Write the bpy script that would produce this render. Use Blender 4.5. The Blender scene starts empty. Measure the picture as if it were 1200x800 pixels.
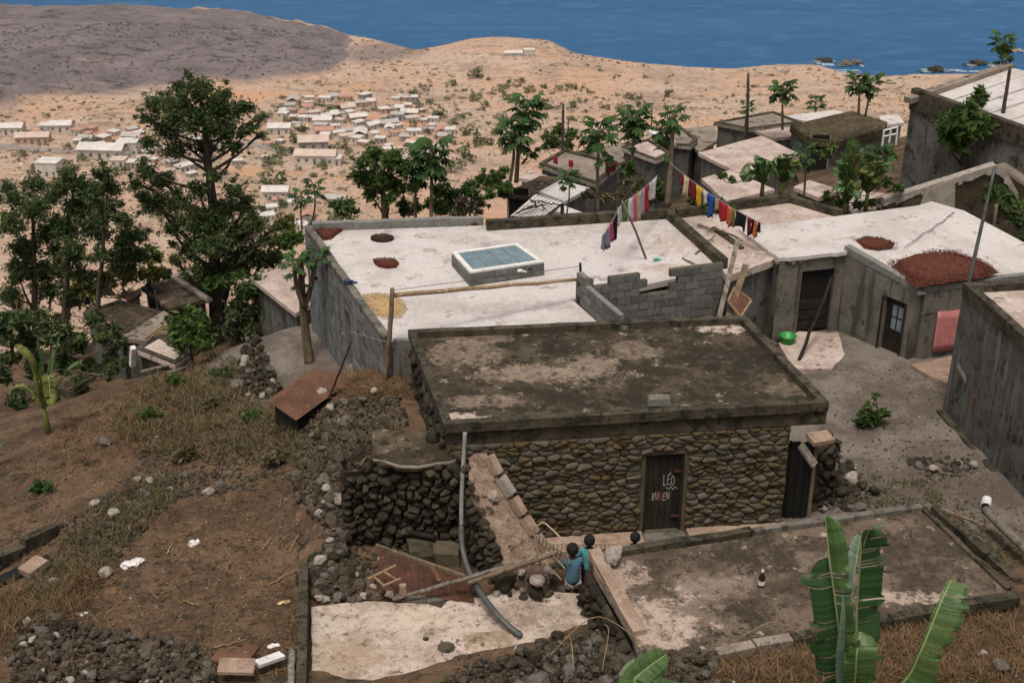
import bpy, math, random
import numpy as np
from mathutils import Vector, Matrix, noise as mnoise
sc = bpy.context.scene
COL = sc.collection
R = math.radians
rnd = random.Random(7)

# ---------------------------------------------------------------- camera, sky, sun, exposure
F, PITCH, H = 1482.0, R(25.6), 14.5
cd = bpy.data.cameras.new('camera'); cam = bpy.data.objects.new('camera', cd); COL.objects.link(cam)
cam.location = (0, 0, H); cam.rotation_euler = (math.pi / 2 - PITCH, 0, 0)
cd.sensor_width = 36; cd.lens = F / 1200 * 36; cd.clip_start = .5; cd.clip_end = 60000
cd.dof.use_dof = True; cd.dof.focus_distance = 23.5; cd.dof.aperture_fstop = 2.2
sc.camera = cam
SUN_EL, SUN_AZ = 69, 196           # high, behind the camera and a little to the left
w = bpy.data.worlds.new('World'); sc.world = w; w.use_nodes = True
nt = w.node_tree; nt.nodes.clear()
sky = nt.nodes.new('ShaderNodeTexSky'); sky.sky_type = 'NISHITA'; sky.sun_disc = False
sky.sun_elevation = R(SUN_EL); sky.sun_rotation = R(SUN_AZ); sky.dust_density = 4; sky.air_density = 1.0; sky.ozone_density = 1
hs = nt.nodes.new('ShaderNodeHueSaturation'); hs.inputs['Saturation'].default_value = .35
tint = nt.nodes.new('ShaderNodeMix'); tint.data_type = 'RGBA'; tint.blend_type = 'MULTIPLY'; tint.inputs[0].default_value = 1
tint.inputs[7].default_value = (1, .95, .88, 1)
bg = nt.nodes.new('ShaderNodeBackground'); bg.inputs[1].default_value = .12
wo = nt.nodes.new('ShaderNodeOutputWorld')
nt.links.new(sky.outputs[0], hs.inputs['Color']); nt.links.new(hs.outputs[0], tint.inputs[6])
nt.links.new(tint.outputs[2], bg.inputs[0]); nt.links.new(bg.outputs[0], wo.inputs[0])
sd = bpy.data.lights.new('sun', 'SUN'); sun = bpy.data.objects.new('sun', sd); COL.objects.link(sun)
sd.energy = 1.5; sd.angle = R(14); sd.color = (1, .93, .83)
az, el = R(SUN_AZ), R(SUN_EL)
sun_dir = Vector((math.sin(az) * math.cos(el), math.cos(az) * math.cos(el), math.sin(el)))
sun.rotation_euler = sun_dir.to_track_quat('Z', 'Y').to_euler(); sun.location = sun_dir * 200
sc.view_settings.view_transform = 'Standard'; sc.view_settings.look = 'None'
sc.view_settings.exposure = 0.3; sc.view_settings.gamma = 1

# ---------------------------------------------------------------- photograph pixel -> place
SP, CP = math.sin(PITCH), math.cos(PITCH)
def ray(px, py):
    u, v = (px - 600) / F, (400 - py) / F
    return Vector((u, CP + v * SP, -SP + v * CP))
def P(px, py, z):
    d = ray(px, py); t = (z - H) / d.z
    return Vector((d.x * t, d.y * t, z))
def Y(px, py, y):
    d = ray(px, py); t = y / d.y
    return Vector((d.x * t, y, H + d.z * t))
def zat(y, py):
    v = (400 - py) / F
    return H + y * (v * CP - SP) / (CP + v * SP)
def hit(px, py, a, b):              # ray meets the upright plane through a and b -> (distance along, z)
    d = ray(px, py); n = Vector((b.y - a.y, a.x - b.x, 0)); t = (a.x * n.x + a.y * n.y) / (d.x * n.x + d.y * n.y)
    q = d * t; e = Vector((b.x - a.x, b.y - a.y, 0)); e.normalize()
    return (q.x - a.x) * e.x + (q.y - a.y) * e.y, H + q.z

# ---------------------------------------------------------------- materials
MATS = {}
def base_nodes(name):
    m = bpy.data.materials.new(name); m.use_nodes = True; MATS[name] = m
    n = m.node_tree.nodes; l = m.node_tree.links
    return m, n, l, n['Principled BSDF']
def noise(n, l, vec, scale, detail=6, rough=.6, dist=0):
    t = n.new('ShaderNodeTexNoise'); t.inputs['Scale'].default_value = scale; t.inputs['Detail'].default_value = detail
    t.inputs['Roughness'].default_value = rough; t.inputs['Distortion'].default_value = dist
    l.new(vec, t.inputs['Vector']); return t.outputs['Fac']
def ramp(n, l, fac, lo, hi):
    r = n.new('ShaderNodeMapRange'); r.inputs[1].default_value = lo; r.inputs[2].default_value = hi
    r.interpolation_type = 'SMOOTHSTEP'; l.new(fac, r.inputs[0]); return r.outputs[0]
def mixc(n, l, fac, a, b, mode='MIX'):
    x = n.new('ShaderNodeMix'); x.data_type = 'RGBA'; x.blend_type = mode
    for s, v in ((0, fac), (6, a), (7, b)):
        if isinstance(v, (int, float)): x.inputs[s].default_value = v
        elif isinstance(v, tuple): x.inputs[s].default_value = (*v, 1)
        else: l.new(v, x.inputs[s])
    return x.outputs[2]
def mathn(n, l, op, a, b=None):
    x = n.new('ShaderNodeMath'); x.operation = op
    for s, v in ((0, a), (1, b)):
        if v is None: continue
        if isinstance(v, (int, float)): x.inputs[s].default_value = v
        else: l.new(v, x.inputs[s])
    return x.outputs[0]
def mapv(n, l, vec, sx, sy, sz):
    x = n.new('ShaderNodeMapping'); x.inputs['Scale'].default_value = (sx, sy, sz); l.new(vec, x.inputs[0]); return x.outputs[0]
def coords(n, l, rand=True, world=False):
    if world:
        return n.new('ShaderNodeNewGeometry').outputs['Position']
    tc = n.new('ShaderNodeTexCoord').outputs['Object']
    if not rand: return tc
    oi = n.new('ShaderNodeObjectInfo'); c = n.new('ShaderNodeVectorMath'); c.operation = 'ADD'
    k = mathn(n, l, 'MULTIPLY', oi.outputs['Random'], 37.0)
    l.new(tc, c.inputs[0]); l.new(k, c.inputs[1]); return c.outputs[0]
def M(name, c1, c2=None, s=2.0, lo=.35, hi=.65, c3=None, s3=5, lo3=.52, hi3=.6, c4=None, s4=9, lo4=.6, hi4=.66,
      streak=None, ss=3, slo=.5, shi=.65, rough=.9, spec=.25, bump=.35, bs=25, bd=.015, vary=0, isle=0, metal=0, grain=.25, trans=None, dist=0, spots=(), grit=None):
    m, n, l, b = base_nodes(name)
    v = coords(n, l)
    col = c1
    if c2: col = mixc(n, l, ramp(n, l, noise(n, l, v, s, 10, .72, dist), lo + .04, hi - .04), c1, c2)
    if c3: col = mixc(n, l, ramp(n, l, noise(n, l, v, s3, 10, .76, dist), lo3, (lo3 + hi3) / 2 + .012), col, c3)
    if c4: col = mixc(n, l, ramp(n, l, noise(n, l, v, s4, 10, .78, dist), lo4, (lo4 + hi4) / 2 + .01), col, c4)
    if spots:                        # blotches of their own shape, in metres from the thing's origin
        tc = n.new('ShaderNodeTexCoord').outputs['Object']; wob = noise(n, l, tc, 1.9, 12, .80)
        for cx, cy, rx, ry, sc_, amt in spots:
            mp = n.new('ShaderNodeMapping'); mp.vector_type = 'POINT'; mp.inputs['Location'].default_value = (-cx / rx, -cy / ry, 0); mp.inputs['Scale'].default_value = (1 / rx, 1 / ry, 0); l.new(tc, mp.inputs[0])
            ln = n.new('ShaderNodeVectorMath'); ln.operation = 'LENGTH'; l.new(mp.outputs[0], ln.inputs[0])
            dd = mathn(n, l, 'ADD', ln.outputs['Value'], mathn(n, l, 'MULTIPLY', mathn(n, l, 'SUBTRACT', wob, .5), 4.6))
            k = mathn(n, l, 'MULTIPLY', mathn(n, l, 'SUBTRACT', 1.0, ramp(n, l, dd, .74, 1.0)), mathn(n, l, 'MULTIPLY', ramp(n, l, noise(n, l, tc, 5, 11, .82), .40, .52), amt))
            col = mixc(n, l, k, col, sc_)
    if streak: col = mixc(n, l, ramp(n, l, noise(n, l, mapv(n, l, v, 1, 1, .08), ss, 5, .6), slo, shi), col, streak)
    if grit is None: grit = .6 if (bump and bump >= .3 and not trans) else 0
    if grit:
        col = mixc(n, l, mathn(n, l, 'MULTIPLY', ramp(n, l, noise(n, l, v, 7, 9, .82), .545, .60), grit), col, mixc(n, l, 1.0, col, (.42, .42, .40), 'MULTIPLY'))
        col = mixc(n, l, mathn(n, l, 'MULTIPLY', ramp(n, l, noise(n, l, mapv(n, l, v, 1.13, .94, 1.07), 9, 9, .82), .56, .61), grit), col, mixc(n, l, 1.0, col, (1.6, 1.55, 1.5), 'MULTIPLY'))
    if grain:
        g = ramp(n, l, noise(n, l, v, 60, 3, .7), .25, .75)
        g2 = mathn(n, l, 'ADD', mathn(n, l, 'MULTIPLY', g, grain * 2), 1 - grain)
        cc = n.new('ShaderNodeCombineColor')
        for i in range(3): l.new(g2, cc.inputs[i])
        col = mixc(n, l, 1.0, col, cc.outputs[0], 'MULTIPLY')
    if vary or isle:
        src = n.new('ShaderNodeObjectInfo').outputs['Random'] if vary else n.new('ShaderNodeNewGeometry').outputs['Random Per Island']
        a = vary or isle
        g2 = mathn(n, l, 'ADD', mathn(n, l, 'MULTIPLY', src, a * 2), 1 - a)
        cc = n.new('ShaderNodeCombineColor')
        for i in range(3): l.new(g2, cc.inputs[i])
        col = mixc(n, l, 1.0, col, cc.outputs[0], 'MULTIPLY')
    if isinstance(col, tuple): b.inputs['Base Color'].default_value = (*col, 1)
    else: l.new(col, b.inputs['Base Color'])
    b.inputs['Roughness'].default_value = rough; b.inputs['Specular IOR Level'].default_value = spec; b.inputs['Metallic'].default_value = metal
    if bump:
        bn = n.new('ShaderNodeBump'); bn.inputs['Strength'].default_value = bump; bn.inputs['Distance'].default_value = bd
        l.new(noise(n, l, v, bs, 6, .65), bn.inputs['Height']); l.new(bn.outputs[0], b.inputs['Normal'])
    if trans:
        tr = n.new('ShaderNodeBsdfTranslucent'); mx = n.new('ShaderNodeMixShader'); mx.inputs[0].default_value = trans
        if isinstance(col, tuple): tr.inputs[0].default_value = (*col, 1)
        else: l.new(col, tr.inputs[0])
        l.new(b.outputs[0], mx.inputs[1]); l.new(tr.outputs[0], mx.inputs[2]); l.new(mx.outputs[0], n['Material Output'].inputs[0])
    return m
moss = M('mossy_concrete', (0.047, 0.039, 0.027), (0.085, 0.070, 0.049), 1.6, .35, .65, (0.021, 0.020, 0.012), 3, .5, .62, (0.187, 0.162, 0.128), 6, .66, .72, bump=.5)
roof_dark = M('weathered_roof', (.042, .031, .019), (.105, .078, .053), 1.1, .38, .62, (.33, .26, .205), 2.2, .585, .67, (.024, .021, .012), 3.6, .52, .62, bump=.5, bs=18)
roof_white = M('limewashed_roof', (.54, .50, .488), (.45, .41, .395), .7, .4, .65, (.31, .275, .26), 1.8, .565, .62, (.50, .39, .34), 3, .6, .68, grit=.28, bump=.2)
roof_pink = M('dusty_roof', (.50, .41, .365), (.36, .28, .24), 1.0, .35, .65, (.17, .125, .095), 2.6, .56, .68, (.62, .54, .49), 5, .6, .66)
roof_mid = M('grey_brown_roof', (.20, .165, .135), (.30, .25, .21), 1.2, .35, .65, (.085, .066, .048), 2.4, .52, .64, bump=.4)
roof_mossy = M('brown_mossy_roof', (.06, .045, .025), (.10, .078, .045), 1.5, .35, .65, (.035, .026, .014), 5, .5, .6, (.22, .19, .15), 7, .68, .73, bump=.8, bs=12, bd=.05)
slab_right = M('stained_slab', (.075, .055, .04), (.16, .12, .092), .9, .38, .62, (.45, .36, .30), 1.1, .56, .68, (.038, .030, .02), 4.5, .56, .62, bump=.5)
slab_left = M('pale_slab', (.50, .385, .295), (.40, .30, .225), 1.2, .4, .65, (.16, .115, .08), 3.2, .60, .70, (.20, .13, .085), 8, .62, .68, bump=.5)
slab_patch = M('patch_slab', (.46, .36, .275), (.28, .205, .15), 2.2, .4, .6, (.15, .11, .08), 5, .55, .62, bump=.5)
plaster = M('pinkish_plaster', (0.360, 0.261, 0.203), (0.270, 0.189, 0.140), 2, .4, .6, (0.126, 0.090, 0.063), 5, .6, .7, bump=.5)
cement = M('grey_cement', (0.129, 0.118, 0.099), (0.179, 0.163, 0.141), 1.3, .35, .65, (0.057, 0.052, 0.040), 2, .55, .66, streak=(0.068, 0.065, 0.052), ss=4, bump=.35)
cement_d = M('dark_cement', (0.082, 0.078, 0.070), (0.129, 0.125, 0.113), 1.5, .35, .65, (0.035, 0.035, 0.027), 2.2, .54, .64, streak=(0.164, 0.160, 0.152), ss=5, slo=.54, shi=.64, bump=.4)
cinder = M('cinder_block', (0.126, 0.126, 0.117), (0.171, 0.168, 0.158), 4, .3, .7, (0.077, 0.077, 0.068), 9, .55, .65, vary=.22, bump=.5, bs=60)
cinder_face = M('cinder_blockwork', (.15, .155, .155), (.20, .2, .2), 2, .3, .7, (.085, .085, .08), 3, .52, .66, streak=(.10, .10, .098), ss=4, isle=.2, bump=.5, bs=60)
mortar = M('mortar', (.082, .066, .044), (.112, .092, .063), 5, bump=.6)
mortar_g = M('grey_mortar', (.16, .155, .145), (.21, .205, .195), 5, bump=.4)
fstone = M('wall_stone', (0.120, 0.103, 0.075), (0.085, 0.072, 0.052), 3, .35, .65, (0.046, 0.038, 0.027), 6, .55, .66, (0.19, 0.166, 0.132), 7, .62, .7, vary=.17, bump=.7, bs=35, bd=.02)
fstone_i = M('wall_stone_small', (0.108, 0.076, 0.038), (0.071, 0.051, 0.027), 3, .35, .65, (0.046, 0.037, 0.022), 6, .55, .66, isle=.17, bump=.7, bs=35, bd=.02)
dstone = M('dark_and_shaded_stone', (0.052, 0.042, 0.029), (0.028, 0.023, 0.015), 3, .35, .65, (0.101, 0.078, 0.052), 6, .6, .68, vary=.45, bump=.7, bs=30, bd=.02)  # very low tone puts shade into the masonry colour; dark boulders share it
dstone_i = M('dark_and_shaded_stone_small', (0.052, 0.042, 0.029), (0.028, 0.023, 0.015), 3, .35, .65, (0.101, 0.078, 0.052), 6, .6, .68, isle=.45, bump=.7, bs=30, bd=.02)
rock_m = M('rubble_rock', (0.061, 0.048, 0.034), (0.094, 0.073, 0.051), 2, .35, .65, (0.033, 0.028, 0.020), 5, .52, .6, vary=.5, bump=.8, bs=22, bd=.03)
rock_i = M('rubble_small', (0.064, 0.051, 0.037), (0.102, 0.078, 0.056), 2, .35, .65, (0.036, 0.031, 0.022), 5, .52, .6, isle=.5, bump=.8, bs=22, bd=.03)
rock_pale = M('pale_stone', (0.354, 0.310, 0.273), (0.251, 0.214, 0.184), 4, .35, .65, (0.133, 0.103, 0.081), 6, .6, .7, bump=.5)
rock_grey = M('grey_boulder', (.115, .105, .09), (.16, .145, .125), 4, .35, .65, (.06, .054, .044), 6, .55, .66, bump=.8, bs=20, bd=.03)
wood_d = M('dark_wood', (0.017, 0.013, 0.010), (0.029, 0.022, 0.016), 2, streak=(0.045, 0.036, 0.027), ss=14, slo=.55, shi=.7, vary=.25, bump=.4)
wood = M('weathered_wood', (.15, .105, .068), (.21, .155, .105), 3, streak=(.085, .058, .036), ss=10, vary=.2, bump=.4)
wood_g = M('grey_wood', (.16, .14, .115), (.235, .205, .17), 3, streak=(.09, .075, .06), ss=12, vary=.2, bump=.4)
bamboo = M('bamboo', (.28, .19, .105), (.20, .13, .07), 3, c3=(.36, .28, .18), s3=6, rough=.6, vary=.15)
rust = M('rusty_sheet', (.165, .082, .05), (.105, .052, .034), 2, .35, .65, (.25, .155, .10), 4, .58, .68, (.06, .032, .02), 7, .6, .68, rough=.75, bump=.3)
rust_d = M('dark_rust', (.085, .035, .02), (.05, .023, .014), 3, .35, .65, (.14, .06, .03), 4, .58, .68, rough=.75)
metal = M('pale_metal', (.42, .36, .25), (.30, .24, .15), 8, rough=.5, spec=.5, grain=.1)
hose = M('grey_pipe', (.24, .24, .235), (.17, .17, .165), 3, rough=.5, spec=.5, grain=.1)
hose_d = M('dark_pipe', (.05, .052, .05), (.08, .08, .075), 3, rough=.5, spec=.5, grain=.1)
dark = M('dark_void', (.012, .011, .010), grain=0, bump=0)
green_plastic = M('green_plastic', (.02, .25, .045), rough=.45, spec=.5, grain=.05, bump=0)
blue_plastic = M('blue_plastic', (.02, .03, .09), (.03, .045, .13), 6, rough=.5, grain=.1)
teal_plastic = M('teal_plastic', (.12, .42, .36), (.2, .5, .44), 8, rough=.6, grain=.1)
white_plastic = M('white_plastic', (.75, .73, .72), (.6, .58, .57), 6, rough=.6, grain=.08)
white_paint = M('white_paint', (.72, .71, .69), (.6, .59, .57), 3, c3=(.4, .38, .35), s3=5, lo3=.6, hi3=.7, grain=.12)
pane_m = M('skylight_glass', (.10, .16, .20), (.16, .22, .26), 2.5, rough=.12, spec=.6, grain=.05, bump=.05)
bean_red = M('red_beans', (.115, .033, .018), (.07, .02, .012), 6, .3, .7, isle=.45, rough=.7)
bean_dark = M('dark_beans', (.05, .028, .016), (.03, .017, .01), 6, .3, .7, isle=.4, rough=.7)
corn = M('corn_grain', (.50, .36, .19), (.40, .27, .13), 6, .3, .7, isle=.35, rough=.7)
pinkcloth = M('pink_cloth', (.56, .22, .215), (.47, .17, .17), 4, grain=.12)
straw = M('dry_straw', (.185, .115, .06), (.105, .066, .036), 3, isle=.45, bump=0)
weed = M('dry_weed', (.075, .07, .03), (.13, .10, .05), 3, isle=.5, bump=0)
leaf_dark = M('tree_leaf', (.054, .085, .031), (.088, .118, .042), .9, .35, .65, isle=.5, rough=.6, bump=0, grain=0, trans=.3)
leaf_mid = M('bush_leaf', (.045, .085, .02), (.08, .125, .03), 1.2, .35, .65, isle=.45, rough=.55, bump=0, grain=0, trans=.2)
leaf_yel = M('yellow_leaf', (.12, .14, .03), (.17, .17, .045), 1.2, isle=.4, rough=.6, bump=0, grain=0, trans=.2)
leaf_dusty = M('dusty_leaf', (.10, .12, .055), (.16, .165, .085), .3, isle=.35, vary=0, rough=.8, bump=0, grain=0)
leaf_papaya = M('papaya_leaf', (.026, .068, .016), (.045, .09, .022), 2, vary=.35, rough=.5, bump=0, grain=0, trans=.2)
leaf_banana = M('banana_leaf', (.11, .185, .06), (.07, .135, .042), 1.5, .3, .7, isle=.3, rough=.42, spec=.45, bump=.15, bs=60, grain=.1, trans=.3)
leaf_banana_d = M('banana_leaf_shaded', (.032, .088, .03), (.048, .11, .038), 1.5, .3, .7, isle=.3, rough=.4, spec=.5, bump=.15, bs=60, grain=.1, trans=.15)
leaf_banana_p = M('banana_leaf_underside', (.20, .29, .22), (.14, .22, .15), 2, .3, .7, isle=.15, rough=.5, bump=.1, grain=.1, trans=.2)
midrib_m = M('leaf_midrib', (.32, .38, .16), (.24, .32, .11), 2, rough=.5, grain=.05, bump=0)
leaf_dry = M('dry_banana_leaf', (.30, .17, .06), (.2, .11, .04), 3, isle=.3, bump=0)
bark = M('bark', (.06, .047, .036), (.10, .08, .06), 3, streak=(.035, .027, .02), ss=8, bump=.8, bs=20, bd=.03)
trunk_pale = M('papaya_trunk', (.20, .155, .105), (.135, .10, .068), 4, streak=(.1, .075, .05), ss=6, bump=.5)
pole_m = M('utility_pole', (.055, .045, .036), (.085, .07, .055), 2, streak=(.04, .033, .026), ss=10)
skin = M('dark_skin', (.035, .019, .012), (.045, .025, .016), 8, rough=.55, grain=0, bump=0)
hair = M('black_hair', (.010, .008, .007), (.016, .013, .011), 30, rough=.8, grain=.3, bump=.8, bs=80)
def cloth(name, c): return M(name, c, tuple(k * .72 for k in c), 5, grain=.12, bump=.2, bs=14, trans=.12)
# ---------------------------------------------------------------- mesh helpers
def tag(o, label=None, cat=None, group=None, kind=None):
    if label: o['label'] = label
    if cat: o['category'] = cat
    if group: o['group'] = group
    if kind: o['kind'] = kind
    return o
def thing(name, label, cat, loc=(0, 0, 0), group=None):
    o = bpy.data.objects.new(name, None); o.empty_display_size = .3; COL.objects.link(o); o.location = loc
    return tag(o, label, cat, group)
LOC = {}
def origin(p):
    q = Vector((0, 0, 0))
    while p is not None: q = q + Vector(p.location); p = p.parent
    return q
def link(name, me, parent=None, loc=(0, 0, 0), rot=None, scale=None):
    o = bpy.data.objects.new(name, me); COL.objects.link(o); o.location = loc
    if rot is not None: o.rotation_euler = rot
    if scale is not None: o.scale = scale
    if parent is not None: o.parent = parent
    return o
class MB:
    def __init__(s): s.v = []; s.f = []
    def add(s, vs, fs):
        k = len(s.v); s.v += [Vector(q) for q in vs]; s.f += [tuple(i + k for i in f) for f in fs]; return s
    def quad(s, a, b, c, d): return s.add([a, b, c, d], [(0, 1, 2, 3)])
    def prism(s, bot, top):
        n = len(bot)
        return s.add(list(bot) + list(top), [tuple(range(n - 1, -1, -1)), tuple(range(n, 2 * n))] + [(i, (i + 1) % n, n + (i + 1) % n, n + i) for i in range(n)])
    def box(s, c, sx, sy, sz, rz=0, rx=0, ry=0):
        m = Matrix.Translation(c) @ Matrix.Rotation(rz, 4, 'Z') @ Matrix.Rotation(rx, 4, 'X') @ Matrix.Rotation(ry, 4, 'Y')
        q = [m @ Vector((x * sx / 2, y * sy / 2, z * sz / 2)) for z in (-1, 1) for x, y in ((-1, -1), (1, -1), (1, 1), (-1, 1))]
        return s.prism(q[:4], q[4:])
    def beam(s, a, b, wd, ht, up=(0, 0, 1)):
        a, b = Vector(a), Vector(b); d = (b - a).normalized(); x = d.cross(Vector(up))
        if x.length < 1e-4: x = d.cross(Vector((1, 0, 0)))
        x.normalize(); y = x.cross(d)
        q = [(-1, -1), (1, -1), (1, 1), (-1, 1)]
        return s.prism([a + x * i * wd / 2 + y * j * ht / 2 for i, j in q], [b + x * i * wd / 2 + y * j * ht / 2 for i, j in q])
    def tube(s, pts, rad, n=8, closed=False):
        pts = [Vector(p) for p in pts]; m = len(pts)
        rs = rad if isinstance(rad, (list, tuple)) else [rad] * m
        k = len(s.v); ref = Vector((.31, .17, .93))
        for i, p in enumerate(pts):
            a = pts[max(i - 1, 0)]; b = pts[min(i + 1, m - 1)]
            d = (b - a).normalized(); x = d.cross(ref)
            if x.length < .05: x = d.cross(Vector((1, 0, 0)))
            x.normalize(); y = d.cross(x)
            for j in range(n):
                t = 2 * math.pi * j / n; s.v.append(p + (x * math.cos(t) + y * math.sin(t)) * rs[i])
        for i in range(m - 1):
            for j in range(n):
                s.f.append((k + i * n + j, k + i * n + (j + 1) % n, k + (i + 1) * n + (j + 1) % n, k + (i + 1) * n + j))
        s.f.append(tuple(k + j for j in range(n - 1, -1, -1))); s.f.append(tuple(k + (m - 1) * n + j for j in range(n)))
        return s
    def lathe(s, c, prof, n=14):
        k = len(s.v); c = Vector(c)
        for r, z in prof:
            for j in range(n):
                t = 2 * math.pi * j / n; s.v.append(c + Vector((r * math.cos(t), r * math.sin(t), z)))
        for i in range(len(prof) - 1):
            for j in range(n): s.f.append((k + i * n + j, k + i * n + (j + 1) % n, k + (i + 1) * n + (j + 1) % n, k + (i + 1) * n + j))
        s.f.append(tuple(k + j for j in range(n - 1, -1, -1))); s.f.append(tuple(k + (len(prof) - 1) * n + j for j in range(n)))
        return s
    def mesh(s, name, mat, off=Vector((0, 0, 0)), smooth=False):
        me = bpy.data.meshes.new(name); me.from_pydata([tuple(q - off) for q in s.v], [], s.f); me.materials.append(mat)
        if smooth: me.polygons.foreach_set('use_smooth', [True] * len(me.polygons))
        me.update(); return me
    def build(s, name, mat, parent=None, smooth=False, label=None):
        if parent is not None: o = link(name, s.mesh(name, mat, origin(parent), smooth), parent)
        else:
            c = sum(s.v, Vector()) / len(s.v); c.z = min(q.z for q in s.v)
            o = link(name, s.mesh(name, mat, c, smooth), None, c)
        if label: o['label'] = label
        return o
def npmesh(name, V, Fc, mat):          # fast numpy mesh; Fc (n,3) or (n,4)
    me = bpy.data.meshes.new(name); n, k = Fc.shape
    me.vertices.add(len(V)); me.vertices.foreach_set('co', np.asarray(V, np.float32).ravel())
    me.loops.add(n * k); me.loops.foreach_set('vertex_index', Fc.astype(np.int32).ravel())
    me.polygons.add(n); me.polygons.foreach_set('loop_start', np.arange(0, n * k, k, dtype=np.int32))
    me.polygons.foreach_set('use_smooth', np.zeros(n, bool)); me.update(calc_edges=True); me.materials.append(mat); return me
def bumpy(poly, step, amp, seed=0):    # an outline with a worn, uneven edge
    r = random.Random(seed); out = []
    for i, a in enumerate(poly):
        b = poly[(i + 1) % len(poly)]; L = (b - a).length; k = max(1, int(L / step))
        for j in range(k):
            q = a.lerp(b, j / k)
            if j: q = q + Vector((r.uniform(-amp, amp), r.uniform(-amp, amp), 0))
            out.append(q)
    return out
def inset(poly, t):
    n = len(poly); out = []
    ar = sum(poly[i].x * poly[(i + 1) % n].y - poly[(i + 1) % n].x * poly[i].y for i in range(n)); sg = 1 if ar > 0 else -1
    for i in range(n):
        a, b, c = poly[i - 1], poly[i], poly[(i + 1) % n]
        e1 = Vector((b.x - a.x, b.y - a.y)).normalized(); e2 = Vector((c.x - b.x, c.y - b.y)).normalized()
        n1 = Vector((-e1.y, e1.x)) * sg; n2 = Vector((-e2.y, e2.x)) * sg
        k = (n1 + n2) / max(.25, 1 + n1.dot(n2)); out.append(Vector((b.x + k.x * t, b.y + k.y * t, b.z)))
    return out
def ring(mb, poly, t, z0, z1):         # wall or kerb along an outline, z given or offset lists
    n = len(poly); inn = inset(poly, t)
    a = [Vector((q.x, q.y, z0[i] if isinstance(z0, list) else z0)) for i, q in enumerate(poly)]
    b = [Vector((q.x, q.y, z1[i] if isinstance(z1, list) else z1)) for i, q in enumerate(poly)]
    c = [Vector((q.x, q.y, a[i].z)) for i, q in enumerate(inn)]; d = [Vector((q.x, q.y, b[i].z)) for i, q in enumerate(inn)]
    fs = []
    for i in range(n):
        j = (i + 1) % n
        fs += [(i, j, n + j, n + i), (2 * n + j, 2 * n + i, 3 * n + i, 3 * n + j), (n + i, n + j, 3 * n + j, 3 * n + i), (j, i, 2 * n + i, 2 * n + j)]
    return mb.add(a + b + c + d, fs)
def panel(mb, a, b, z0, ta, tb, th, holes=()):   # upright wall a->b, top height ta..tb, thickness towards left of a->b; holes (u0,u1,v0,v1)
    a = Vector((a.x, a.y, 0)); b = Vector((b.x, b.y, 0)); L = (b - a).length; e = (b - a) / L; nn = Vector((-e.y, e.x, 0))
    us = sorted({0, L} | {h[0] for h in holes} | {h[1] for h in holes}); vs = sorted({z0} | {h[2] for h in holes if h[2] > z0} | {h[3] for h in holes}) + [None]
    pt = lambda u, v, o: a + e * u + nn * o + Vector((0, 0, ta + (tb - ta) * u / L if v is None else v))
    isin = lambda u, v: any(h[0] <= u <= h[1] and h[2] <= v <= h[3] for h in holes)
    for i in range(len(us) - 1):
        for j in range(len(vs) - 1):
            v1 = vs[j + 1]; vm = (vs[j] + (min(ta, tb) if v1 is None else v1)) / 2
            if isin((us[i] + us[i + 1]) / 2, vm): continue
            mb.prism([pt(us[i], vs[j], 0), pt(us[i + 1], vs[j], 0), pt(us[i + 1], vs[j], th), pt(us[i], vs[j], th)],
                     [pt(us[i], v1, 0), pt(us[i + 1], v1, 0), pt(us[i + 1], v1, th), pt(us[i], v1, th)])
    return mb
def cap(mb, poly, th):                 # a slab whose top is poly
    return mb.prism([q - Vector((0, 0, th)) for q in poly], poly)
# rocks shared by every heap
def ico(sub):
    bm = __import__('bmesh').new(); __import__('bmesh').ops.create_icosphere(bm, subdivisions=sub, radius=.5)
    V = np.array([q.co[:] for q in bm.verts]); Fc = np.array([[q.index for q in f.verts] for f in bm.faces]); bm.free(); return V, Fc
def rock_shape(V, seed):
    r = np.random.RandomState(seed); V = V.copy(); d = V / np.linalg.norm(V, axis=1)[:, None]; s = np.ones(len(V)) * .5
    for k in range(13):
        nn = r.normal(size=3); nn /= np.linalg.norm(nn); h = r.uniform(.25, .44); t = d @ nn
        s = np.where(t * s > h, h / np.maximum(t, .1), s)
    return d * (s * r.uniform(.9, 1.08, len(V)))[:, None]
ICO1, ICO1F = ico(1); ICO2, ICO2F = ico(2)
ROCKV = [rock_shape(ICO2, i) for i in range(10)]
def rock_set(mat): return [npmesh('rock', v, ICO2F, mat) for v in ROCKV]
ROCKS = rock_set(rock_m); ROCKS_P = rock_set(rock_pale); ROCKS_G = rock_set(rock_grey); ROCKS_D = rock_set(dstone)
SMALLV = [rock_shape(ICO1, 50 + i) for i in range(8)]
def rotm(r):
    a, b, c = r.uniform(0, 6.28, 3) * np.array([1, .35, .35])
    ca, sa, cb, sb, cc, sn = math.cos(a), math.sin(a), math.cos(b), math.sin(b), math.cos(c), math.sin(c)
    return np.array([[ca, -sa, 0], [sa, ca, 0], [0, 0, 1]]) @ np.array([[cb, 0, sb], [0, 1, 0], [-sb, 0, cb]]) @ np.array([[1, 0, 0], [0, cc, -sn], [0, sn, cc]])
def bulk_rocks(name, items, mat, parent=None, seed=1):   # items (x,y,z,size): many small stones joined
    r = np.random.RandomState(seed); Vs = []; Fs = []; k = 0; off = np.array(origin(parent)) if parent else 0
    for x, y, z, s in items:
        v = SMALLV[r.randint(8)] @ rotm(r).T * (s * r.uniform(.7, 1.3, 3) * np.array([1, 1, .75])) + np.array([x, y, z]) - off
        Vs.append(v); Fs.append(ICO1F + k); k += len(v)
    return link(name, npmesh(name, np.concatenate(Vs), np.concatenate(Fs), mat), parent)
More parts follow.
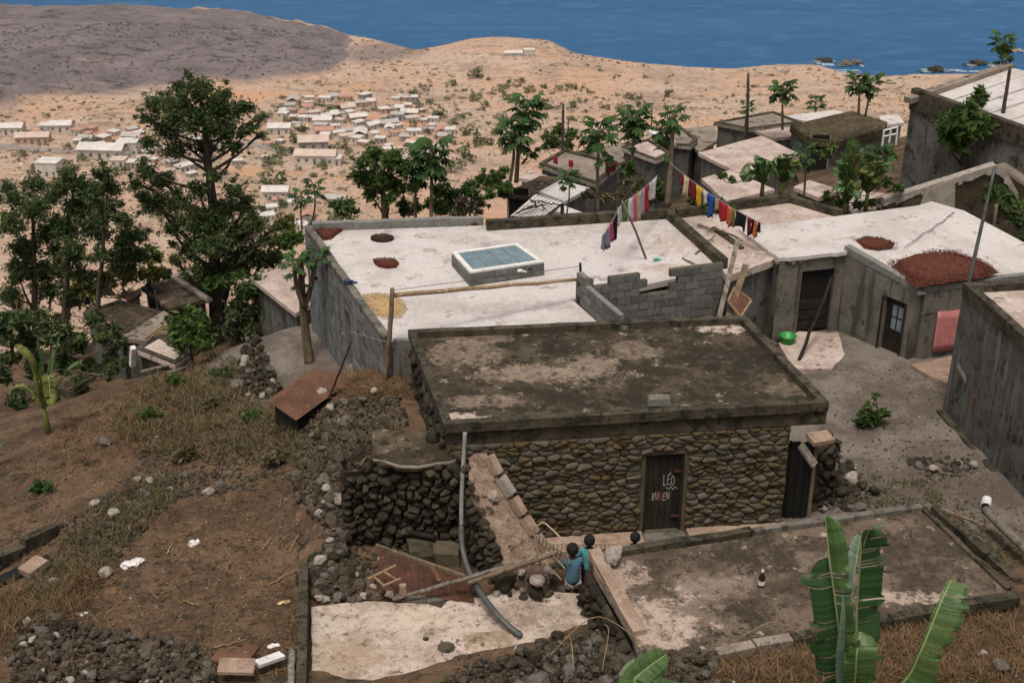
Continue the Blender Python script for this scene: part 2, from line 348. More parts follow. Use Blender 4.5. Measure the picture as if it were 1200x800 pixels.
def put_rock(parent, p, size, rset=None, seed=None, name='stone'):
    r = rnd; o = origin(parent) if parent is not None else Vector((0, 0, 0))
    q = link(name, (rset or ROCKS)[r.randrange(10)], parent, Vector(p) - o, (r.uniform(-.4, .4), r.uniform(-.4, .4), r.uniform(0, 6.3)),
             (size * r.uniform(.85, 1.25), size * r.uniform(.75, 1.1), size * r.uniform(.6, .9)))
    return q
# a face of rubble masonry: Voronoi cells of a jittered brick lattice, each stone its own rounded lump
def stone_cells(W, Hh, cw, ch, seed, holes=()):
    r = random.Random(seed); pts = []; j = 0; y = ch / 2
    while y < Hh + ch * .4:
        x = (cw * .5 if j % 2 else 0) + r.uniform(0, cw * .4)
        while x < W + cw * .4:
            pts.append((x + r.uniform(-.42, .42) * cw, y + r.uniform(-.46, .46) * ch)); x += cw * r.uniform(.55, 1.5)
        y += ch; j += 1
    cells = []; k = cw / ch
    P2 = np.array(pts); S = P2 * np.array([1, k])
    for i, (x, y) in enumerate(pts):
        if any(h[0] - .04 < x < h[1] + .04 and h[2] < y < h[3] + .05 for h in holes): continue
        poly = [(max(0, x - cw * 1.3), max(0, y - ch * 1.3)), (min(W, x + cw * 1.3), max(0, y - ch * 1.3)), (min(W, x + cw * 1.3), min(Hh, y + ch * 1.3)), (max(0, x - cw * 1.3), min(Hh, y + ch * 1.3))]
        d = np.sum((S - S[i]) ** 2, axis=1); nb = np.argsort(d)[1:16]
        for q in nb:
            a = S[q] - S[i]; m = (S[q] + S[i]) / 2; out = []
            f = lambda p: (p[0] - m[0]) * a[0] + (p[1] * k - m[1]) * a[1]
            for t in range(len(poly)):
                p, p2 = poly[t], poly[(t + 1) % len(poly)]; fp, fq = f(p), f(p2)
                if fp <= 0: out.append(p)
                if fp * fq < 0: u = fp / (fp - fq); out.append((p[0] + (p2[0] - p[0]) * u, p[1] + (p2[1] - p[1]) * u))
            poly = out
            if len(poly) < 3: break
        if len(poly) < 3: continue
        hl = [h for h in holes if h[0] - cw < x < h[1] + cw and y < h[3] + ch]
        for h in hl:
            if y > h[3]: poly = [(p[0], max(p[1], h[3] + .01)) if h[0] < p[0] < h[1] else p for p in poly]
            elif x < h[0]: poly = [(min(p[0], h[0] - .01), p[1]) for p in poly]
            elif x > h[1]: poly = [(max(p[0], h[1] + .01), p[1]) for p in poly]
        A = abs(sum(poly[t][0] * poly[(t + 1) % len(poly)][1] - poly[(t + 1) % len(poly)][0] * poly[t][1] for t in range(len(poly)))) / 2
        if A > cw * ch * .12: cells.append((A, poly))
    return cells
def stone_mesh(poly, o, e, u, nn, depth, gap, r):
    cx = sum(p[0] for p in poly) / len(poly); cy = sum(p[1] for p in poly) / len(poly)
    pr = []
    for t in range(len(poly)):           # soften the corners
        a, b = poly[t], poly[(t + 1) % len(poly)]
        if math.hypot(b[0] - a[0], b[1] - a[1]) < .012: continue
        pr += [(a[0] * .86 + b[0] * .14, a[1] * .86 + b[1] * .14), (a[0] * .14 + b[0] * .86, a[1] * .14 + b[1] * .86)]
    n = len(pr); mb = MB()
    if n < 4: return None
    ext = max(.03, max(math.hypot(p[0] - cx, p[1] - cy) for p in pr)); s0 = max(.5, 1 - gap / ext)
    dd = depth * r.uniform(.45, 1.5); tu, tv = r.uniform(-.35, .35), r.uniform(.0, .75)
    def lay(s, h): return [o + e * (cx + (p[0] - cx) * s) + u * (cy + (p[1] - cy) * s) + nn * (h + (0 if h <= 0 else dd * ((p[0] - cx) / ext * tu - (p[1] - cy) / ext * tv) + r.uniform(-.12, .12) * dd)) for p in pr]
    v = lay(s0, -.03) + lay(s0 * .95, dd * .6) + lay(s0 * r.uniform(.62, .82), dd) + [o + e * cx + u * cy + nn * dd * r.uniform(.95, 1.15)]
    fs = []
    for i in range(n):
        j = (i + 1) % n; fs += [(i, j, n + j, n + i), (n + i, n + j, 2 * n + j, 2 * n + i), (2 * n + i, 2 * n + j, 3 * n)]
    return mb.add(v, fs)
def stone_face(parent, a, b, z0, h, cw, ch, depth, m1, m2, holes=(), cap_parts=300, seed=1, gap=.018, top=None, lean=0, name='stone'):
    """rubble facing on the plane a->b; outward side is to the right of a->b"""
    a = Vector((a.x, a.y, 0)); b = Vector((b.x, b.y, 0)); L = (b - a).length; e = (b - a) / L; nn = Vector((e.y, -e.x, 0))
    u = (Vector((0, 0, 1)) - nn * lean).normalized(); o = a + Vector((0, 0, z0)); r = random.Random(seed)
    cells = stone_cells(L, h, cw, ch, seed, [(q[0], q[1], q[2] - z0, q[3] - z0) for q in holes]); cells.sort(key=lambda q: -q[0])
    rest = MB(); k = 0
    for A, poly in cells:
        if top:
            c = sum(p[0] for p in poly) / len(poly)
            if max(p[1] for p in poly) > top(c / L) * h: continue
        mb = stone_mesh(poly, o, e, u, nn, depth, gap, r)
        if mb is None: continue
        if k < cap_parts: mb.build(name, m1, parent, smooth=True); k += 1
        else: rest.add(mb.v, mb.f)
    if rest.v: tag(rest.build('small_stones', m2, parent, smooth=True), kind='stuff')

# ---------------------------------------------------------------- terrain
CTRL = [  # photograph pixel of a bare spot of ground and its height
 (650,655,-.25),(745,655,-.2),(775,632,-.05),(690,700,-.3),(1000,600,0),(1000,480,0),(960,440,.1),(1085,440,.12),(1090,540,0),(1150,600,.1),(1190,650,.3),(1100,700,.3),
 (1190,735,1.1),(1000,765,1.15),(900,795,1.3),(1190,795,1.7),(700,775,.75),(600,790,.6),(800,790,.95),(500,790,.1),(400,790,0),(355,690,.05),(200,650,.05),(100,620,-.05),(0,640,-.3),
 (0,790,.55),(150,760,.35),(330,785,.2),(300,560,.05),(200,500,-.35),(100,500,-.75),(50,520,-1.0),(0,560,-1.0),(300,470,-.85),(240,430,-1.2),(160,445,-1.6),(90,470,-1.6),
 (365,388,-.6),(300,395,-.65),(340,430,-.5),(390,440,-.3),(400,455,1.0),(445,455,1.45),(440,435,1.4),(372,500,.55),(420,500,1.25),(470,520,1.6),(355,560,.3),(400,560,1.1),(330,600,.05),(350,640,.08),(450,660,0),(560,690,0),(620,700,-.1),
 (640,560,-.15),(700,480,-.1),(850,420,0),(600,400,-.3)]
WCTRL = [(-12,34,-3.4),(-16,34,-4.2),(-8,36,-3.2),(-12,44,-6),(-20,42,-6.5),(-6,46,-5.4),(-20,26,-3.5),(-5,38,-1.8),(0,40,-2.2),(4,40,-1.6),(9,40,-.6),(14,40,-.2),(20,40,0),(0,48,-4.2),(8,48,-2.6),(15,48,-1.2),(22,50,-.6),(30,40,.5),
 (18,58,-3),(26,58,-2),(-14,18,-.3),(-18,14,0),(-25,18,-2.5),(14,16,1.6),(20,18,1.4),(24,28,.6),(0,11,3.2),(10,11,3.6),(-10,11,3.0),(20,11,3.8),(0,4,9.2),(12,4,9.6),(-14,4,9.0),(24,4,9.6),(0,-4,12.6),(-16,-4,12.4),(20,-4,12.8),(0,-14,17),(-20,-14,17),(24,-14,17)]
cp = np.array([tuple(P(a, b, c)) for a, b, c in CTRL] + WCTRL, float)
def tps(r2): return np.where(r2 > 1e-9, .5 * r2 * np.log(np.maximum(r2, 1e-9)), 0)
_n = len(cp); _K = tps(((cp[:, None, :2] - cp[None, :, :2]) ** 2).sum(-1)) + np.eye(_n) * .6
_Q = np.hstack([np.ones((_n, 1)), cp[:, :2]]); _A = np.vstack([np.hstack([_K, _Q]), np.hstack([_Q.T, np.zeros((3, 3))])])
_w = np.linalg.solve(_A, np.concatenate([cp[:, 2], np.zeros(3)]))
def ledge(x, y):
    x, y = np.asarray(x, float), np.asarray(y, float); out = np.full(x.shape, _w[_n]) + _w[_n + 1] * x + _w[_n + 2] * y
    for i in range(_n): out += _w[i] * tps((x - cp[i, 0]) ** 2 + (y - cp[i, 1]) ** 2)
    return out
# smooth pseudo-noise on arrays
def fbm(x, y, f, seed, octs=4):
    r = np.random.RandomState(seed); out = 0; amp = 1
    for o in range(octs):
        for k in range(3):
            a = r.uniform(0, 6.28); ph = r.uniform(0, 6.28); ff = f * r.uniform(.8, 1.25)
            out = out + amp * np.sin((x * math.cos(a) + y * math.sin(a)) * ff + ph + 1.3 * np.sin((x * math.sin(a) - y * math.cos(a)) * ff * .7 + ph * 2)) / 3
        amp *= .5; f *= 2.1
    return out
SEA = -100.0
COAST = [(-700,2),(-200,4),(0,8),(150,15),(250,20),(330,28),(400,41),(430,46),(490,61),(512,57),(545,51),(590,49),(640,52),(672,66),(720,72),(800,76),(860,78),(900,76),(960,76),(990,85),(1040,88),(1080,86),(1130,86),(1200,86),(1500,92),(2000,100)]
cpt = np.array([tuple(P(a, b, -96.5)) for a, b in COAST]); cx_ang = cpt[:, 0] / cpt[:, 1]
LAVA_LO = [(-700,150),(0,142),(25,128),(60,122),(80,112),(110,108),(170,100),(240,98),(300,104),(345,96),(372,90),(390,81),(404,69),(413,54)]
lv = np.array([tuple(P(a, b, -93)) for a, b in LAVA_LO]); lv_ang = lv[:, 0] / lv[:, 1]
def far_fields(x, y):
    ang = x / np.maximum(y, 1); yc = np.interp(ang, cx_ang, cpt[:, 1]); yc = yc + 3 * fbm(x, y, .05, 3)
    plain = -89.5 - 7.0 * np.clip((y - 230) / np.maximum(yc - 230, 1), 0, 1.2)
    i = np.argsort(lv_ang); ylo = np.interp(ang, lv_ang[i], lv[i, 1], left=lv[0, 1], right=9999)
    lava = np.clip((y + 9 * fbm(x, y, .07, 9) - ylo) / 9, 0, 1)
    lavr = np.clip((y - ylo) / 25, 0, 1) * np.clip((lv_ang.max() - .004 - ang) / .075, 0, 1) ** .8; 
    und = .5 * fbm(x, y, .045, 5, 3) + .25 * fbm(x, y, .2, 6, 2)
    knoll = 3.5 * np.exp(-((ang - .0) / .07) ** 2 - ((y - yc + 25) / 35) ** 2)
    z = plain + und * np.clip((yc - y) / 60, .25, 1) + knoll + lava * np.clip((lv_ang.max() - ang) / .03, 0, 1) * (.6 + .5 * fbm(x, y, .35, 8, 3)) + lavr * (3.0 * np.exp(-((y - ylo - 70) / 60) ** 2) + 1.3 * (1 + fbm(x, y, .03, 12, 3)) + .5 * fbm(x, y, .12, 13, 3))
    d = (y - yc); z = np.where(d > 0, z - np.minimum(d * .8, 14), z)
    return z, lava, yc
EDGE = [(-30, 40), (-18, 43), (-12, 45), (-6, 46), (0, 47), (4, 50), (10, 55), (18, 62), (30, 66)]
ea = np.array(EDGE, float)
PITS = []          # (polygon corner list ccw, floor z) pressed into the ground
def near(x, y):
    ye = np.interp(x, ea[:, 0], ea[:, 1]); z = ledge(x, np.minimum(y, ye + 2))
    rough = .05 * fbm(x, y, 1.3, 21, 3) + .02 * fbm(x, y, 6, 22, 2)
    z = z + rough - np.where(y > ye, (y - ye) * .62 + 1.5 * np.clip((y - ye) / 20, 0, 1) * fbm(x, y, .12, 4), 0)
    for pol, fl in PITS:
        ins = np.full(np.shape(x), 9.9); k = len(pol)
        for i in range(k):
            a, b = pol[i], pol[(i + 1) % k]; L = math.hypot(b[0] - a[0], b[1] - a[1])
            ins = np.minimum(ins, ((b[0] - a[0]) * (y - a[1]) - (b[1] - a[1]) * (x - a[0])) / L)
        t = np.clip(ins / .25 + .5, 0, 1); z = z * (1 - t) + np.minimum(z, fl + rough) * t
    return z
def ground(x, y):
    x, y = np.asarray(x, float), np.asarray(y, float)
    zn = near(x, y); zf, lava, yc = far_fields(x, y)
    m = np.maximum(zn, zf); d = np.abs(zn - zf); k = 6
    z = np.where(y > 120, m + np.where(d < k, (k - d) ** 2 / (4 * k), 0) * .6, zn)
    z = np.where(y > 215, np.maximum(z * 0 + zf, np.where(zn > zf, zn, zf)), z)
    return z
def poly2(pts, z): return [tuple(P(a, b, z)[:2]) for a, b in pts]
# roofless room pressed into the ground, and the level pads under the two slabs
PITS.append((poly2([(400,704),(640,692),(600,640),(548,625),(402,628)], 0), -.02))
PITS.append((poly2([(366,815),(525,812),(590,778),(690,750),(735,745),(700,698),(366,709)], -.05), -.12))
PITS.append((poly2([(600,690),(700,700),(735,655),(930,618),(1090,590),(1080,560),(640,610)], -.2), -.3))
PITS.append((poly2([(745,780),(850,772),(1180,705),(1080,598),(700,652)], .5), .3))

HX, HY, HS = -34.0, 4.0, .14
_hx = np.arange(HX, 34, HS); _hy = np.arange(HY, 76, HS); HM = ground(*np.meshgrid(_hx, _hy))
def ga(x, y):                        # ground height, from a cached grid close by
    x, y = np.asarray(x, float), np.asarray(y, float)
    i = np.clip((x - HX) / HS, 0, len(_hx) - 1.001); j = np.clip((y - HY) / HS, 0, len(_hy) - 1.001); i0, j0 = i.astype(int), j.astype(int); a, b = i - i0, j - j0
    return HM[j0, i0] * (1 - a) * (1 - b) + HM[j0, i0 + 1] * a * (1 - b) + HM[j0 + 1, i0] * (1 - a) * b + HM[j0 + 1, i0 + 1] * a * b
def g(x, y):
    if y < 75 and abs(x) < 33: return float(ga(x, y))
    return float(ground(np.array([x]), np.array([y]))[0])
_ysn = np.arange(8.5, 75, .1); _ysf = np.arange(75, 700, 1.5)
def G(px, py):                       # the ground seen at a pixel
    d = ray(px, py)
    for ys, fn in ((_ysn, ga), (_ysf, ground)):
        xs = d.x / d.y * ys; zr = H + d.z / d.y * ys; dz = zr - fn(xs, ys)
        if (dz < 0).any():
            i = max(int(np.argmax(dz < 0)), 1); t = dz[i - 1] / (dz[i - 1] - dz[i]); yy = ys[i - 1] + (ys[i] - ys[i - 1]) * t
            return Vector((d.x / d.y * yy, yy, H + d.z / d.y * yy))
    return P(px, py, -95)
def build_ground():
    ys = np.concatenate([np.arange(-24, 12, .5), np.arange(12, 44, .11), np.arange(44, 70, .5), np.arange(70, 220, 3), np.arange(220, 700, 1.7), np.array([730, 800])])
    nu = 440; u = np.linspace(-1, 1, nu); wd = np.interp(ys, [-24, 8, 22, 40, 70, 220, 450, 800], [26, 22, 22, 32, 52, 130, 260, 470])
    cxs = np.interp(ys, [0, 60, 450, 800], [0, 0, 0, 0])
    X = u[None, :] * wd[:, None] + cxs[:, None]; Yy = np.repeat(ys[:, None], nu, 1); Z = ground(X, Yy)
    V = np.stack([X, Yy, Z], -1).reshape(-1, 3); ny = len(ys); i = np.arange(ny - 1)[:, None] * nu + np.arange(nu - 1)[None, :]
    Fc = np.stack([i, i + 1, i + 1 + nu, i + nu], -1).reshape(-1, 4)
    m, n, l, b = base_nodes('earth')
    pos = n.new('ShaderNodeNewGeometry').outputs['Position']
    at = n.new('ShaderNodeAttribute'); at.attribute_name = 'zone'; sp = n.new('ShaderNodeSeparateColor'); l.new(at.outputs['Color'], sp.inputs[0])
    # hillside soil
    c = mixc(n, l, ramp(n, l, noise(n, l, pos, .55, 10, .74), .42, .58), (.080, .052, .033), (.148, .093, .058))
    c = mixc(n, l, ramp(n, l, noise(n, l, pos, 1.7, 10, .8), .53, .60), c, (.040, .032, .021))
    c = mixc(n, l, ramp(n, l, noise(n, l, pos, .9, 10, .8), .56, .64), c, (.19, .11, .062))
    c = mixc(n, l, ramp(n, l, noise(n, l, pos, 9, 9, .82), .57, .62), c, (.23, .17, .12))
    c = mixc(n, l, ramp(n, l, noise(n, l, mapv(n, l, pos, 1.1, .9, 1), 6, 9, .82), .55, .60), c, (.026, .021, .015))
    # trodden yard
    yd = mixc(n, l, ramp(n, l, noise(n, l, pos, .5, 10, .76), .42, .60), (.115, .093, .077), (.20, .172, .150))
    yd = mixc(n, l, ramp(n, l, noise(n, l, pos, 10, 6, .75), .58, .68), yd, (.07, .052, .04))
    yd = mixc(n, l, ramp(n, l, noise(n, l, pos, 16, 5, .75), .62, .7), yd, (.30, .25, .2))
    c = mixc(n, l, sp.outputs[2], c, yd)
    # pale plain
    pl = mixc(n, l, ramp(n, l, noise(n, l, pos, .022, 9, .7), .38, .62), (.56, .36, .25), (.54, .40, .32))
    pl = mixc(n, l, ramp(n, l, noise(n, l, pos, .045, 10, .78), .50, .62), pl, (.385, .28, .22))
    pl = mixc(n, l, ramp(n, l, noise(n, l, mapv(n, l, pos, .4, 1, 1), .11, 9, .8), .53, .63), pl, (.30, .215, .155))
    pl = mixc(n, l, ramp(n, l, noise(n, l, mapv(n, l, pos, .35, 1, 1), .30, 6, .8), .57, .64), pl, (.66, .50, .39))
    pl = mixc(n, l, ramp(n, l, noise(n, l, pos, .5, 6, .85), .555, .60), pl, (.17, .14, .095))
    pl = mixc(n, l, ramp(n, l, noise(n, l, pos, .03, 4, .6), .58, .66), pl, (.57, .34, .215))
    c = mixc(n, l, sp.outputs[0], c, pl)
    la = mixc(n, l, ramp(n, l, noise(n, l, pos, .04, 10, .78), .38, .64), (.165, .138, .142), (.235, .200, .200))
    la = mixc(n, l, ramp(n, l, noise(n, l, mapv(n, l, pos, .45, 1, 1), .22, 8, .82), .52, .60), la, (.085, .070, .066))
    la = mixc(n, l, ramp(n, l, noise(n, l, mapv(n, l, pos, .3, 1, 1), .10, 9, .82), .58, .66), la, (.33, .275, .25))
    c = mixc(n, l, sp.outputs[1], c, la)
    l.new(c, b.inputs['Base Color']); b.inputs['Roughness'].default_value = .95; b.inputs['Specular IOR Level'].default_value = .15
    bn = n.new('ShaderNodeBump'); bn.inputs['Strength'].default_value = .8; bn.inputs['Distance'].default_value = .06
    l.new(mathn(n, l, 'ADD', noise(n, l, pos, 9, 8, .7), mathn(n, l, 'MULTIPLY', noise(n, l, pos, .35, 8, .75), 12)), bn.inputs['Height'])
    bn2 = n.new('ShaderNodeBump'); bn2.inputs['Strength'].default_value = .7; bn2.inputs['Distance'].default_value = .05
    l.new(noise(n, l, pos, 12, 8, .72), bn2.inputs['Height'])
    bn3 = n.new('ShaderNodeBump'); bn3.inputs['Distance'].default_value = 2.2; l.new(mathn(n, l, 'MULTIPLY', sp.outputs[0], .9), bn3.inputs['Strength'])
    l.new(noise(n, l, pos, .12, 9, .75), bn3.inputs['Height']); l.new(bn3.outputs[0], bn2.inputs['Normal'])
    l.new(bn2.outputs[0], b.inputs['Normal'])
    me = npmesh('ground', V, Fc, m); me.polygons.foreach_set('use_smooth', [True] * len(me.polygons))
    _, lava, yc = far_fields(V[:, 0], V[:, 1])
    far = np.clip((V[:, 1] - 70 + 10 * fbm(V[:, 0], V[:, 1], .1, 2)) / 60, 0, 1)
    lw = lava * np.clip((lv_ang.max() + .002 + .004 * fbm(V[:, 0], V[:, 1], .08, 55) - V[:, 0] / np.maximum(V[:, 1], 1)) / .006, 0, 1) * np.clip((yc - V[:, 1] + 2 * fbm(V[:, 0], V[:, 1], .1, 33)) / 3 + .1, 0, 1)
    fl_ = P(442, 65, -96); lw = np.maximum(lw, .75 * np.clip(1.5 - np.hypot((V[:, 0] - fl_.x) / 15, (V[:, 1] - fl_.y) / 17) * (1 + .3 * fbm(V[:, 0], V[:, 1], .12, 77)), 0, 1))
    yx = V[:, 0] - 3.0 + 1.0 * fbm(V[:, 0], V[:, 1], .8, 31); yard = np.clip(yx / 2.5, 0, 1) * np.clip((V[:, 1] - 20.0) / 1.5, 0, 1) * np.clip((35 - V[:, 1]) / 2, 0, 1)
    tr = P(335, 410, -.6); dd = np.hypot((V[:, 0] - tr.x) / 2.2, (V[:, 1] - tr.y) / 3.0); yard = np.maximum(yard, np.clip((1.1 - dd + .15 * fbm(V[:, 0], V[:, 1], 1.2, 44)) * 3, 0, 1))
    ca = me.color_attributes.new('zone', 'FLOAT_COLOR', 'POINT')
    ca.data.foreach_set('color', np.stack([far, lw, yard, np.ones(len(V))], -1).astype(np.float32).ravel())
    tag(link('ground', me), kind='structure')
build_ground()
# sea
def build_sea():
    m, n, l, b = base_nodes('sea_water'); pos = n.new('ShaderNodeNewGeometry').outputs['Position']
    c = mixc(n, l, ramp(n, l, noise(n, l, mapv(n, l, pos, .25, 1, 1), .02, 8, .6, .5), .35, .65), (.018, .088, .205), (.024, .100, .222))
    c = mixc(n, l, ramp(n, l, noise(n, l, mapv(n, l, pos, .4, 1, 1), .12, 8, .78), .49, .62), c, (.036, .125, .25))
    c = mixc(n, l, ramp(n, l, noise(n, l, mapv(n, l, pos, .3, 1, 1), .3, 4, .7, .5), .70, .76), c, (.06, .16, .28))
    l.new(c, b.inputs['Base Color']); b.inputs['Roughness'].default_value = .4; b.inputs['Specular IOR Level'].default_value = .06
    bn = n.new('ShaderNodeBump'); bn.inputs['Strength'].default_value = .6; bn.inputs['Distance'].default_value = .8
    l.new(noise(n, l, mapv(n, l, pos, .4, 1, 1), .22, 6, .65), bn.inputs['Height']); l.new(bn.outputs[0], b.inputs['Normal'])
    mb = MB(); mb.quad((-30000, 300, SEA), (30000, 300, SEA), (30000, 40000, SEA), (-30000, 40000, SEA))
    o = link('sea', mb.mesh('sea', m)); tag(o, kind='structure')
build_sea()
# ---------------------------------------------------------------- the stone house
def V3(p, z): return Vector((p[0], p[1], z))
def along(a, b, u, z):
    e = Vector((b.x - a.x, b.y - a.y, 0)).normalized(); return Vector((a.x, a.y, 0)) + e * u + Vector((0, 0, z))
ZS = 2.8
SFL, SFR, SBR, SBL = P(520, 497, ZS), P(972, 471, ZS), P(873, 369, ZS), P(478, 386, ZS)
def spots(o, lst, z):                # (px, py, rx, ry, colour, amount) -> metres from the thing's origin
    out = []
    for px, py, rx, ry, c_, am in lst: q = P(px, py, z) - o; out.append((q.x, q.y, rx, ry, c_, am))
    return out
_o = V3(SFL.lerp(SFR, .5), 0); PALE, DARK = (.27, .205, .16), (.020, .016, .010)
roof_dark_s = M('stone_house_roof', (.036, .027, .017), (.078, .059, .04), 1.3, .38, .62, (.30, .235, .185), 3.4, .575, .65, (.024, .021, .012), 3.6, .50, .60, bump=.5, bs=18,
    spots=spots(_o, [(545, 415, .9, .6, PALE, .55), (630, 437, 1.3, .5, PALE, .75), (690, 430, .8, .7, PALE, .7), (570, 470, .9, .3, PALE, .6), (535, 488, .7, .18, (.5, .41, .35), .9), (740, 410, .7, .5, PALE, .5), (850, 385, .55, .25, (.5, .41, .35), .9), (660, 405, .6, .5, DARK, .8), (870, 420, 1.4, .8, DARK, .85), (930, 455, .6, .3, PALE, .35), (560, 395, .8, .35, PALE, .45), (700, 470, 1.6, .25, DARK, .6)], ZS - .15))
sh = thing('stone_house', 'rubble stone house with dark mossy flat roof and a plank door, in the middle', 'house', V3(SFL.lerp(SFR, .5), 0))
mb = MB(); cap(mb, [V3(q, ZS - .15) for q in inset([SFL, SFR, SBR, SBL], .15)], .2); mb.build('roof', roof_dark_s, sh)
mb = MB(); ring(mb, bumpy([SFL, SFR, SBR, SBL], .5, .012, 3), .17, ZS - .2, ZS); mb.build('parapet', moss, sh)
e = (SFR - SFL).normalized(); nb = Vector((-e.y, e.x, 0))
WA = SFL + e * .06 + nb * .10; uB, _ = hit(929, 500, SFL, SFR); WB = SFL + e * uB + nb * .10
mb = MB(); mb.prism([V3(q, 2.28) for q in (WA, SFR + nb * .06, SFR + nb * .3, WA + nb * .24)], [V3(q, ZS - .203) for q in (WA, SFR + nb * .06, SFR + nb * .3, WA + nb * .24)]); mb.build('roof_beam', moss, sh)
du0, dz1 = hit(757, 540, WA, WB); du1, _ = hit(803, 538, WA, WB); dz0 = -.02; dz1 = 1.78
mb = MB(); panel(mb, WA, WB, -.5, 2.278, 2.278, .25, [(du0, du1, dz0, dz1)]); mb.build('wall', mortar, sh)
SL0, SL1 = V3(SFL + e * .06 + nb * .36, 0), V3(SBL + Vector((.10, -.1, 0)), 0)
mb = MB(); panel(mb, SL1, SL0, -.9, ZS - .205, ZS - .205, .25); mb.build('wall', mortar, sh)
BRi = SBR + Vector((-.4, -.12, 0)); mb = MB(); panel(mb, BRi, V3(SBL, 0) + Vector((.36, -.1, 0)), -.5, ZS - .207, ZS - .207, .2); mb.build('wall', mortar, sh); mb = MB(); panel(mb, WB + nb * .255, BRi - nb * .25, -.5, ZS - .209, ZS - .209, .2); mb.build('wall', mortar, sh)
L = (WB - WA).length
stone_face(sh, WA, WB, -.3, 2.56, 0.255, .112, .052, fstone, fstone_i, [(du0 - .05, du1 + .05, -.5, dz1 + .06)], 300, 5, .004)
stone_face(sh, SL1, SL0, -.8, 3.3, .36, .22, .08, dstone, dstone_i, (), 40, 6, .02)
# plank door with painted words
dr = MB(); fr = .06
for u in (du0 + fr / 2, du1 - fr / 2): dr.beam(along(WA, WB, u, dz0) + nb * .08, along(WA, WB, u, dz1) + nb * .08, .1, fr, e)
dr.beam(along(WA, WB, du0 + fr, dz1 - fr / 2) + nb * .08, along(WA, WB, du1 - fr, dz1 - fr / 2) + nb * .08, fr, .1)
door = dr.build('door', wood_d, sh)
npl = 5; pw = (du1 - du0 - 2 * fr) / npl
for k in range(npl):
    uc = du0 + fr + pw * (k + .5); o = nb * (.10 + .006 * (k % 2))
    mb = MB(); mb.beam(along(WA, WB, uc, dz0 + .01) + o, along(WA, WB, uc, dz1 - fr - .004) + o, pw - .008, .03, nb); mb.build('plank', wood_d, door)
for k in (.3, 1.35):
    mb = MB(); mb.beam(along(WA, WB, du1 - .02, k) + nb * .03, along(WA, WB, du1 - .2, k) + nb * .065, .02, .05); mb.build('hinge', rust_d, door)
LET = {'L': [[(0, 1), (.05, 0), (.55, .05)]], 'E': [[(.6, 1), (.1, .95), (0, 0), (.6, .02)], [(.05, .5), (.5, .55)]], 'O': [[(.3, 1), (.02, .75), (.02, .25), (.3, 0), (.6, .25), (.6, .75), (.3, 1)]],
       'R': [[(0, 0), (.05, 1), (.5, .85), (.45, .55), (.05, .5), (.55, 0)]], 'U': [[(0, 1), (.05, .2), (.3, 0), (.52, .2), (.55, 1)]], 'B': [[(.02, 0), (.05, 1), (.5, .85), (.35, .55), (.55, .25), (.02, 0)], [(.05, .53), (.35, .55)]],
       'N': [[(0, 0), (.03, 1), (.5, .02), (.58, 1)]], '~': [[(0, .6), (.35, .1), (.7, .6), (1.0, .1), (1.3, .55), (1.7, .2)]], "'": [[(0, 0), (.25, .5)]]}
def letters(txt, px0, px1, py0, py1, mat, name):
    u0, z1 = hit(px0, py0, WA, WB); u1, z0 = hit(px1, py1, WA, WB); z1 -= .0; adv = (u1 - u0) / len(txt); mb = MB()
    for k, ch in enumerate(txt):
        for st in LET[ch]:
            p = [along(WA, WB, u0 + adv * k + x * adv * 1.25, z0 + y * (z1 - z0) + .02 * math.sin(k * 2.1) + rnd.uniform(-.012, .012)) + nb * .079 for x, y in st]
            for i in range(len(p) - 1): mb.beam(p[i], p[i + 1], .013, .008, nb)
    mb.build(name, mat, door)
chalk = M('chalk_paint', (.46, .41, .39), (.28, .25, .23), 30, grain=.3, bump=0); redp = M('red_paint', (.36, .07, .06), (.2, .05, .04), 30, grain=.3, bump=0)
letters('LEO', 779, 792, 559, 570, chalk, 'painted_word'); letters("'", 786, 790, 554, 558, chalk, 'painted_accent'); letters('~', 782, 788, 571, 576, chalk, 'painted_underline')
letters('RU', 765.5, 773, 580, 588, chalk, 'painted_word'); letters('B', 773.5, 777.5, 579, 589, redp, 'painted_letter'); letters('EN', 778, 786, 580, 588, chalk, 'painted_word')
# doorsteps
def slab_px(name, mat, parent, pts, z, th, step=.25, amp=.02, seed=1, **k):
    mb = MB(); cap(mb, bumpy([P(a, b, z) for a, b in pts], step, amp, seed), th); return mb.build(name, mat, parent, **k)
def outN(q, o): return V3(q - nb * o, 0)
for (u0, u1, o, z0, z1) in ((du0 - 2.2, du0 - .04, .62, -.4, .06), (du1 + .1, L + .1, .42, -.4, .05)):
    a, b = along(WA, WB, u0, 0), along(WA, WB, u1, 0); q = [a - nb * o, b - nb * (o - .1), b - nb * .05, a - nb * .05]
    mb = MB(); mb.prism([V3(x, z0) for x in bumpy(q, .3, .015, 5)], [V3(x, z1) for x in bumpy(q, .3, .015, 5)]); mb.build('doorstep', plaster, sh)
a, b = along(WA, WB, du0 - .0, 0), along(WA, WB, du1 + .04, 0); mb = MB(); mb.prism([V3(x, -.4) for x in (a - nb * .5, b - nb * .5, b - nb * .02, a - nb * .02)], [V3(x, -.02) for x in (a - nb * .5, b - nb * .5, b - nb * .02, a - nb * .02)]); mb.build('threshold', cement, sh)
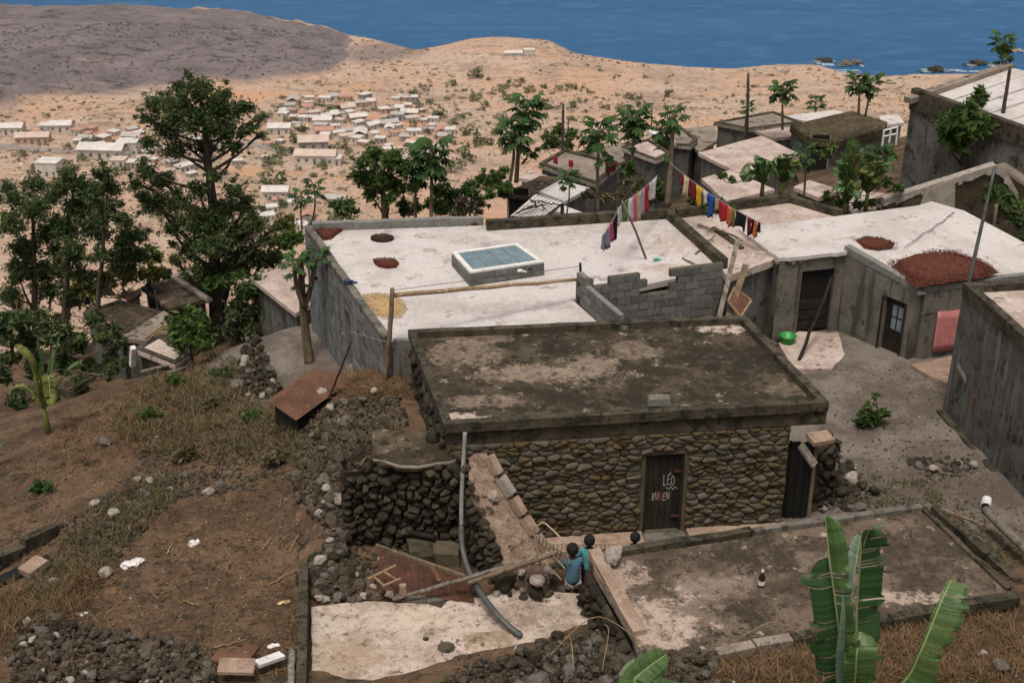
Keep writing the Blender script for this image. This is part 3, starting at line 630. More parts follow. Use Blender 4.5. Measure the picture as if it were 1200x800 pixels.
# near-black boards painted as the shade in the recess at the right end
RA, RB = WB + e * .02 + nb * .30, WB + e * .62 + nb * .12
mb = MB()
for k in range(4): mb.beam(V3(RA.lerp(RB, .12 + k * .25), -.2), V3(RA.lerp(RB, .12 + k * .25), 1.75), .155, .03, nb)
mb.build('recess_shade_boards', dark, sh)
mb = MB(); q0 = Y(947, 548, 20.9); mb.beam(V3(RB, -.2), V3(RB, 1.9), .07, .07); mb.build('recess_post', wood, sh)
q = P(772, 473, ZS); t = thing('concrete_block', 'single grey concrete block lying on the front edge of the mossy roof', 'block', V3(q, ZS))
mb = MB(); mb.box(V3(q, ZS + .07), .42, .2, .139, .05); mb.build('block_body', cinder, t)
mb = MB(); mb.box(V3(q, ZS + .1405), .43, .21, .0, .05) if 0 else mb.box(V3(q, ZS + .146), .41, .19, .012, .05); mb.build('mortar_cap', cement, t)
# stub wall at the right front corner
sw = thing('rubble_stub_wall', 'broken rubble stub wall with a pink flat stone on top, right of the stone house', 'stone wall', P(955, 590, -.1))
A2, B2 = P(944, 602, -.1), P(968, 585, -.1); nn2 = Vector((-(B2 - A2).y, (B2 - A2).x, 0)).normalized()
mb = MB(); mb.prism([V3(x, -.4) for x in (A2, B2 + e * .1, B2 + nn2 * .4 + e * .1, A2 + nn2 * .4)], [V3(x, z) for x, z in ((A2 + nb * .05, 1.25), (B2 + nb * .05, 1.5), (B2 + nn2 * .3, 1.55), (A2 + nn2 * .35, 1.3))]); mb.build('core', mortar, sw)
stone_face(sw, A2, B2 + e * .1, -.2, 1.6, .26, .17, .09, dstone, dstone_i, (), 60, 8, .02)
q = Y(961, 513, 21.6); mb = MB(); mb.box(q, .46, .34, .09, .3, .1); mb.build('flat_stone', plaster, sw)
mb = MB(); mb.beam(Y(938, 521, 20.9), Y(955, 545, 20.7), .2, .05); mb.build('broken_plank', wood_g, sw)

# ---------------------------------------------------------------- white roofed house
ZW = 2.5
WFL, WBL, WBR, WFR = P(449, 395, ZW), P(357, 264, ZW), P(785, 249, ZW), P(850, 310, ZW)
Q1, Q2 = P(677, 352, 2.35), P(718, 388, 2.35)
wh = thing('white_roof_house', 'grey blockwork house with a big pale limewashed flat roof', 'house', V3(WFL.lerp(WBR, .5), -.6))
_o = V3(WFL.lerp(WBR, .5), -.6); GR_, BR_ = (.36, .315, .30), (.40, .31, .26)
roof_white_s = M('limewashed_roof_worn', (.54, .50, .488), (.45, .41, .395), .7, .4, .65, (.32, .285, .27), 1.8, .57, .62, (.50, .40, .35), 3, .6, .68, grit=.25, bump=.2,
    spots=spots(_o, [(550, 283, .9, .5, GR_, .6), (585, 360, .9, .35, GR_, .6), (640, 358, .6, .3, GR_, .7), (500, 360, 1.0, .4, GR_, .35), (800, 285, 1.4, .9, BR_, .7), (720, 268, 1.6, .5, BR_, .4), (660, 275, 1.2, .6, GR_, .45), (780, 315, .8, .4, BR_, .7), (640, 258, 2.0, .3, BR_, .5), (470, 268, 1.5, .3, GR_, .3)], 2.35))
INN = [WFL, Q2 + Vector((.0, 0, 0)), Q1, WFR, WBR, WBL]
mb = MB(); cap(mb, [V3(q, 2.35) for q in inset(INN, .1)], .16); mb.build('roof', roof_white_s, wh)
un = (WBL - WFL).normalized(); Lw = (WBL - WFL).length
# window-like opening in the left wall
u0, zz = hit(400, 360, WFL, WBL); u1, _ = hit(409, 360, WFL, WBL); u0, u1 = min(u0, u1), max(u0, u1); u1 = u0 + .55
mb = MB(); panel(mb, WBL, WFL, -1.2, ZW - .14, ZW - .14, .18, [(Lw - u1, Lw - u0, .15, 1.75)]); mb.build('wall', mortar_g, wh)
wn = MB(); wn.box(along(WFL, WBL, (u0 + u1) / 2, .95) + Vector((.15, .02, 0)), .05, u1 - u0, 1.6, math.atan2(-un.x, un.y)); wn.build('opening_shade_sheet', dark, wh)  # near-black sheet paints the shade inside the opening
# blockwork of that wall, course by course
bl = MB(); course = .2; k = 0; z = -1.1; nout = Vector((-un.y, un.x, 0)); nout = nout if nout.x < 0 else -nout
while z + course <= ZW - .12:
    u = -.2 if k % 2 else 0.0
    while u < Lw:
        a0, a1 = max(0, u) + .012, min(Lw, u + .4) - .012
        if a1 - a0 > .06 and not (a1 > u0 - .02 and a0 < u1 + .02 and z < 1.74 and z > .0):
            o = .012 + rnd.uniform(0, .012); bl.beam(along(WFL, WBL, a0, z + .1) + nout * o / 2, along(WFL, WBL, a1, z + .1) + nout * o / 2, o, .18)
        u += .4
    z += course; k += 1
tag(bl.build('blockwork', cinder_face, wh), kind='stuff')
mb = MB(); panel(mb, WFL + Vector((.19, 0, 0)), V3(Q2, 0), -1.2, 2.18, 2.18, .18); mb.build('wall', cement, wh)
mb = MB(); panel(mb, V3(WFR, 0), V3(WBR, 0) , -1.5, 2.17, 2.17, .18); mb.build('wall', cement_d, wh); mb = MB(); panel(mb, V3(WBR, 0) + Vector((-.2, 0, 0)), V3(WBL, 0) + Vector((.2, 0, 0)), -4, 2.16, 2.16, .18); mb.build('wall', cement_d, wh)
# parapets: left, front edge strip, back in two heights, right
def kerb(name, mat, parent, a, b, wd, z0, z1, dz=0):
    mb = MB(); n = max(2, int((b - a).length / .5)); r = random.Random(int(a.x * 100)); d = (b - a).normalized(); s = Vector((-d.y, d.x, 0))
    for i in range(n):
        p, q = a.lerp(b, i / n), a.lerp(b, (i + 1) / n)
        mb.prism([V3(x, z0) for x in (p - s * wd / 2, q - s * wd / 2, q + s * wd / 2, p + s * wd / 2)], [V3(x, z1) for x in (p - s * wd / 2, q - s * wd / 2, q + s * wd / 2, p + s * wd / 2)]) if 0 else None
    P0 = [a.lerp(b, i / n) + s * (wd / 2) for i in range(n + 1)]; P1 = [a.lerp(b, i / n) - s * (wd / 2) for i in range(n + 1)]
    hz = [z1 + r.uniform(-.012, .012) for _ in range(n + 1)]
    vs = [V3(p, z0) for p in P0] + [V3(p, z0) for p in P1] + [V3(p + s * r.uniform(-.01, .01), h) for p, h in zip(P0, hz)] + [V3(p + s * r.uniform(-.01, .01), h) for p, h in zip(P1, hz)]
    m = n + 1; fs = [(0, m, 3 * m, 2 * m), (n, 2 * m + n, 3 * m + n, m + n)]
    for i in range(n): fs += [(2 * m + i, 3 * m + i, 3 * m + i + 1, 2 * m + i + 1), (i, 2 * m + i, 2 * m + i + 1, i + 1), (m + i, m + i + 1, 3 * m + i + 1, 3 * m + i), (i, i + 1, m + i + 1, m + i)]
    mb.add(vs, fs); return mb.build(name, mat, parent)
kerb('parapet', cement, wh, WFL + un * .02 + Vector((.085, 0, 0)), WBL + Vector((.085, 0, 0)), .18, 2.2, ZW + .0)
MIDB = P(566, 256, ZW); MIDB2 = P(570, 263, ZW)
kerb('parapet', mortar_g, wh, WBL + Vector((.2, .02, 0)), MIDB, .2, 2.15, ZW + .06)
kerb('parapet', moss, wh, MIDB2, WBR + Vector((-.1, -.02, 0)), .22, 2.15, ZW + .12)
kerb('parapet', moss, wh, WBR + Vector((0, -.15, 0)), WFR + Vector((0, .2, 0)), .22, 2.15, ZW + .08)
kerb('roof_edge', mortar_g, wh, WFL + Vector((.2, .1, 0)), Q2 + Vector((-.1, .05, 0)), .14, 2.2, 2.39)
# unfinished block wall on the roof: every block a part
bw = thing('block_wall', 'unfinished stepped wall of bare grey cinder blocks behind the mossy roof', 'wall', V3(Q1, .5))
Q3 = P(846, 330, 2.35); ee = (Q3 - Q1); ee.z = 0; Lb = ee.length; ee.normalize(); bn = Vector((-ee.y, ee.x, 0))
prof = [(690, 330), (701, 327), (712, 328), (750, 321), (794, 341), (846, 311)]
def topz(px):
    u, zt = hit(px, 300, Q1, Q3)
    for lim, py in ((691, 329), (711, 334), (750, 322), (792, 342)):
        if px <= lim: return hit(px, py, Q1, Q3)[1]
    return hit(px, 316 - (px - 795) * .08, Q1, Q3)[1]
BH = .19
me_block = MB(); me_block.box((0, 0, 0), .385, .15, BH - .018); me_b = me_block.mesh('block', cinder); mbh = MB(); mbh.box((0, 0, 0), .185, .15, BH - .018); me_h = mbh.mesh('block', cinder)
angb = math.atan2(ee.y, ee.x); core = MB(); z = .55; k = 0
while z < 4.0:
    u = (0 if k % 2 else -.2)
    while u < Lb:
        full = u >= 0 and u + .4 <= Lb + .05; uc = u + .2 if u >= 0 else .1
        if not full and u >= 0: uc = u + .1
        p = Vector((Q1.x, Q1.y, 0)) + ee * uc; px = 600 + F * p.x / (p.y * CP + (H - z) * SP)
        if z + BH * .6 <= topz(px):
            link('block', me_b if full else me_h, bw, p + bn * rnd.uniform(.07, .085) + Vector((0, 0, z + BH / 2)) - Vector(bw.location), (0, 0, angb + rnd.uniform(-.012, .012)))
            core.beam(along(Q1, Q3, uc - (.2 if full else .1), z + BH / 2) + bn * .08, along(Q1, Q3, uc + (.2 if full else .1), z + BH / 2) + bn * .08, .12, BH)
        u += .4
    z += BH; k += 1
core.build('mortar_core', mortar, bw)
core = MB(); e2 = (Q2 - Q1); e2.z = 0; L2 = e2.length; e2.normalize(); n2 = Vector((-e2.y, e2.x, 0)); ang2 = math.atan2(e2.y, e2.x); k = 0; z = 2.36
for k in range(4):
    u = .2 if k % 2 == 0 else 0
    while u < L2 + .2:
        uc = u + .2
        if (k < 3 or u < .2) :
            p = Vector((Q1.x, Q1.y, 0)) + e2 * (uc + .08); link('block', me_b, bw, p + Vector((0, 0, z + BH / 2)) - Vector(bw.location) - n2 * rnd.uniform(.0, .01), (0, 0, ang2))
            core.beam(along(Q1, Q2, uc - .12, z + BH / 2) + n2 * .005, along(Q1, Q2, uc + .28, z + BH / 2) + n2 * .005, .115, BH - .002)
        u += .4
    z += BH
core.build('mortar_core', mortar_g, bw)
# skylight on its block kerb
s0 = [P(551, 335, 2.36), P(637, 322, 2.36), P(606, 300, 2.36), P(530, 311, 2.36)]
hz = .32; sk = thing('rooflight', 'low block box on the white roof with a glazed skylight lid', 'skylight', V3(sum(s0, Vector()) / 4, 2.36))
mb = MB(); ring(mb, s0, .12, 2.352, 2.36 + hz); mb.build('kerb', mortar_g, sk)
for i in range(4):
    a, b = s0[i], s0[(i + 1) % 4]; d = (b - a); Ld = d.length; d.normalize(); nO = Vector((d.y, -d.x, 0)); nblk = int(Ld / .3); w_ = Ld / nblk
    for kk in range(2):
        for j in range(nblk):
            mb = MB(); zc = 2.44 + kk * .155; mb.beam(a + d * (w_ * j + .01) + nO * .01 + Vector((0, 0, zc - a.z)), a + d * (w_ * (j + 1) - .01) + nO * .01 + Vector((0, 0, zc - a.z)), .02, .14); mb.build('block', cinder, sk)
tp = [V3(q, 2.36 + hz + .003) for q in s0]
fr_ = MB(); ring(fr_, tp, .12, 2.36 + hz + .003, 2.36 + hz + .05)
tin = inset(tp, .12); frame = fr_.build('frame', white_paint, sk)
gl = tin
for i in range(4):
    a, b = gl[0].lerp(gl[1], i / 4), gl[0].lerp(gl[1], (i + 1) / 4); c_, d_ = gl[3].lerp(gl[2], (i + 1) / 4), gl[3].lerp(gl[2], i / 4)
    mb = MB(); cap(mb, [V3(q, 2.36 + hz + .03) for q in inset([a, b, c_, d_], .015)], .012); mb.build('pane', pane_m, sk)
    if i: mb = MB(); mb.beam(V3(a, 2.36 + hz + .032), V3(d_, 2.36 + hz + .032), .022, .02); mb.build('glazing_bar', hose, sk)
def bag(name, mat, p, s, label, cat, seed, n=3):
    v = rock_shape(ICO2, seed); mb = MB(); 
    for i in range(n): mb.add([Vector(q) * s * (1 - .25 * i) * 1.0 + Vector(p) + Vector((i * s * .35, i * s * .1, s * .12 * (1 - i))) for q in v * np.array([1, .8, .55])], [tuple(f) for f in ICO2F])
    return tag(mb.build(name, mat, None, smooth=True), label, cat)
bag('plastic_bag', white_plastic, P(609, 318, 2.75), .2, 'crumpled white plastic bag on the corner of the skylight frame', 'bag', 3)
bag('plastic_bag', blue_plastic, Vector(P(408, 331, ZW + .06)), .26, 'dark blue plastic sack sitting on the left wall of the white roof', 'sack', 5)
tag(bag('cloth_bundle', dark, P(621, 316, 2.78), .11, 'small dark cloth lying on the skylight frame', 'cloth', 8, 2))
bag('plastic_bag', teal_plastic, P(768, 304, 2.40), .2, 'small turquoise plastic bag lying flat on the white roof', 'bag', 11)
# beam and posts, wires
def stick(name, mat, a, b, r0, r1, label=None, cat=None, bend=0, parent=None, n=7, group=None, sd=1):
    a, b = Vector(a), Vector(b); r = random.Random(sd); L_ = (b - a).length; k = 8
    pts = [a.lerp(b, i / k) + Vector((r.uniform(-1, 1), r.uniform(-1, 1), r.uniform(-1, 1))) * bend * L_ * math.sin(math.pi * i / k) for i in range(k + 1)]
    mb = MB(); mb.tube(pts, [r0 + (r1 - r0) * i / k for i in range(k + 1)], n); o = mb.build(name, mat, parent, smooth=True)
    return tag(o, label, cat, group)
pA = Vector((WFL.x + .12, WFL.y - .12, -.2)); yp = pA.y
pa_top = Y(460, 338, yp); pa_bot = Y(451, 432, yp)
stick('post', wood, pa_bot - Vector((0, 0, .4)), pa_top, .065, .05, 'crooked wooden post holding the left end of a long pole', 'post', .01)
pb = P(679, 331, 2.95); stick('post', wood_d, V3(Q1, 2.9) + Vector((.06, .05, 0)), Y(680, 308, Q1.y + .05), .035, .03, 'short dark stump post at the corner of the block wall', 'post')
stick('pole', bamboo, Y(459, 346, yp + .06), Y(680, 327, Q1.y - .06), .055, .04, 'long bamboo pole laid level across the white roof', 'pole', .004)
stick('wire', hose, Y(452, 400, yp), Y(408, 388, yp + .9), .008, .008, 'thin wire from the crooked post to the wall opening', 'wire', .01, n=5)
stick('wire', hose_d, Y(460, 340, yp), Y(680, 312, Q1.y), .007, .007, 'thin wire strung above the bamboo pole', 'wire', .0, n=5)
# crops drying on the roof, grain by grain
def heap(name, mat, outline, z, hgt, n, gs, label, cat, seed=1, parent=None):
    poly = [P(a, b, z) for a, b in outline]; r = np.random.RandomState(seed); c = sum(poly, Vector()) / len(poly)
    mb = MB(); inner = [q.lerp(c, .35) for q in bumpy(poly, .12, .02, seed)]; out = bumpy(poly, .12, .02, seed); n_ = len(out)
    mb.add([V3(q, z + .004) for q in out] + [V3(q, z + hgt) for q in inner] + [V3(c, z + hgt * 1.1)], [(i, (i + 1) % n_, n_ + (i + 1) % n_, n_ + i) for i in range(n_)] + [(n_ + i, n_ + (i + 1) % n_, 2 * n_) for i in range(n_)])
    xs = [q.x for q in poly]; ys = [q.y for q in poly]; items = []
    def inside(x, y):
        s = False
        for i in range(len(poly)):
            a, b = poly[i], poly[i - 1]
            if (a.y > y) != (b.y > y) and x < (b.x - a.x) * (y - a.y) / (b.y - a.y) + a.x: s = not s
        return s
    while len(items) < n:
        x, y = r.uniform(min(xs) - .1, max(xs) + .1), r.uniform(min(ys) - .1, max(ys) + .1)
        if inside(x, y): items.append((x, y, z + hgt * r.uniform(.6, 1.2), gs))
        elif r.rand() < .015 and gs > .033: items.append((x, y, z + .01, gs))
    if name == 'corn_spread': mb.v = [c + (q - c) * .72 for q in mb.v]
    o = tag(mb.build(name, mat, parent), label, cat)
    if parent: tag(bulk_rocks('grains', items, mat, o.parent, seed), kind='stuff')
    else:
        off = np.array(o.location); q = bulk_rocks('grains', items, mat, None, seed); q.data.transform(Matrix.Translation(-Vector(off))); q.parent = o; tag(q, kind='stuff')
    return o
def ell(cx, cy, a, b, n=12): return [(cx + a * math.cos(2 * math.pi * i / n), cy + b * math.sin(2 * math.pi * i / n)) for i in range(n)]
heap('bean_pile', bean_dark, ell(448, 280, 14, 4.5), 2.352, .05, 900, .032, 'round dark pile of beans drying on the white roof, nearer the back wall', 'bean pile', 2)
heap('bean_pile', bean_red, [(437, 305), (444, 304), (452, 304), (462, 304), (468, 309), (465, 314), (452, 315), (443, 313), (438, 308)], 2.352, .05, 900, .032, 'ragged reddish pile of beans drying on the white roof, below the round one', 'bean pile', 3)
heap('bean_pile', bean_red, [(368, 270), (399, 268), (402, 270), (388, 281), (378, 282), (372, 276)], 2.352, .07, 900, .034, 'red brown heap of beans in the back left corner of the white roof', 'bean pile', 4)
heap('bean_pile', bean_red, [(541, 259), (563, 257), (566, 262), (556, 265), (547, 263)], 2.352, .07, 500, .034, 'small red heap of beans against the back wall of the white roof', 'bean pile', 5)
heap('corn_spread', corn, [(424, 346), (440, 343), (456, 345), (472, 352), (478, 362), (470, 372), (452, 375), (440, 370), (430, 360)], 2.352, .02, 2200, .032, 'loose spread of yellow corn drying on the near edge of the white roof', 'corn', 6)

# ---------------------------------------------------------------- dusty roof between the white roof and the courtyard house
dh = thing('dusty_roof_house', 'low house with a dusty flat roof between white roof and courtyard', 'house', V3(P(880, 265, 2.4), -.5))
dq = [P(853, 318, 2.42), P(792, 252, 2.42), P(925, 230, 2.42), P(988, 250, 2.42), P(905, 300, 2.42)]
mb = MB(); cap(mb, [V3(q, 2.3) for q in dq], .2); mb.build('roof', roof_pink, dh)
mb = MB(); ring(mb, inset(dq[::-1], .12)[::-1] if 0 else inset(dq, .12), .15, -1.5, 2.09); mb.build('wall', cement_d, dh)
kerb('parapet', moss, dh, P(793, 249, 2.45), P(925, 231, 2.45), .2, 2.1, 2.55); kerb('parapet', moss, dh, P(927, 231, 2.45), P(984, 248, 2.45), .2, 2.1, 2.5)
kerb('roof_ridge', moss, dh, P(836, 262, 2.45), P(870, 286, 2.45), .14, 2.29, 2.36)
for i, (a, b) in enumerate((((815, 298), (838, 276)), ((800, 303), (814, 309)), ((818, 264), (858, 275)), ((846, 270), (870, 282)))):
    stick('branch', wood, P(*a, 2.36), P(*b, 2.42), .03, .02, ['bent stick lying across the dusty roof edge', 'short board scrap lying on the white roof near its right edge', 'thin branch lying along the dusty roof', 'dry branch lying at the dusty roof front'][i], 'branch', .03, sd=i)

# ---------------------------------------------------------------- courtyard house
ch = thing('courtyard_house', 'grey cement house with pale roof, two doors and red beans drying on top', 'house', P(985, 380, .1))
def upright(pxb, pyb, zb, pyt):
    q = P(pxb, pyb, zb); return q, zat(q.y, pyt)
cA, zA = upright(905, 397, .1, 298); cB, zB = upright(980, 388, .1, 289); cC, zC = upright(1063, 424, .1, 346); cD, zD = upright(1135, 414, .1, 335)
zA, zB, zC, zD = 2.4, 2.42, 2.12, 2.1
cL = P(866, 268, 2.4)
def on(px, py, a, b): u, z = hit(px, py, a, b); return u, z
e3 = (cB - cA).normalized()
u0, _ = on(937, 350, cA, cB); u1, _ = on(975, 350, cA, cB); LB = (cB - cA).length
mb = MB(); panel(mb, cA, cB, -.2, zA - .12, zB - .12, .22, [(u0, min(u1, LB - .12), .12, 1.95)]); mb.build('wall', cement, ch)
mb = MB(); n3 = Vector((-e3.y, e3.x, 0)); mb.prism([V3(along(cA, cB, u, 0) + n3 * o, .1) for u, o in ((u0, .12), (u1, .12), (u1, .16), (u0, .16))], [V3(along(cA, cB, u, 0) + n3 * o, 1.948) for u, o in ((u0, .12), (u1, .12), (u1, .16), (u0, .16))]); d1 = mb.build('door', dark, ch, label='near-black sheet painted as the dark of an open doorway, lower half boarded')  # near-black sheet puts the doorway's inner shade into colour
mb = MB()
for k in range(3): mb.beam(along(cA, cB, u0 + .02, .35 + k * .3) + n3 * .10, along(cA, cB, u1 - .02, .35 + k * .3) + n3 * .10, .03, .26)
mb.build('door_board', wood_d, d1)
u0, _ = on(1031, 390, cB, cC); u1, _ = on(1056, 390, cB, cC); eB = (cC - cB); eB.z = 0; LC = eB.length; eB.normalize(); nB = Vector((-eB.y, eB.x, 0))
mb = MB(); panel(mb, cB + eB * .02, cC, -.2, zB - .1, zC - .1, .22, [(u0, u1, .1, 1.62)]); mb.build('wall', cement, ch)
d2 = MB(); d2.beam(along(cB, cC, (u0 + u1) / 2, .1) + nB * .14, along(cB, cC, (u0 + u1) / 2, 1.618) + nB * .14, u1 - u0, .04, nB); d2 = d2.build('door', wood_d, ch, label='brown door with a pale glazed upper half')
mb = MB(); mb.beam(along(cB, cC, (u0 + u1) / 2 + .06, .75) + nB * .113, along(cB, cC, (u0 + u1) / 2 + .06, 1.42) + nB * .113, (u1 - u0) * .5, .012, nB); mb.build('door_pane', pane_m, d2)
mb = MB(); mb.beam(along(cB, cC, (u0 + u1) / 2 + .06, .78) + nB * .1, along(cB, cC, (u0 + u1) / 2 + .06, 1.4) + nB * .1, .03, .012, nB); mb.beam(along(cB, cC, u0 + .2, 1.1) + nB * .1, along(cB, cC, u1 - .1, 1.1) + nB * .1, .012, .03); mb.build('glazing_bar', wood_d, d2)
for s_, u in ((1, u0 - .03), (2, u1 + .03)): mb = MB(); mb.beam(along(cB, cC, u, .1) - nB * .01, along(cB, cC, u, 1.62) - nB * .01, .06, .04, nB); mb.build('door_frame', wood_d, ch)
cE = cD + (cD - cC) * .9
mb = MB(); panel(mb, cC + (cE - cC).normalized() * .23, cE, -.2, zC - .1, zD - .1, .22); mb.build('wall', cement, ch)
mb = MB(); panel(mb, V3(cL, 0), V3(cA, 0) + Vector((-.03, .02, 0)), -.4, 2.27, 2.27, .2); mb.build('wall', cement_d, ch)
rb = [P(1075, 241, 2.42), P(1092, 236, 2.42), P(1130, 247, 2.42), P(1215, 292, 2.35), Vector((cE.x, cE.y, 2.08))]
rt = [cL, V3(cA, 2.42) - Vector((.05, .06, 0)), V3(cB, 2.43) - Vector((0, .12, 0)), V3(cB, 2.42), V3(cC, 2.05), V3(cE, 2.03)] + rb[::-1][1:]
top = bumpy(rt[:3], .18, .03, 4)[:-1] if 0 else rt
mb = MB(); 
cen = sum(rt, Vector()) / len(rt)
e1 = bumpy([rt[0], rt[1], rt[2]], .16, .025, 9); e1 = [q for q in e1]
# the front lip is ragged: walk the first two edges only
lip = []
r9 = random.Random(3)
for a, b in ((rt[0], rt[1]), (rt[1], rt[2])):
    k = int((b - a).length / .14)
    for j in range(k): q = a.lerp(b, j / k); lip.append(q + Vector((r9.uniform(-.03, .03), r9.uniform(-.05, .02), 0)))
outl = lip + rt[2:]
cap(mb, outl, .10); mb.build('roof', roof_white, ch)
mb = MB()
for q in lip[1:-1:1]:
    if q.y < cA.y + .15: h_ = r9.uniform(.02, .14); mb.prism([q + Vector((x, y, -.1 - h_)) for x, y in ((-.02, .03), (.02, .03), (.02, .06), (-.02, .06))], [q + Vector((x, y, -.098)) for x, y in ((-.07, .02), (.07, .02), (.07, .09), (-.07, .09))])
mb.build('mortar_drips', rock_pale, ch)
kp = MB(); kp.beam(V3(cB, 2.46) - eB * .05 + nB * .08, V3(cC, 2.10) + nB * .08, .2, .16); kp.build('parapet', mortar_g, ch)
kp = MB(); dC = (cE - cC).normalized(); nC = Vector((-dC.y, dC.x, 0)); kp.beam(V3(cC, 2.09) + nC * .08 + dC * .12, V3(cE, 2.07) + nC * .08, .18, .15); kp.build('parapet', mortar_g, ch)
def roofz(p):        # height of the sloping pale roof
    t = ((p.x - cB.x) * nB.x + (p.y - cB.y) * nB.y); s = ((p.x - cB.x) * eB.x + (p.y - cB.y) * eB.y)
    return 2.42 - .37 * max(0, min(1, s / LC))
heap('bean_heap', bean_red, [(1001, 282), (1015, 278), (1030, 279), (1049, 285), (1046, 290), (1030, 293), (1012, 291)], 2.41, .04, 1100, .034, 'small red bean heap on the courtyard roof, farther from the parapet corner', 'bean pile', 7)
zb_ = 2.25
big = heap('bean_heap', bean_red, [(1027, 299), (1050, 294), (1085, 293), (1120, 296), (1150, 306), (1172, 320), (1150, 326), (1120, 330), (1074, 337), (1050, 320)], 2.24, .06, 5200, .036, 'wide red brown bean spread along the near edge of the courtyard roof', 'bean pile', 8)
stick('seam_cable', hose_d, P(1060, 290, 2.44), P(1118, 249, 2.44), .012, .012, 'thin black cable lying across the courtyard roof', 'cable', .01, n=5)
slab_px('porch_slab', roof_pink, ch, [(912, 400), (936, 388), (982, 390), (990, 415), (975, 432), (930, 432)], .22, .3)
slab_px('porch_slab', plaster, ch, [(1068, 427), (1140, 412), (1140, 450), (1108, 448), (1085, 438)], .25, .3)
# pink towel
ptu0, ptz1 = hit(1098, 364, cC, cE); ptu1, ptz0 = hit(1126, 407, cC, cE)
mb = MB(); nx = 10; rows = 5
vs = []
for j in range(rows + 1):
    for i in range(nx + 1):
        u = i / nx; v = j / rows; vs.append(along(cC, cE, ptu0 + (ptu1 - ptu0) * u + .05 * (1 - v) * (.3 - u), ptz0 + (ptz1 - ptz0) * v - .03 * math.sin(u * 3)) - nC * (.05 + .018 * math.sin(u * 9 + v * 2) * (1 - v * .5)))
mb.add(vs, [(j * (nx + 1) + i, j * (nx + 1) + i + 1, (j + 1) * (nx + 1) + i + 1, (j + 1) * (nx + 1) + i) for j in range(rows) for i in range(nx)])
o = tag(mb.build('towel', pinkcloth, None, smooth=True), 'pink towel hanging flat on the grey courtyard wall', 'towel'); md = o.modifiers.new('thick', 'SOLIDIFY'); md.thickness = .012
stick('clothes_wire', hose, along(cC, cE, ptu0 - .5, ptz1 + .02) - nC * .05, along(cC, cE, ptu1 + .5, ptz1 + .02) - nC * .05, .006, .006, 'thin wire along the wall carrying the pink towel', 'wire', 0, n=5)
# pole, bucket, boards
stick('prop_pole', wood_d, P(934, 428, .12), Y(975, 325, cB.y - .15), .045, .05, 'dark leaning pole propped at the courtyard doorway', 'pole', .01)
q = P(922, 405, .12); t = thing('bucket', 'bright green plastic tub by the courtyard doorway', 'bucket', q)
mb = MB(); mb.lathe(q, [(.0, .01), (.17, 0), (.21, .28), (.225, .28), (.225, .31), (.195, .31), (.16, .04), (0, .03)], 20); mb.build('tub', green_plastic, t, smooth=True)
q = P(911, 404, .12); tag(bag('black_bag', dark, q + Vector((0, 0, .1)), .25, 'black bag beside the green tub', 'bag', 13, 2))
bd_ = [((838, 366), (865, 280), .09, .03, wood_g, 'long grey plank leaning highest on the dark side wall'), ((848, 366), (874, 310), .12, .025, wood, 'brown board leaning beside the long grey plank'), ((830, 368), (860, 305), .06, .04, wood_d, 'dark thin batten leaning on the block wall end')]
for i, (a, b, w_, h_, m_, lb) in enumerate(bd_):
    mb = MB(); mb.beam(P(a[0], a[1] + 30, .2) if 0 else Y(a[0], a[1] + 24, 27.6 + .1 * i), Y(b[0], b[1], 28.9), h_, w_ * 1.3, (1, 0, 0)); tag(mb.build('board', m_), lb, 'board', None)
fp = thing('door_panel', 'small orange brown panel with a pale wooden frame leaning on the dark wall', 'panel', Y(868, 385, 28.0))
a, b, c_, d_ = Y(853, 352, 28.0), Y(868, 371, 27.9), Y(880, 352, 28.5), Y(861, 336, 28.6)
mb = MB(); mb.prism([a, b, c_, d_], [x + Vector((.0, .03, .02)) for x in (a, b, c_, d_)]); mb.build('panel_sheet', rust, fp)
for x, y in ((a, b), (b, c_), (c_, d_), (d_, a)): mb = MB(); mb.beam(x - Vector((0, .03, 0)), y - Vector((0, .03, 0)), .05, .05); mb.build('frame', bamboo, fp)

# ---------------------------------------------------------------- tall grey house on the right
rh = thing('grey_cement_house', 'tall stained grey cement house cut by the right edge of the picture', 'house', P(1150, 530, 0))
rA = P(1105, 481, .05); rB = P(1200, 588, .05); rB = rA + (rB - rA) * 1.6; ztop_r = zat(rA.y, 331)
eR = (rB - rA); eR.z = 0; eR.normalize(); nR = Vector((-eR.y, eR.x, 0))
rq = [V3(rA, ztop_r), V3(rB, ztop_r), V3(rB + nR * 5, ztop_r), V3(rA + nR * 5.5, ztop_r)]
mb = MB(); ring(mb, bumpy([rq[0], rq[1], rq[2], rq[3]], 1.0, .0, 2), .25, -1.0, ztop_r - .3); mb.build('wall', cement_d, rh)
mb = MB(); cap(mb, [V3(q, ztop_r - .18) for q in inset(rq, .16)], .12); mb.build('roof', roof_pink, rh)
mb = MB(); ring(mb, bumpy([q - (nR * .03 if i < 2 else Vector()) for i, q in enumerate(rq)], .6, .01, 5), .2, ztop_r - .3, ztop_r); mb.build('parapet', moss, rh)
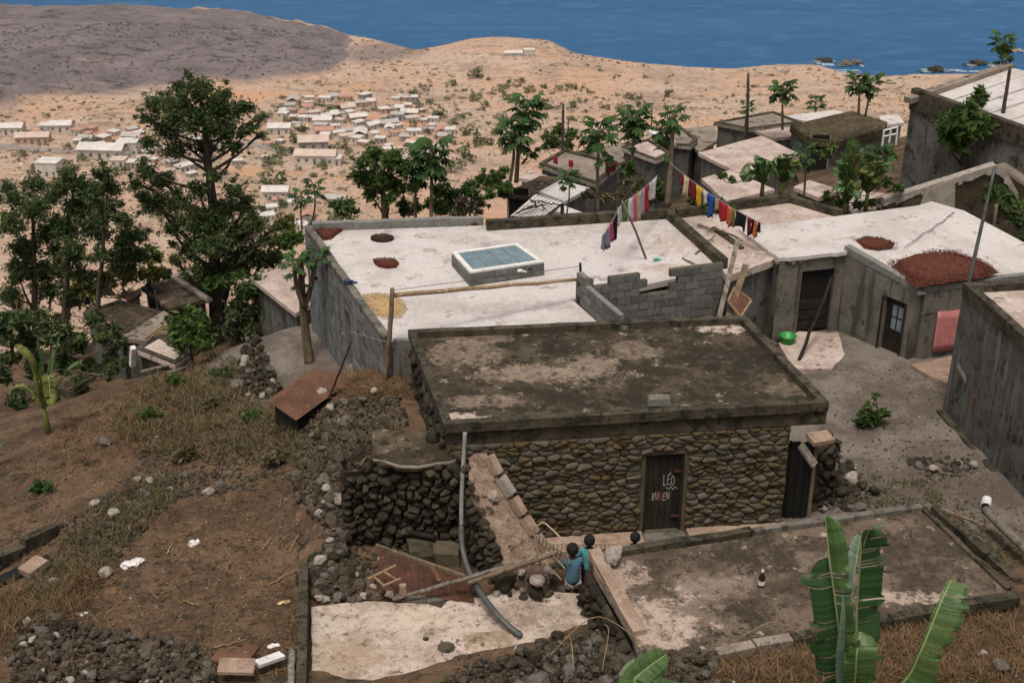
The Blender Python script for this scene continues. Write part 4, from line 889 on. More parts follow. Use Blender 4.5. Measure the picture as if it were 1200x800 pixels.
# rough shutter-board marks and a patch of worn plaster low on the face
mb = MB()
for i in range(9):
    u = .25 + i * .62; mb.beam(along(rA, rB, u, .02) - nR * .006, along(rA, rB, u + rnd.uniform(-.02, .02), ztop_r - .31) - nR * .004, .045, .01, nR)
mb.build('formwork_ridge', cement_d, rh)
kerb('wall_foot', moss, rh, rA - nR * .1, rB - nR * .1, .16, -.5, .1)
u_, z_ = hit(1142, 470, rA, rB); mb = MB(); mb.beam(along(rA, rB, u_, z_ - .14) - nR * .008, along(rA, rB, u_, z_ + .14) - nR * .008, .13, .014, nR); mb.build('rusty_patch', rust, rh)
u_, z_ = hit(1128, 440, rA, rB); mb = MB(); mb.beam(along(rA, rB, u_ - .3, z_ + .12) - nR * .006, along(rA, rB, u_ + .25, z_ - .05) - nR * .004, .10, .010, nR); mb.build('lime_patch', rock_pale, rh)
stick('pole', hose_d, V3(rA, ztop_r) + Vector((.12, .1, -.4)), Y(1166, 196, rA.y + .9), .05, .035, 'thin grey metal pole standing at the corner of the tall grey house', 'pole', .0)
# ---------------------------------------------------------------- ruined room beside the stone house
ru = thing('ruined_room', 'roofless ruin with dark rubble walls left of the stone house', 'ruin', (-2.2, 20.2, 0))
BA, BB = Vector((-3.35, 21.0, 0)), Vector((-.85, 20.72, 0))
mb = MB(); panel(mb, BA + Vector((0, .12, 0)), BB + Vector((0, .12, 0)), -.3, 1.55, 1.86, .35); mb.build('back_wall', mortar, ru)
rt_ = random.Random(4); jag = [rt_.uniform(.86, 1.0) for _ in range(12)]
stone_face(ru, BA, BB + Vector((.05, 0, 0)), -.1, 2.0, .21, .13, .13, dstone, dstone_i, (), 170, 11, .02, top=lambda t: .82 + .17 * t + .04 * jag[int(t * 9) % 12])
r4 = random.Random(44)
for i in range(40): put_rock(ru, BA.lerp(BB, r4.random()) + Vector((0, r4.uniform(-.05, .3), 1.5 + r4.uniform(0, .42))), r4.uniform(.16, .38), r4.choice((ROCKS, ROCKS_D, ROCKS_D)))
for i in range(46):                  # the fallen left side
    t_ = r4.random(); q = Vector((-3.35, 21.0, 0)).lerp(Vector((-3.75, 19.6, 0)), t_) + Vector((r4.uniform(-.3, .25), r4.uniform(-.1, .1), 0)); put_rock(ru, Vector((q.x, q.y, g(q.x - .25, q.y) * r4.uniform(.55, 1.0) + .02)), r4.uniform(.2, .46), r4.choice((ROCKS, ROCKS_D, ROCKS_D)))
# side wall whose worn top slopes down to the alley
nS = 9; LT = []; RT = []
lpx = [(547, 536), (548, 552), (552, 568), (561, 584), (566, 600), (572, 616), (577, 632), (583, 648), (588, 664)]
rpx = [(570, 530), (578, 548), (588, 566), (599, 584), (608, 600), (617, 615), (627, 630), (638, 645), (650, 660)]
for i in range(nS):
    y = 20.5 - .78 * i / (nS - 1); LT.append(Y(*lpx[i], y)); RT.append(Y(*rpx[i], y + .12)); 
    RT[-1].z = LT[-1].z = (RT[-1].z + LT[-1].z) / 2
mb = MB(); vs = []
rw = random.Random(2)
for i in range(nS): vs += [V3(LT[i], -.4), LT[i] + Vector((rw.uniform(-.05, .05), rw.uniform(-.05, .05), rw.uniform(-.06, .03))), LT[i].lerp(RT[i], rw.uniform(.35, .6)) + Vector((0, 0, rw.uniform(-.02, .05))), RT[i] + Vector((0, 0, rw.uniform(-.05, .04))), V3(RT[i], -.4)]
fs = [(0, 1, 2, 3, 4), tuple(5 * (nS - 1) + k for k in (4, 3, 2, 1, 0))]
for i in range(nS - 1):
    for k in range(4): fs.append((5 * i + k, 5 * i + k + 5, 5 * i + k + 6, 5 * i + k + 1))
mb.add(vs, fs); 
ramp_m = M('worn_wall_top', (.33, .235, .18), (.22, .155, .115), 2.5, .4, .6, (.10, .075, .052), 3.5, .55, .61, (.42, .33, .27), 6, .58, .64, bump=.8, bs=14, bd=.04)
mb.build('side_wall', ramp_m, ru)
for i in range(22): q = LT[8].lerp(RT[8], rw.uniform(-.15, 1.1)) + Vector((rw.uniform(-.1, .1), rw.uniform(-.35, .05), 0)); put_rock(ru, V3(q, rw.uniform(-.05, .42)), rw.uniform(.12, .3), rw.choice((ROCKS, ROCKS_D, ROCKS_P)))
for i in range(34): t_ = rw.uniform(0, 7.9); k_ = int(t_); q = LT[k_].lerp(LT[k_ + 1], t_ - k_); put_rock(ru, q + Vector((rw.uniform(-.08, .04), 0, rw.uniform(-.05, .04))), rw.uniform(.08, .2), rw.choice((ROCKS, ROCKS_D, ROCKS)))
stone_face(ru, LT[0] + Vector((-.03, 0, 0)), LT[-1] + Vector((-.03, 0, 0)), -.1, 1.9, .2, .13, .12, dstone, dstone_i, (), 60, 14, .02, top=lambda t: .98 - .52 * t)
for i in range(5):
    t = .4 + i * 1.45; a = RT[int(t)].lerp(RT[int(t) + 1], t % 1); b = RT[min(8, int(t + 1.2))].lerp(RT[min(8, int(t + 1.2) + 1)], (t + 1.2) % 1)
    mb = MB(); mb.beam(a + Vector((.0, 0, .07)), b + Vector((.0, 0, .07)), .17 + .02 * (i % 2), .15); mb.build('kerb_stone', plaster if i != 1 else rock_pale, ru)
put_rock(ru, LT[3].lerp(RT[3], .45) + Vector((0, 0, .06)), .3, ROCKS_P, name='round_stone')
# shelf of broken concrete left from the roof
sf = [Y(436, 541, 20.95), Y(470, 548, 20.8), Y(500, 547, 20.8), Y(522, 543, 20.85), Y(546, 536, 20.8)]
z_ = 2.0; shp = [P(437, 537, z_), P(452, 540, z_), P(468, 545, z_), P(490, 546, z_), P(512, 542, z_), P(530, 540, z_), P(546, 532, z_), P(522, 505, z_), P(435, 503, z_)]
mb = MB(); cap(mb, bumpy(shp, .2, .03, 3), .12); mb.build('roof_shelf', roof_dark, ru)
mb = MB(); 
for i in range(6): mb.beam(V3(shp[i], z_ - .02) + Vector((0, -.012, 0)), V3(shp[i + 1], z_ - .02) + Vector((0, -.012, 0)), .02, .05)
mb.build('broken_edge', rock_pale, ru)
put_rock(ru, P(507, 511, 2.08), .45, ROCKS_D, name='boulder'); 
for a, b, s in ((420, 532, .42), (398, 536, .36), (537, 533, .3), (409, 545, .3)): put_rock(ru, Y(a, b, 20.9), s, ROCKS_D, name='boulder')
# stone steps and sheets lying in it
for i, (pts, z, m_) in enumerate((([(476, 628), (505, 625), (508, 650), (480, 655)], .32, moss), ([(500, 632), (538, 634), (538, 650), (506, 648)], .28, mortar))): slab_px('step', m_, ru, pts, z, .3, .15, .02, i)
stick('beam', wood_d, Y(475, 622, 20.7), Y(510, 630, 20.6), .06, .06, parent=ru)
rs = thing('rusty_metal_sheet', 'dark rusty metal panel with a wooden top rail lying in the ruin', 'metal sheet', P(490, 690, .05))
a, b, c_, d_ = P(441, 693, .06), P(556, 706, .06), Y(552, 681, 19.55), Y(445, 641, 19.95)
mb = MB(); n_ = 14
for i in range(n_):
    p0, p1, q0, q1 = a.lerp(b, i / n_), a.lerp(b, (i + 1) / n_), d_.lerp(c_, i / n_), d_.lerp(c_, (i + 1) / n_); o = Vector((0, -.02 * (i % 2), .012 * (i % 2)))
    mb.prism([p0 + o, p1 + o, p1 + o + Vector((0, .015, .01)), p0 + o + Vector((0, .015, .01))], [q0 + o, q1 + o, q1 + o + Vector((0, .015, .01)), q0 + o + Vector((0, .015, .01))])
mb.build('sheet', rust_d, rs)
mb = MB(); mb.beam(d_ + Vector((-.08, 0, .03)), c_ + Vector((.05, 0, .03)), .07, .09); mb.build('top_rail', wood, rs)
mb = MB(); mb.beam(Y(505, 663, 19.35), Y(515, 680, 19.2), .1, .03); mb.build('orange_patch', rust, rs)
ld = thing('wooden_frame', 'small pale wooden ladder frame lying in the ruin rubble', 'frame', P(448, 685, .2))
fa, fb, fc, fd = Y(431, 678, 19.25), Y(464, 662, 19.4), Y(468, 678, 19.2), Y(440, 690, 19.0)
for x, y in ((fa, fb), (fb.lerp(fa, .45), fc.lerp(fd, .1)), (fc.lerp(fd, -.05), fd.lerp(fc, .3)), (fa.lerp(fb, .2), fd.lerp(fc, .35))): mb = MB(); mb.beam(x, y, .035, .03); mb.build('bar', bamboo, ld)
mb = MB(); mb.box(Y(472, 690, 19.0), .12, .09, .2, .2); tag(mb.build('brick', plaster), 'small pink brick standing beside the ladder frame', 'brick')
stick('plank', wood_g, Y(460, 702, 18.95), Y(636, 651, 19.25), .035, .05, 'long grey plank lying from the ruin floor to the sloping wall', 'plank', .004)
stick('plank', wood, Y(548, 683, 19.0), Y(652, 647, 19.2), .045, .05, 'dark brown plank lying above the long grey plank', 'plank', .004)
stick('log', bark, P(352, 637, .15), P(390, 612, .35), .08, .1, 'short brown log lying at the left edge of the ruin rubble', 'log', .02)

# ---------------------------------------------------------------- the two near slabs
ls = thing('pale_slab_roof', 'pale cement roof slab at the bottom with a square patch', 'roof', P(530, 750, 0))
out = [(365, 711), (395, 707), (430, 704), (470, 706), (500, 707), (517, 712), (524, 704), (545, 698), (562, 700), (580, 694), (620, 690), (660, 694), (700, 697), (735, 745), (690, 756), (590, 790), (530, 820), (366, 822)]
slab_left_s = M('pale_slab_stained', (.48, .40, .345), (.36, .285, .235), 1.5, .4, .62, (.19, .135, .095), 4.0, .565, .62, (.15, .105, .072), 8, .575, .62, bump=.5,
    spots=spots(P(530, 750, 0), [(400, 770, .9, .6, (.34, .245, .165), .7), (620, 720, .8, .35, (.16, .115, .08), .55), (480, 725, .8, .4, (.56, .45, .36), .6), (660, 740, .6, .3, (.2, .145, .1), .5), (440, 800, .9, .3, (.2, .145, .1), .5)], .05))
slab_px('slab', slab_left_s, ls, out, .05, .5, .15, .015, 6)
slab_px('grey_lip', cement, ls, [(470, 704), (502, 706), (524, 701), (546, 696), (560, 690), (562, 680), (530, 690), (490, 694)], .075, .3, .12, .015, 3)
slab_px('patch', slab_patch, ls, [(543, 741), (600, 738), (606, 780), (609, 800), (552, 812), (547, 780)], .085, .06, .2, .012, 2)
for i, (cx_, cy_, a_, b_) in enumerate(((523, 758, 11, 7), (499, 748, 4, 2.5))): slab_px('dark_stain_chip', rust_d if 0 else moss, ls, ell(cx_, cy_, a_, b_, 9), .056, .01, .06, .02, i)
kb = thing('concrete_kerb', 'narrow weathered concrete kerb wall along the left of the pale slab', 'kerb', P(355, 730, 0))
kerb('kerb_top', moss, kb, P(356, 657, .45), P(352, 815, .45), .17, -.2, .42)
stick('stump', wood_g, P(343, 762, .2), P(340, 815, .55), .07, .06, 'split grey stump post left of the kerb wall', 'post', .01)
hs_ = thing('hose_pipe', 'long plastic pipe running from the house corner down to the pale slab', 'pipe', P(611, 745, .08))
pp = [Y(545, 506, 20.7), Y(543, 540, 20.5), Y(541, 580, 20.25), Y(540.5, 617, 20.0)]
pq = [Y(540.5, 617, 20.0), Y(542, 642, 19.75), Y(550, 670, 19.35), Y(565, 697, 18.8), Y(583, 720, 18.35), Y(598, 735, 18.1), P(611, 745, .1)]
def smooth(p, k=5):
    out = []
    for i in range(len(p) - 1):
        a, b, c_, d_ = p[max(i - 1, 0)], p[i], p[i + 1], p[min(i + 2, len(p) - 1)]
        for j in range(k):
            t = j / k; out.append(.5 * ((2 * b) + (c_ - a) * t + (2 * a - 5 * b + 4 * c_ - d_) * t * t + (3 * b - a - 3 * c_ + d_) * t ** 3))
    return out + [p[-1]]
mb = MB(); mb.tube(smooth(pp), .042, 10); mb.build('pale_section', hose, hs_, smooth=True); mb = MB(); mb.tube(smooth(pq), .058, 10); mb.build('dark_section', hose_d, hs_, smooth=True)
for n_, px, py, s, rset, lb in (('boulder', 592, 682, .56, ROCKS_D, 'big dark boulder on the back edge of the pale slab'), ('boulder', 629, 692, .42, ROCKS_D, 'dark boulder under the white flat stone')):
    tag(put_rock(None, P(px, py, .2), s, rset, name=n_), lb, 'boulder')
tag(put_rock(None, P(629, 681, .42), .4, ROCKS_P, name='white_stone'), 'square white stone resting on a dark boulder near the boys', 'stone')
r_ = rnd
t = thing('rubble_row', 'row of small rubble along the back edge of the pale slab', 'rubble', P(520, 700, .05))
for i in range(46):
    px = r_.choice((r_.uniform(370, 470), r_.uniform(580, 660))); py = 703 - (px - 370) * .02 + r_.uniform(-9, 1); put_rock(t, P(px, py, .05 + r_.uniform(0, .06)), r_.uniform(.1, .24), r_.choice((ROCKS, ROCKS, ROCKS_P, ROCKS_G)))
rr = thing('stained_slab_roof', 'dark stained cement roof slab in front of the plank door', 'roof', P(900, 680, .9))
ZR = 1.0; rp = [(690, 655), (722, 646), (830, 630), (1080, 594), (1184, 692), (1000, 730), (838, 764), (748, 778), (742, 742)]
rpw = [P(a, b, ZR) for a, b in rp]
PL2, DK2 = (.43, .335, .275), (.036, .028, .019)
slab_right_s = M('stained_slab_patched', (.07, .052, .037), (.145, .108, .082), 1.1, .38, .62, (.40, .31, .25), 3.2, .60, .67, (.038, .030, .02), 4.5, .53, .60, bump=.5,
    spots=spots(P(900, 680, .9), [(765, 725, 1.15, .75, PL2, .95), (720, 680, .6, .6, PL2, .7), (830, 690, .8, .5, PL2, .35), (1060, 700, 1.0, .2, PL2, .85), (900, 650, 1.4, .5, DK2, .8), (1080, 650, .9, .8, DK2, .6), (860, 715, .9, .35, DK2, .7), (960, 660, .5, .4, PL2, .3)], ZR))
mb = MB(); cap(mb, rpw, .18); mb.build('slab', slab_right_s, rr)
mb = MB(); ring(mb, inset(rpw, .1), .2, -.5, ZR - .185); mb.build('wall', cement_d, rr)
stone_face(rr, P(688, 655, ZR) + Vector((.0, 0, 0)), P(744, 760, ZR), -.3, 1.12, .3, .19, .12, dstone, dstone_i, (), 40, 17, .02)
kerb('side_kerb', plaster, rr, P(690, 652, ZR) + Vector((.1, .1, 0)), P(741, 744, ZR) + Vector((.12, 0, 0)), .24, ZR - .1, ZR + .1)
kerb('back_kerb', moss, rr, P(722, 650, ZR), P(880, 626, ZR), .16, ZR - .1, ZR + .12); kerb('back_kerb', cement, rr, P(883, 625, ZR), P(1079, 597, ZR), .13, ZR - .1, ZR + .10)
kerb('right_kerb', moss, rr, P(1081, 597, ZR), P(1182, 692, ZR), .1, ZR - .1, ZR + .06)
fk = [(838, 766), (882, 757), (926, 749), (985, 737), (1040, 726), (1095, 715), (1140, 706), (1190, 700)]
for i in range(len(fk) - 1):
    a, b = P(*fk[i], ZR), P(*fk[i + 1], ZR); mb = MB(); mb.beam(a + (b - a) * .02 + Vector((0, -.08, .02 + .02 * (i % 2))), b - (b - a) * .02 + Vector((0, -.08, .03)), .2, .2); mb.build('front_kerb_block', moss if i > 1 else roof_mid, rr)
tag(put_rock(None, P(719, 650, ZR + .22), .48, ROCKS_P, name='white_boulder'), 'round whitish boulder on the back left corner of the stained slab', 'boulder')
q = P(892, 686, ZR); t = thing('bottle', 'dark glass bottle with a pale label standing on the stained slab', 'bottle', q)
glass = M('bottle_glass', (.02, .012, .008), rough=.15, spec=.6, grain=0, bump=0)
mb = MB(); mb.lathe(q, [(.0, .003), (.06, .003), (.062, .03), (.062, .19), (.03, .25), (.022, .31), (0, .31)], 14); mb.build('glass_body', glass, t, smooth=True)
mb = MB(); mb.lathe(q, [(.0635, .04), (.0635, .13)], 14); mb.build('label', white_plastic, t); mb = MB(); mb.lathe(q, [(.024, .29), (.026, .33), (0, .33)], 12); mb.build('cap', white_plastic, t)
tag(put_rock(None, P(842, 688, ZR + .02), .06, ROCKS_P, name='white_pebble'), 'lone white pebble on the stained slab left of the bottle', 'stone')

# ---------------------------------------------------------------- folded bed frame and the boys
bf = thing('bed_frame', 'rusty folded metal bed frame with wire springs beside the boys', 'bed frame', P(650, 665, -.25))
mb = MB(); lp = smooth([Y(633, 660, 19.75), Y(626, 622, 19.75), Y(631, 615, 19.75), Y(637, 612, 19.75), Y(646, 619, 19.6), Y(658, 631, 19.4), Y(661, 637, 19.35), Y(668, 662, 19.3)]); mb.tube(lp, .016, 8); mb.build('head_rail', metal, bf, smooth=True)
mb = MB(); lp = smooth([Y(658, 679, 19.3), Y(645, 665, 19.4), Y(636, 655, 19.45), Y(636, 650, 19.45), Y(643, 647, 19.4), Y(652, 655, 19.3), Y(662, 666, 19.25)]); mb.tube(lp, .016, 8); mb.build('foot_rail', metal, bf, smooth=True)
mb = MB(); mb.tube([Y(626, 624, 19.8), Y(644, 638, 19.8), Y(660, 648, 19.7)], .012, 6); mb.tube([Y(640, 637, 19.95), Y(724, 637, 19.95)], .014, 6); mb.tube([Y(644, 637, 19.9), Y(645, 664, 19.9)], .013, 6); mb.build('side_rail', metal, bf, smooth=True)
for i in range(16):
    x0 = 643 + i * 5; zz = [Y(x0, 638, 19.94), Y(x0 + 1.5, 641, 19.93), Y(x0 - .5, 644, 19.93), Y(x0 + 1, 648, 19.92)]; mb = MB(); mb.tube(zz, .007, 5); mb.build('spring', rust_d, bf)
for i in range(8):
    t_ = i / 7; a = Y(627, 622, 19.78).lerp(Y(656, 645, 19.7), t_); mb = MB(); mb.tube([a, a + Vector((.03, .02, -.1)), a + Vector((-.01, .02, -.22))], .007, 5); mb.build('spring', rust_d, bf)
def skinmesh(name, verts, edges, radii, mat, parent, sub=2):
    me = bpy.data.meshes.new(name); me.from_pydata([tuple(v) for v in verts], edges, []); o = link(name, me, None)
    md = o.modifiers.new('skin', 'SKIN'); md.use_smooth_shade = True
    for i, rr_ in enumerate(radii): me.skin_vertices[0].data[i].radius = rr_ if isinstance(rr_, tuple) else (rr_, rr_)
    me.skin_vertices[0].data[0].use_root = True
    sb = o.modifiers.new('sub', 'SUBSURF'); sb.levels = sb.render_levels = sub
    dg = bpy.context.evaluated_depsgraph_get(); m2 = bpy.data.meshes.new_from_object(o.evaluated_get(dg)); bpy.data.objects.remove(o)
    m2.materials.clear(); m2.materials.append(mat); m2.polygons.foreach_set('use_smooth', [True] * len(m2.polygons))
    return link(name, m2, parent)
def boy(label, loc, yaw, h, shirt_m, short_m, hands, lean=.0, bend=0., turn=0.):
    """facing local +y; hands = two local targets; built at 1.2 m then scaled"""
    t = thing('person', label, 'person', loc); t.rotation_euler = (0, 0, yaw); s = h / 1.2; t.scale = (s, s, s)
    hip = .56 - bend * .16; ty = lambda z: lean * max(0, z - hip)
    v = []; e_ = []; rd = []
    def add(p, r, par=None):
        v.append(Vector(p)); rd.append(r)
        if par is not None: e_.append((par, len(v) - 1))
        return len(v) - 1
    pel = add((0, 0, hip), (.088, .07)); wa = add((0, ty(hip + .12), hip + .12), (.075, .058), pel); chst = add((0, ty(hip + .26), hip + .26), (.088, .066), wa)
    sho = add((0, ty(hip + .36), hip + .36), (.065, .05), chst); nk = add((0, ty(hip + .42) + .005, hip + .42), .036, sho)
    hz_ = hip + .52; hy = ty(hip + .50) + .012
    hd0 = add((0, hy, hip + .46), .05, nk); hd1 = add((0, hy + .004, hz_), (.080, .092), hd0); hd2 = add((0, hy - .004, hz_ + .065), (.068, .078), hd1)
    for sx, hand in ((-1, hands[0]), (1, hands[1])):
        sp = Vector((sx * .115, ty(hip + .35), hip + .35)); hp = Vector(hand); mid = sp.lerp(hp, .5) + Vector((sx * .03, -.02, -.06))
        a = add(sp, .036, sho); b = add(mid, .028, a); c = add(mid.lerp(hp, .85), .022, b); d = add(hp, (.02, .026), c)
        dr_ = (hp - mid).normalized(); side = Vector((sx, 0, 0)).cross(dr_).normalized(); k = []
        for f in range(4):
            o = Vector((sx * (.018 - .012 * f), 0, 0)); L_ = (.045, .052, .055, .042)[f]
            f1 = add(hp + dr_ * .03 + o, .009, d); f2 = add(hp + dr_ * (.03 + L_ * .6) + o + Vector((0, 0, -.008)), .008, f1); add(hp + dr_ * (.03 + L_) + o + Vector((0, 0, -.024)), .007, f2)
        t1 = add(hp + Vector((-sx * .03, 0, .0)) + dr_ * .012, .009, d); add(hp + Vector((-sx * .036, 0, -.006)) + dr_ * .04, .008, t1)
    for sx in (-1, 1):
        hp = add((sx * .06, 0, hip - .05), .06, pel); kn = add((sx * .075, .02 + bend * .2, hip * .52), .042, hp); ca = add((sx * .075, .0 + bend * .06, hip * .3), .038, kn); an = add((sx * .075, -.01, .06), .026, ca); hl = add((sx * .075, -.02, .025), .026, an); add((sx * .08, .11, .02), .024, hl)
    body = skinmesh('body', v, e_, rd, skin, t)
    hc = Vector((0, hy + .002, hz_ + .02))
    hv = [hc + Vector((q[0] * .205, q[1] * .225 - .008, q[2] * .215)) for q in ICO2 if not (q[1] > .28 and q[2] < .18) and q[2] > -.32]
    hair_me = MB(); V_ = [Vector(q) for q in ICO2 * 1.0]; keep = [i for i, q in enumerate(ICO2) if not (q[1] > .22 and q[2] < .2) and q[2] > -.36]; ix = {i: k for k, i in enumerate(keep)}
    hair_me.add([hc + Vector((ICO2[i][0] * .215, ICO2[i][1] * .235 - .004, ICO2[i][2] * .235 + .004)) for i in keep], [tuple(ix[j] for j in f) for f in ICO2F if all(j in ix for j in f)])
    hm_ = hair_me.mesh('hair', hair, smooth=True); ho = link('hair', hm_, t); sdm = ho.modifiers.new('s', 'SUBSURF'); sdm.levels = sdm.render_levels = 1; so = ho.modifiers.new('t', 'SOLIDIFY'); so.thickness = .012
    for sx in (-1, 1):
        mb = MB(); mb.add([hc + Vector((sx * .082 + q[0] * .02, q[1] * .034 - .002, q[2] * .052 - .028)) for q in ICO2], [tuple(f) for f in ICO2F]); link('ear', mb.mesh('ear', skin, smooth=True), t)
        mb = MB(); mb.add([hc + Vector((sx * .03 + q[0] * .018, .088 + q[1] * .012, -.022 + q[2] * .014)) for q in ICO2], [tuple(f) for f in ICO2F]); link('eye', mb.mesh('eye', white_paint, smooth=True), t)
    mb = MB(); mb.add([hc + Vector((q[0] * .03, .094 + q[1] * .03, -.048 + q[2] * .03)) for q in ICO2], [tuple(f) for f in ICO2F]); link('nose', mb.mesh('nose', skin, smooth=True), t)
    mb = MB(); mb.add([hc + Vector((q[0] * .045, .084 + q[1] * .016, -.08 + q[2] * .014)) for q in ICO2], [tuple(f) for f in ICO2F]); link('mouth', mb.mesh('mouth', rust_d, smooth=True), t)
    # loose t-shirt: torso and short sleeves
    sv = [(0, -.0, hip - .08), (0, ty(hip + .05), hip + .06), (0, ty(hip + .2), hip + .2), (0, ty(hip + .31), hip + .31), (0, ty(hip + .385), hip + .385)]; sr = [(.128, .108), (.118, .096), (.116, .088), (.10, .07), (.046, .042)]
    se = [(0, 1), (1, 2), (2, 3), (3, 4)]
    for sx, hand in ((-1, hands[0]), (1, hands[1])):
        sp = Vector((sx * .118, ty(hip + .35), hip + .338)); hp = Vector(hand); mid = sp.lerp(hp, .5) + Vector((sx * .03, -.02, -.06)); k = len(sv)
        sv += [sp, sp.lerp(mid, .75)]; sr += [.056, .054]; se += [(3, k), (k, k + 1)]
    skinmesh('t_shirt', sv, se, sr, shirt_m, t)
    skinmesh('shorts', [(0, 0, hip + .0), (.058, .0, hip - .06), (.075, .02 + bend * .14, hip * .62), (-.058, 0, hip - .06), (-.075, .02 + bend * .14, hip * .62)], [(0, 1), (1, 2), (0, 3), (3, 4)], [(.10, .085), .078, .07, .078, .07], short_m, t)
    return t
c_blue = cloth('blue_shirt', (.085, .185, .27)); c_teal = cloth('turquoise_shirt', (.10, .42, .45)); c_grey = cloth('grey_shorts', (.36, .34, .32)); c_dark = cloth('dark_shorts', (.03, .035, .06)); c_tan = cloth('tan_shirt', (.3, .2, .12))
fz = -.32
def stand(px, py, y, h): q = Y(px, py, y); return Vector((q.x, y, q.z - h * (.905 if 0 else 1.08 / 1.2)))
q = stand(672, 643, 19.42, 1.36); boy('boy in a loose blue t-shirt seen from behind, leaning on the bed frame', Vector((q.x, 19.36, q.z)), R(8), 1.36, c_blue, c_grey, ((-.17, .22, .62), (.2, .2, .62)), .14, .25)
q = stand(690.5, 634, 19.75, 1.28); boy('boy in a bright turquoise t-shirt standing behind the kerb corner', Vector((q.x, 19.72, q.z)), R(-6), 1.28, c_teal, c_dark, ((-.2, .16, .6), (.17, .2, .68)), .06, .05)
q = stand(744, 631, 20.0, 1.2); boy('boy of whom only the dark head shows above the back kerb', Vector((q.x, 20.0, q.z)), R(-15), 1.2, c_tan, c_dark, ((-.15, .12, .5), (.15, .12, .5)), .05, .05)

# ---------------------------------------------------------------- the small hut with the rusty roof
hu = thing('rusty_roof_hut', 'low pen with a rusty corrugated sheet roof left of the rubble', 'hut', P(330, 505, .2))
ha, hb, hc_, hd_ = P(313, 469, .85), P(347, 493, .85), P(413, 446, 1.1), P(366, 433, 1.1)
mb = MB(); n_ = 26; m_ = 3
for i in range(n_):
    for j in range(m_):
        f = lambda s_, t_: ha.lerp(hb, s_).lerp(hd_.lerp(hc_, s_), t_); o = Vector((0, 0, .014 * (i % 2) + .008 * j)); a, b, c_, d_ = f(i / n_, j / m_), f((i + 1) / n_, j / m_), f((i + 1) / n_, (j + 1) / m_ + .03), f(i / n_, (j + 1) / m_ + .03)
        mb.prism([x + o - Vector((0, 0, .008)) for x in (a, b, c_, d_)], [x + o for x in (a, b, c_, d_)])
mb.build('roof_sheet', rust, hu)
wl = inset([ha, hb, hc_, hd_], .12); mb = MB(); ring(mb, wl, .12, [-.3, -.3, .3, .2], [q.z - .03 for q in wl]); mb.build('wall', wood_d, hu)
mb = MB(); mb.prism([P(395, 452, 1.16), P(408, 447, 1.16), P(414, 449, 1.16), P(400, 456, 1.16)], [P(395, 452, 1.19), P(408, 447, 1.19), P(414, 449, 1.19), P(400, 456, 1.19)]); mb.build('loose_sheet', rust, hu)
stick('stick', wood_d, P(385, 468, 1.1), Y(412, 400, 25.2), .03, .02, 'thin dark stick standing on the rusty hut roof', 'stick', .005)

# ---------------------------------------------------------------- rubble heaps, terrace walls and loose stones
def inpoly(px, py, pol):
    s = False
    for i in range(len(pol)):
        a, b = pol[i], pol[i - 1]
        if (a[1] > py) != (b[1] > py) and px < (b[0] - a[0]) * (py - a[1]) / (b[1] - a[1]) + a[0]: s = not s
    return s
def rubble(name, label, cat, pol, big, small, s0, s1, lift=.0, pale=.06, seed=1, rset=None, sm=None):
    r = random.Random(seed); xs = [p[0] for p in pol]; ys = [p[1] for p in pol]
    c = G(sum(xs) / len(xs), sum(ys) / len(ys)); t = thing(name, label, cat, c)
    def pick():
        while 1:
            x, y = r.uniform(min(xs), max(xs)), r.uniform(min(ys), max(ys))
            if inpoly(x, y, pol): return G(x, y)
    for i in range(big):
        s = s0 + (s1 - s0) * r.random() ** 2; q = pick(); u = r.random()
        s *= 1.45 if r.random() < .12 else 1.0; put_rock(t, q + Vector((0, 0, lift * r.random() - s * .03)), s, ROCKS_P if u < pale else (ROCKS_G if u < .25 else (rset or ROCKS)))
    it = []
    for i in range(small):
        q = pick(); it.append((q.x, q.y, q.z + .02 + lift * .5 * r.random(), r.uniform(.05, .16)))
    if it: tag(bulk_rocks('small_stones', it, sm or rock_i, t, seed), kind='stuff')
    return t
rubble('rubble_heap', 'rubble heap of dark stones below the white house, right of the rusty hut', 'rubble heap', [(350, 495), (395, 470), (420, 462), (470, 468), (476, 500), (435, 505), (430, 535), (385, 548), (350, 545)], 230, 900, .10, .30, .10, .03, 21)
rubble('rubble_slope', 'tumbled stones spilling down left of the ruined room', 'rubble heap', [(345, 545), (400, 540), (402, 600), (415, 640), (430, 690), (400, 702), (372, 705), (370, 660), (385, 625), (345, 580)], 190, 700, .10, .36, .10, .06, 22)
rubble('ruin_floor_rubble', 'stones scattered on the floor of the ruined room', 'rubble', [(420, 640), (540, 632), (545, 660), (470, 660), (440, 690), (425, 690)], 45, 120, .1, .3, .05, .08, 23)
rubble('dry_stone_wall', 'long low heap of brown stones along the bottom edge left of the banana', 'stone wall', [(515, 800), (530, 792), (585, 775), (645, 752), (700, 740), (745, 745), (832, 772), (842, 800), (840, 815), (515, 815)], 290, 900, .12, .30, .2, .02, 24)
rubble('dry_stone_wall', 'heap of grey brown field stones in the bottom left corner', 'stone wall', [(12, 800), (18, 745), (60, 725), (110, 740), (170, 745), (235, 762), (258, 800), (250, 812), (10, 812)], 280, 900, .10, .30, .16, .04, 25)
rubble('terrace_wall', 'collapsed stone terrace bank crossing the field on the left', 'stone wall', [(20, 712), (70, 655), (70, 620), (118, 585), (165, 562), (240, 552), (300, 560), (300, 575), (215, 582), (180, 610), (140, 655), (110, 665), (70, 705), (40, 725)], 150, 900, .08, .3, .06, .05, 26)
rubble('retaining_wall', 'rough stone retaining wall below the pale yard left of the white house', 'stone wall', [(289, 392), (300, 392), (312, 420), (330, 455), (322, 468), (288, 466), (283, 440)], 110, 260, .12, .3, .2, .05, 27, ROCKS_D)
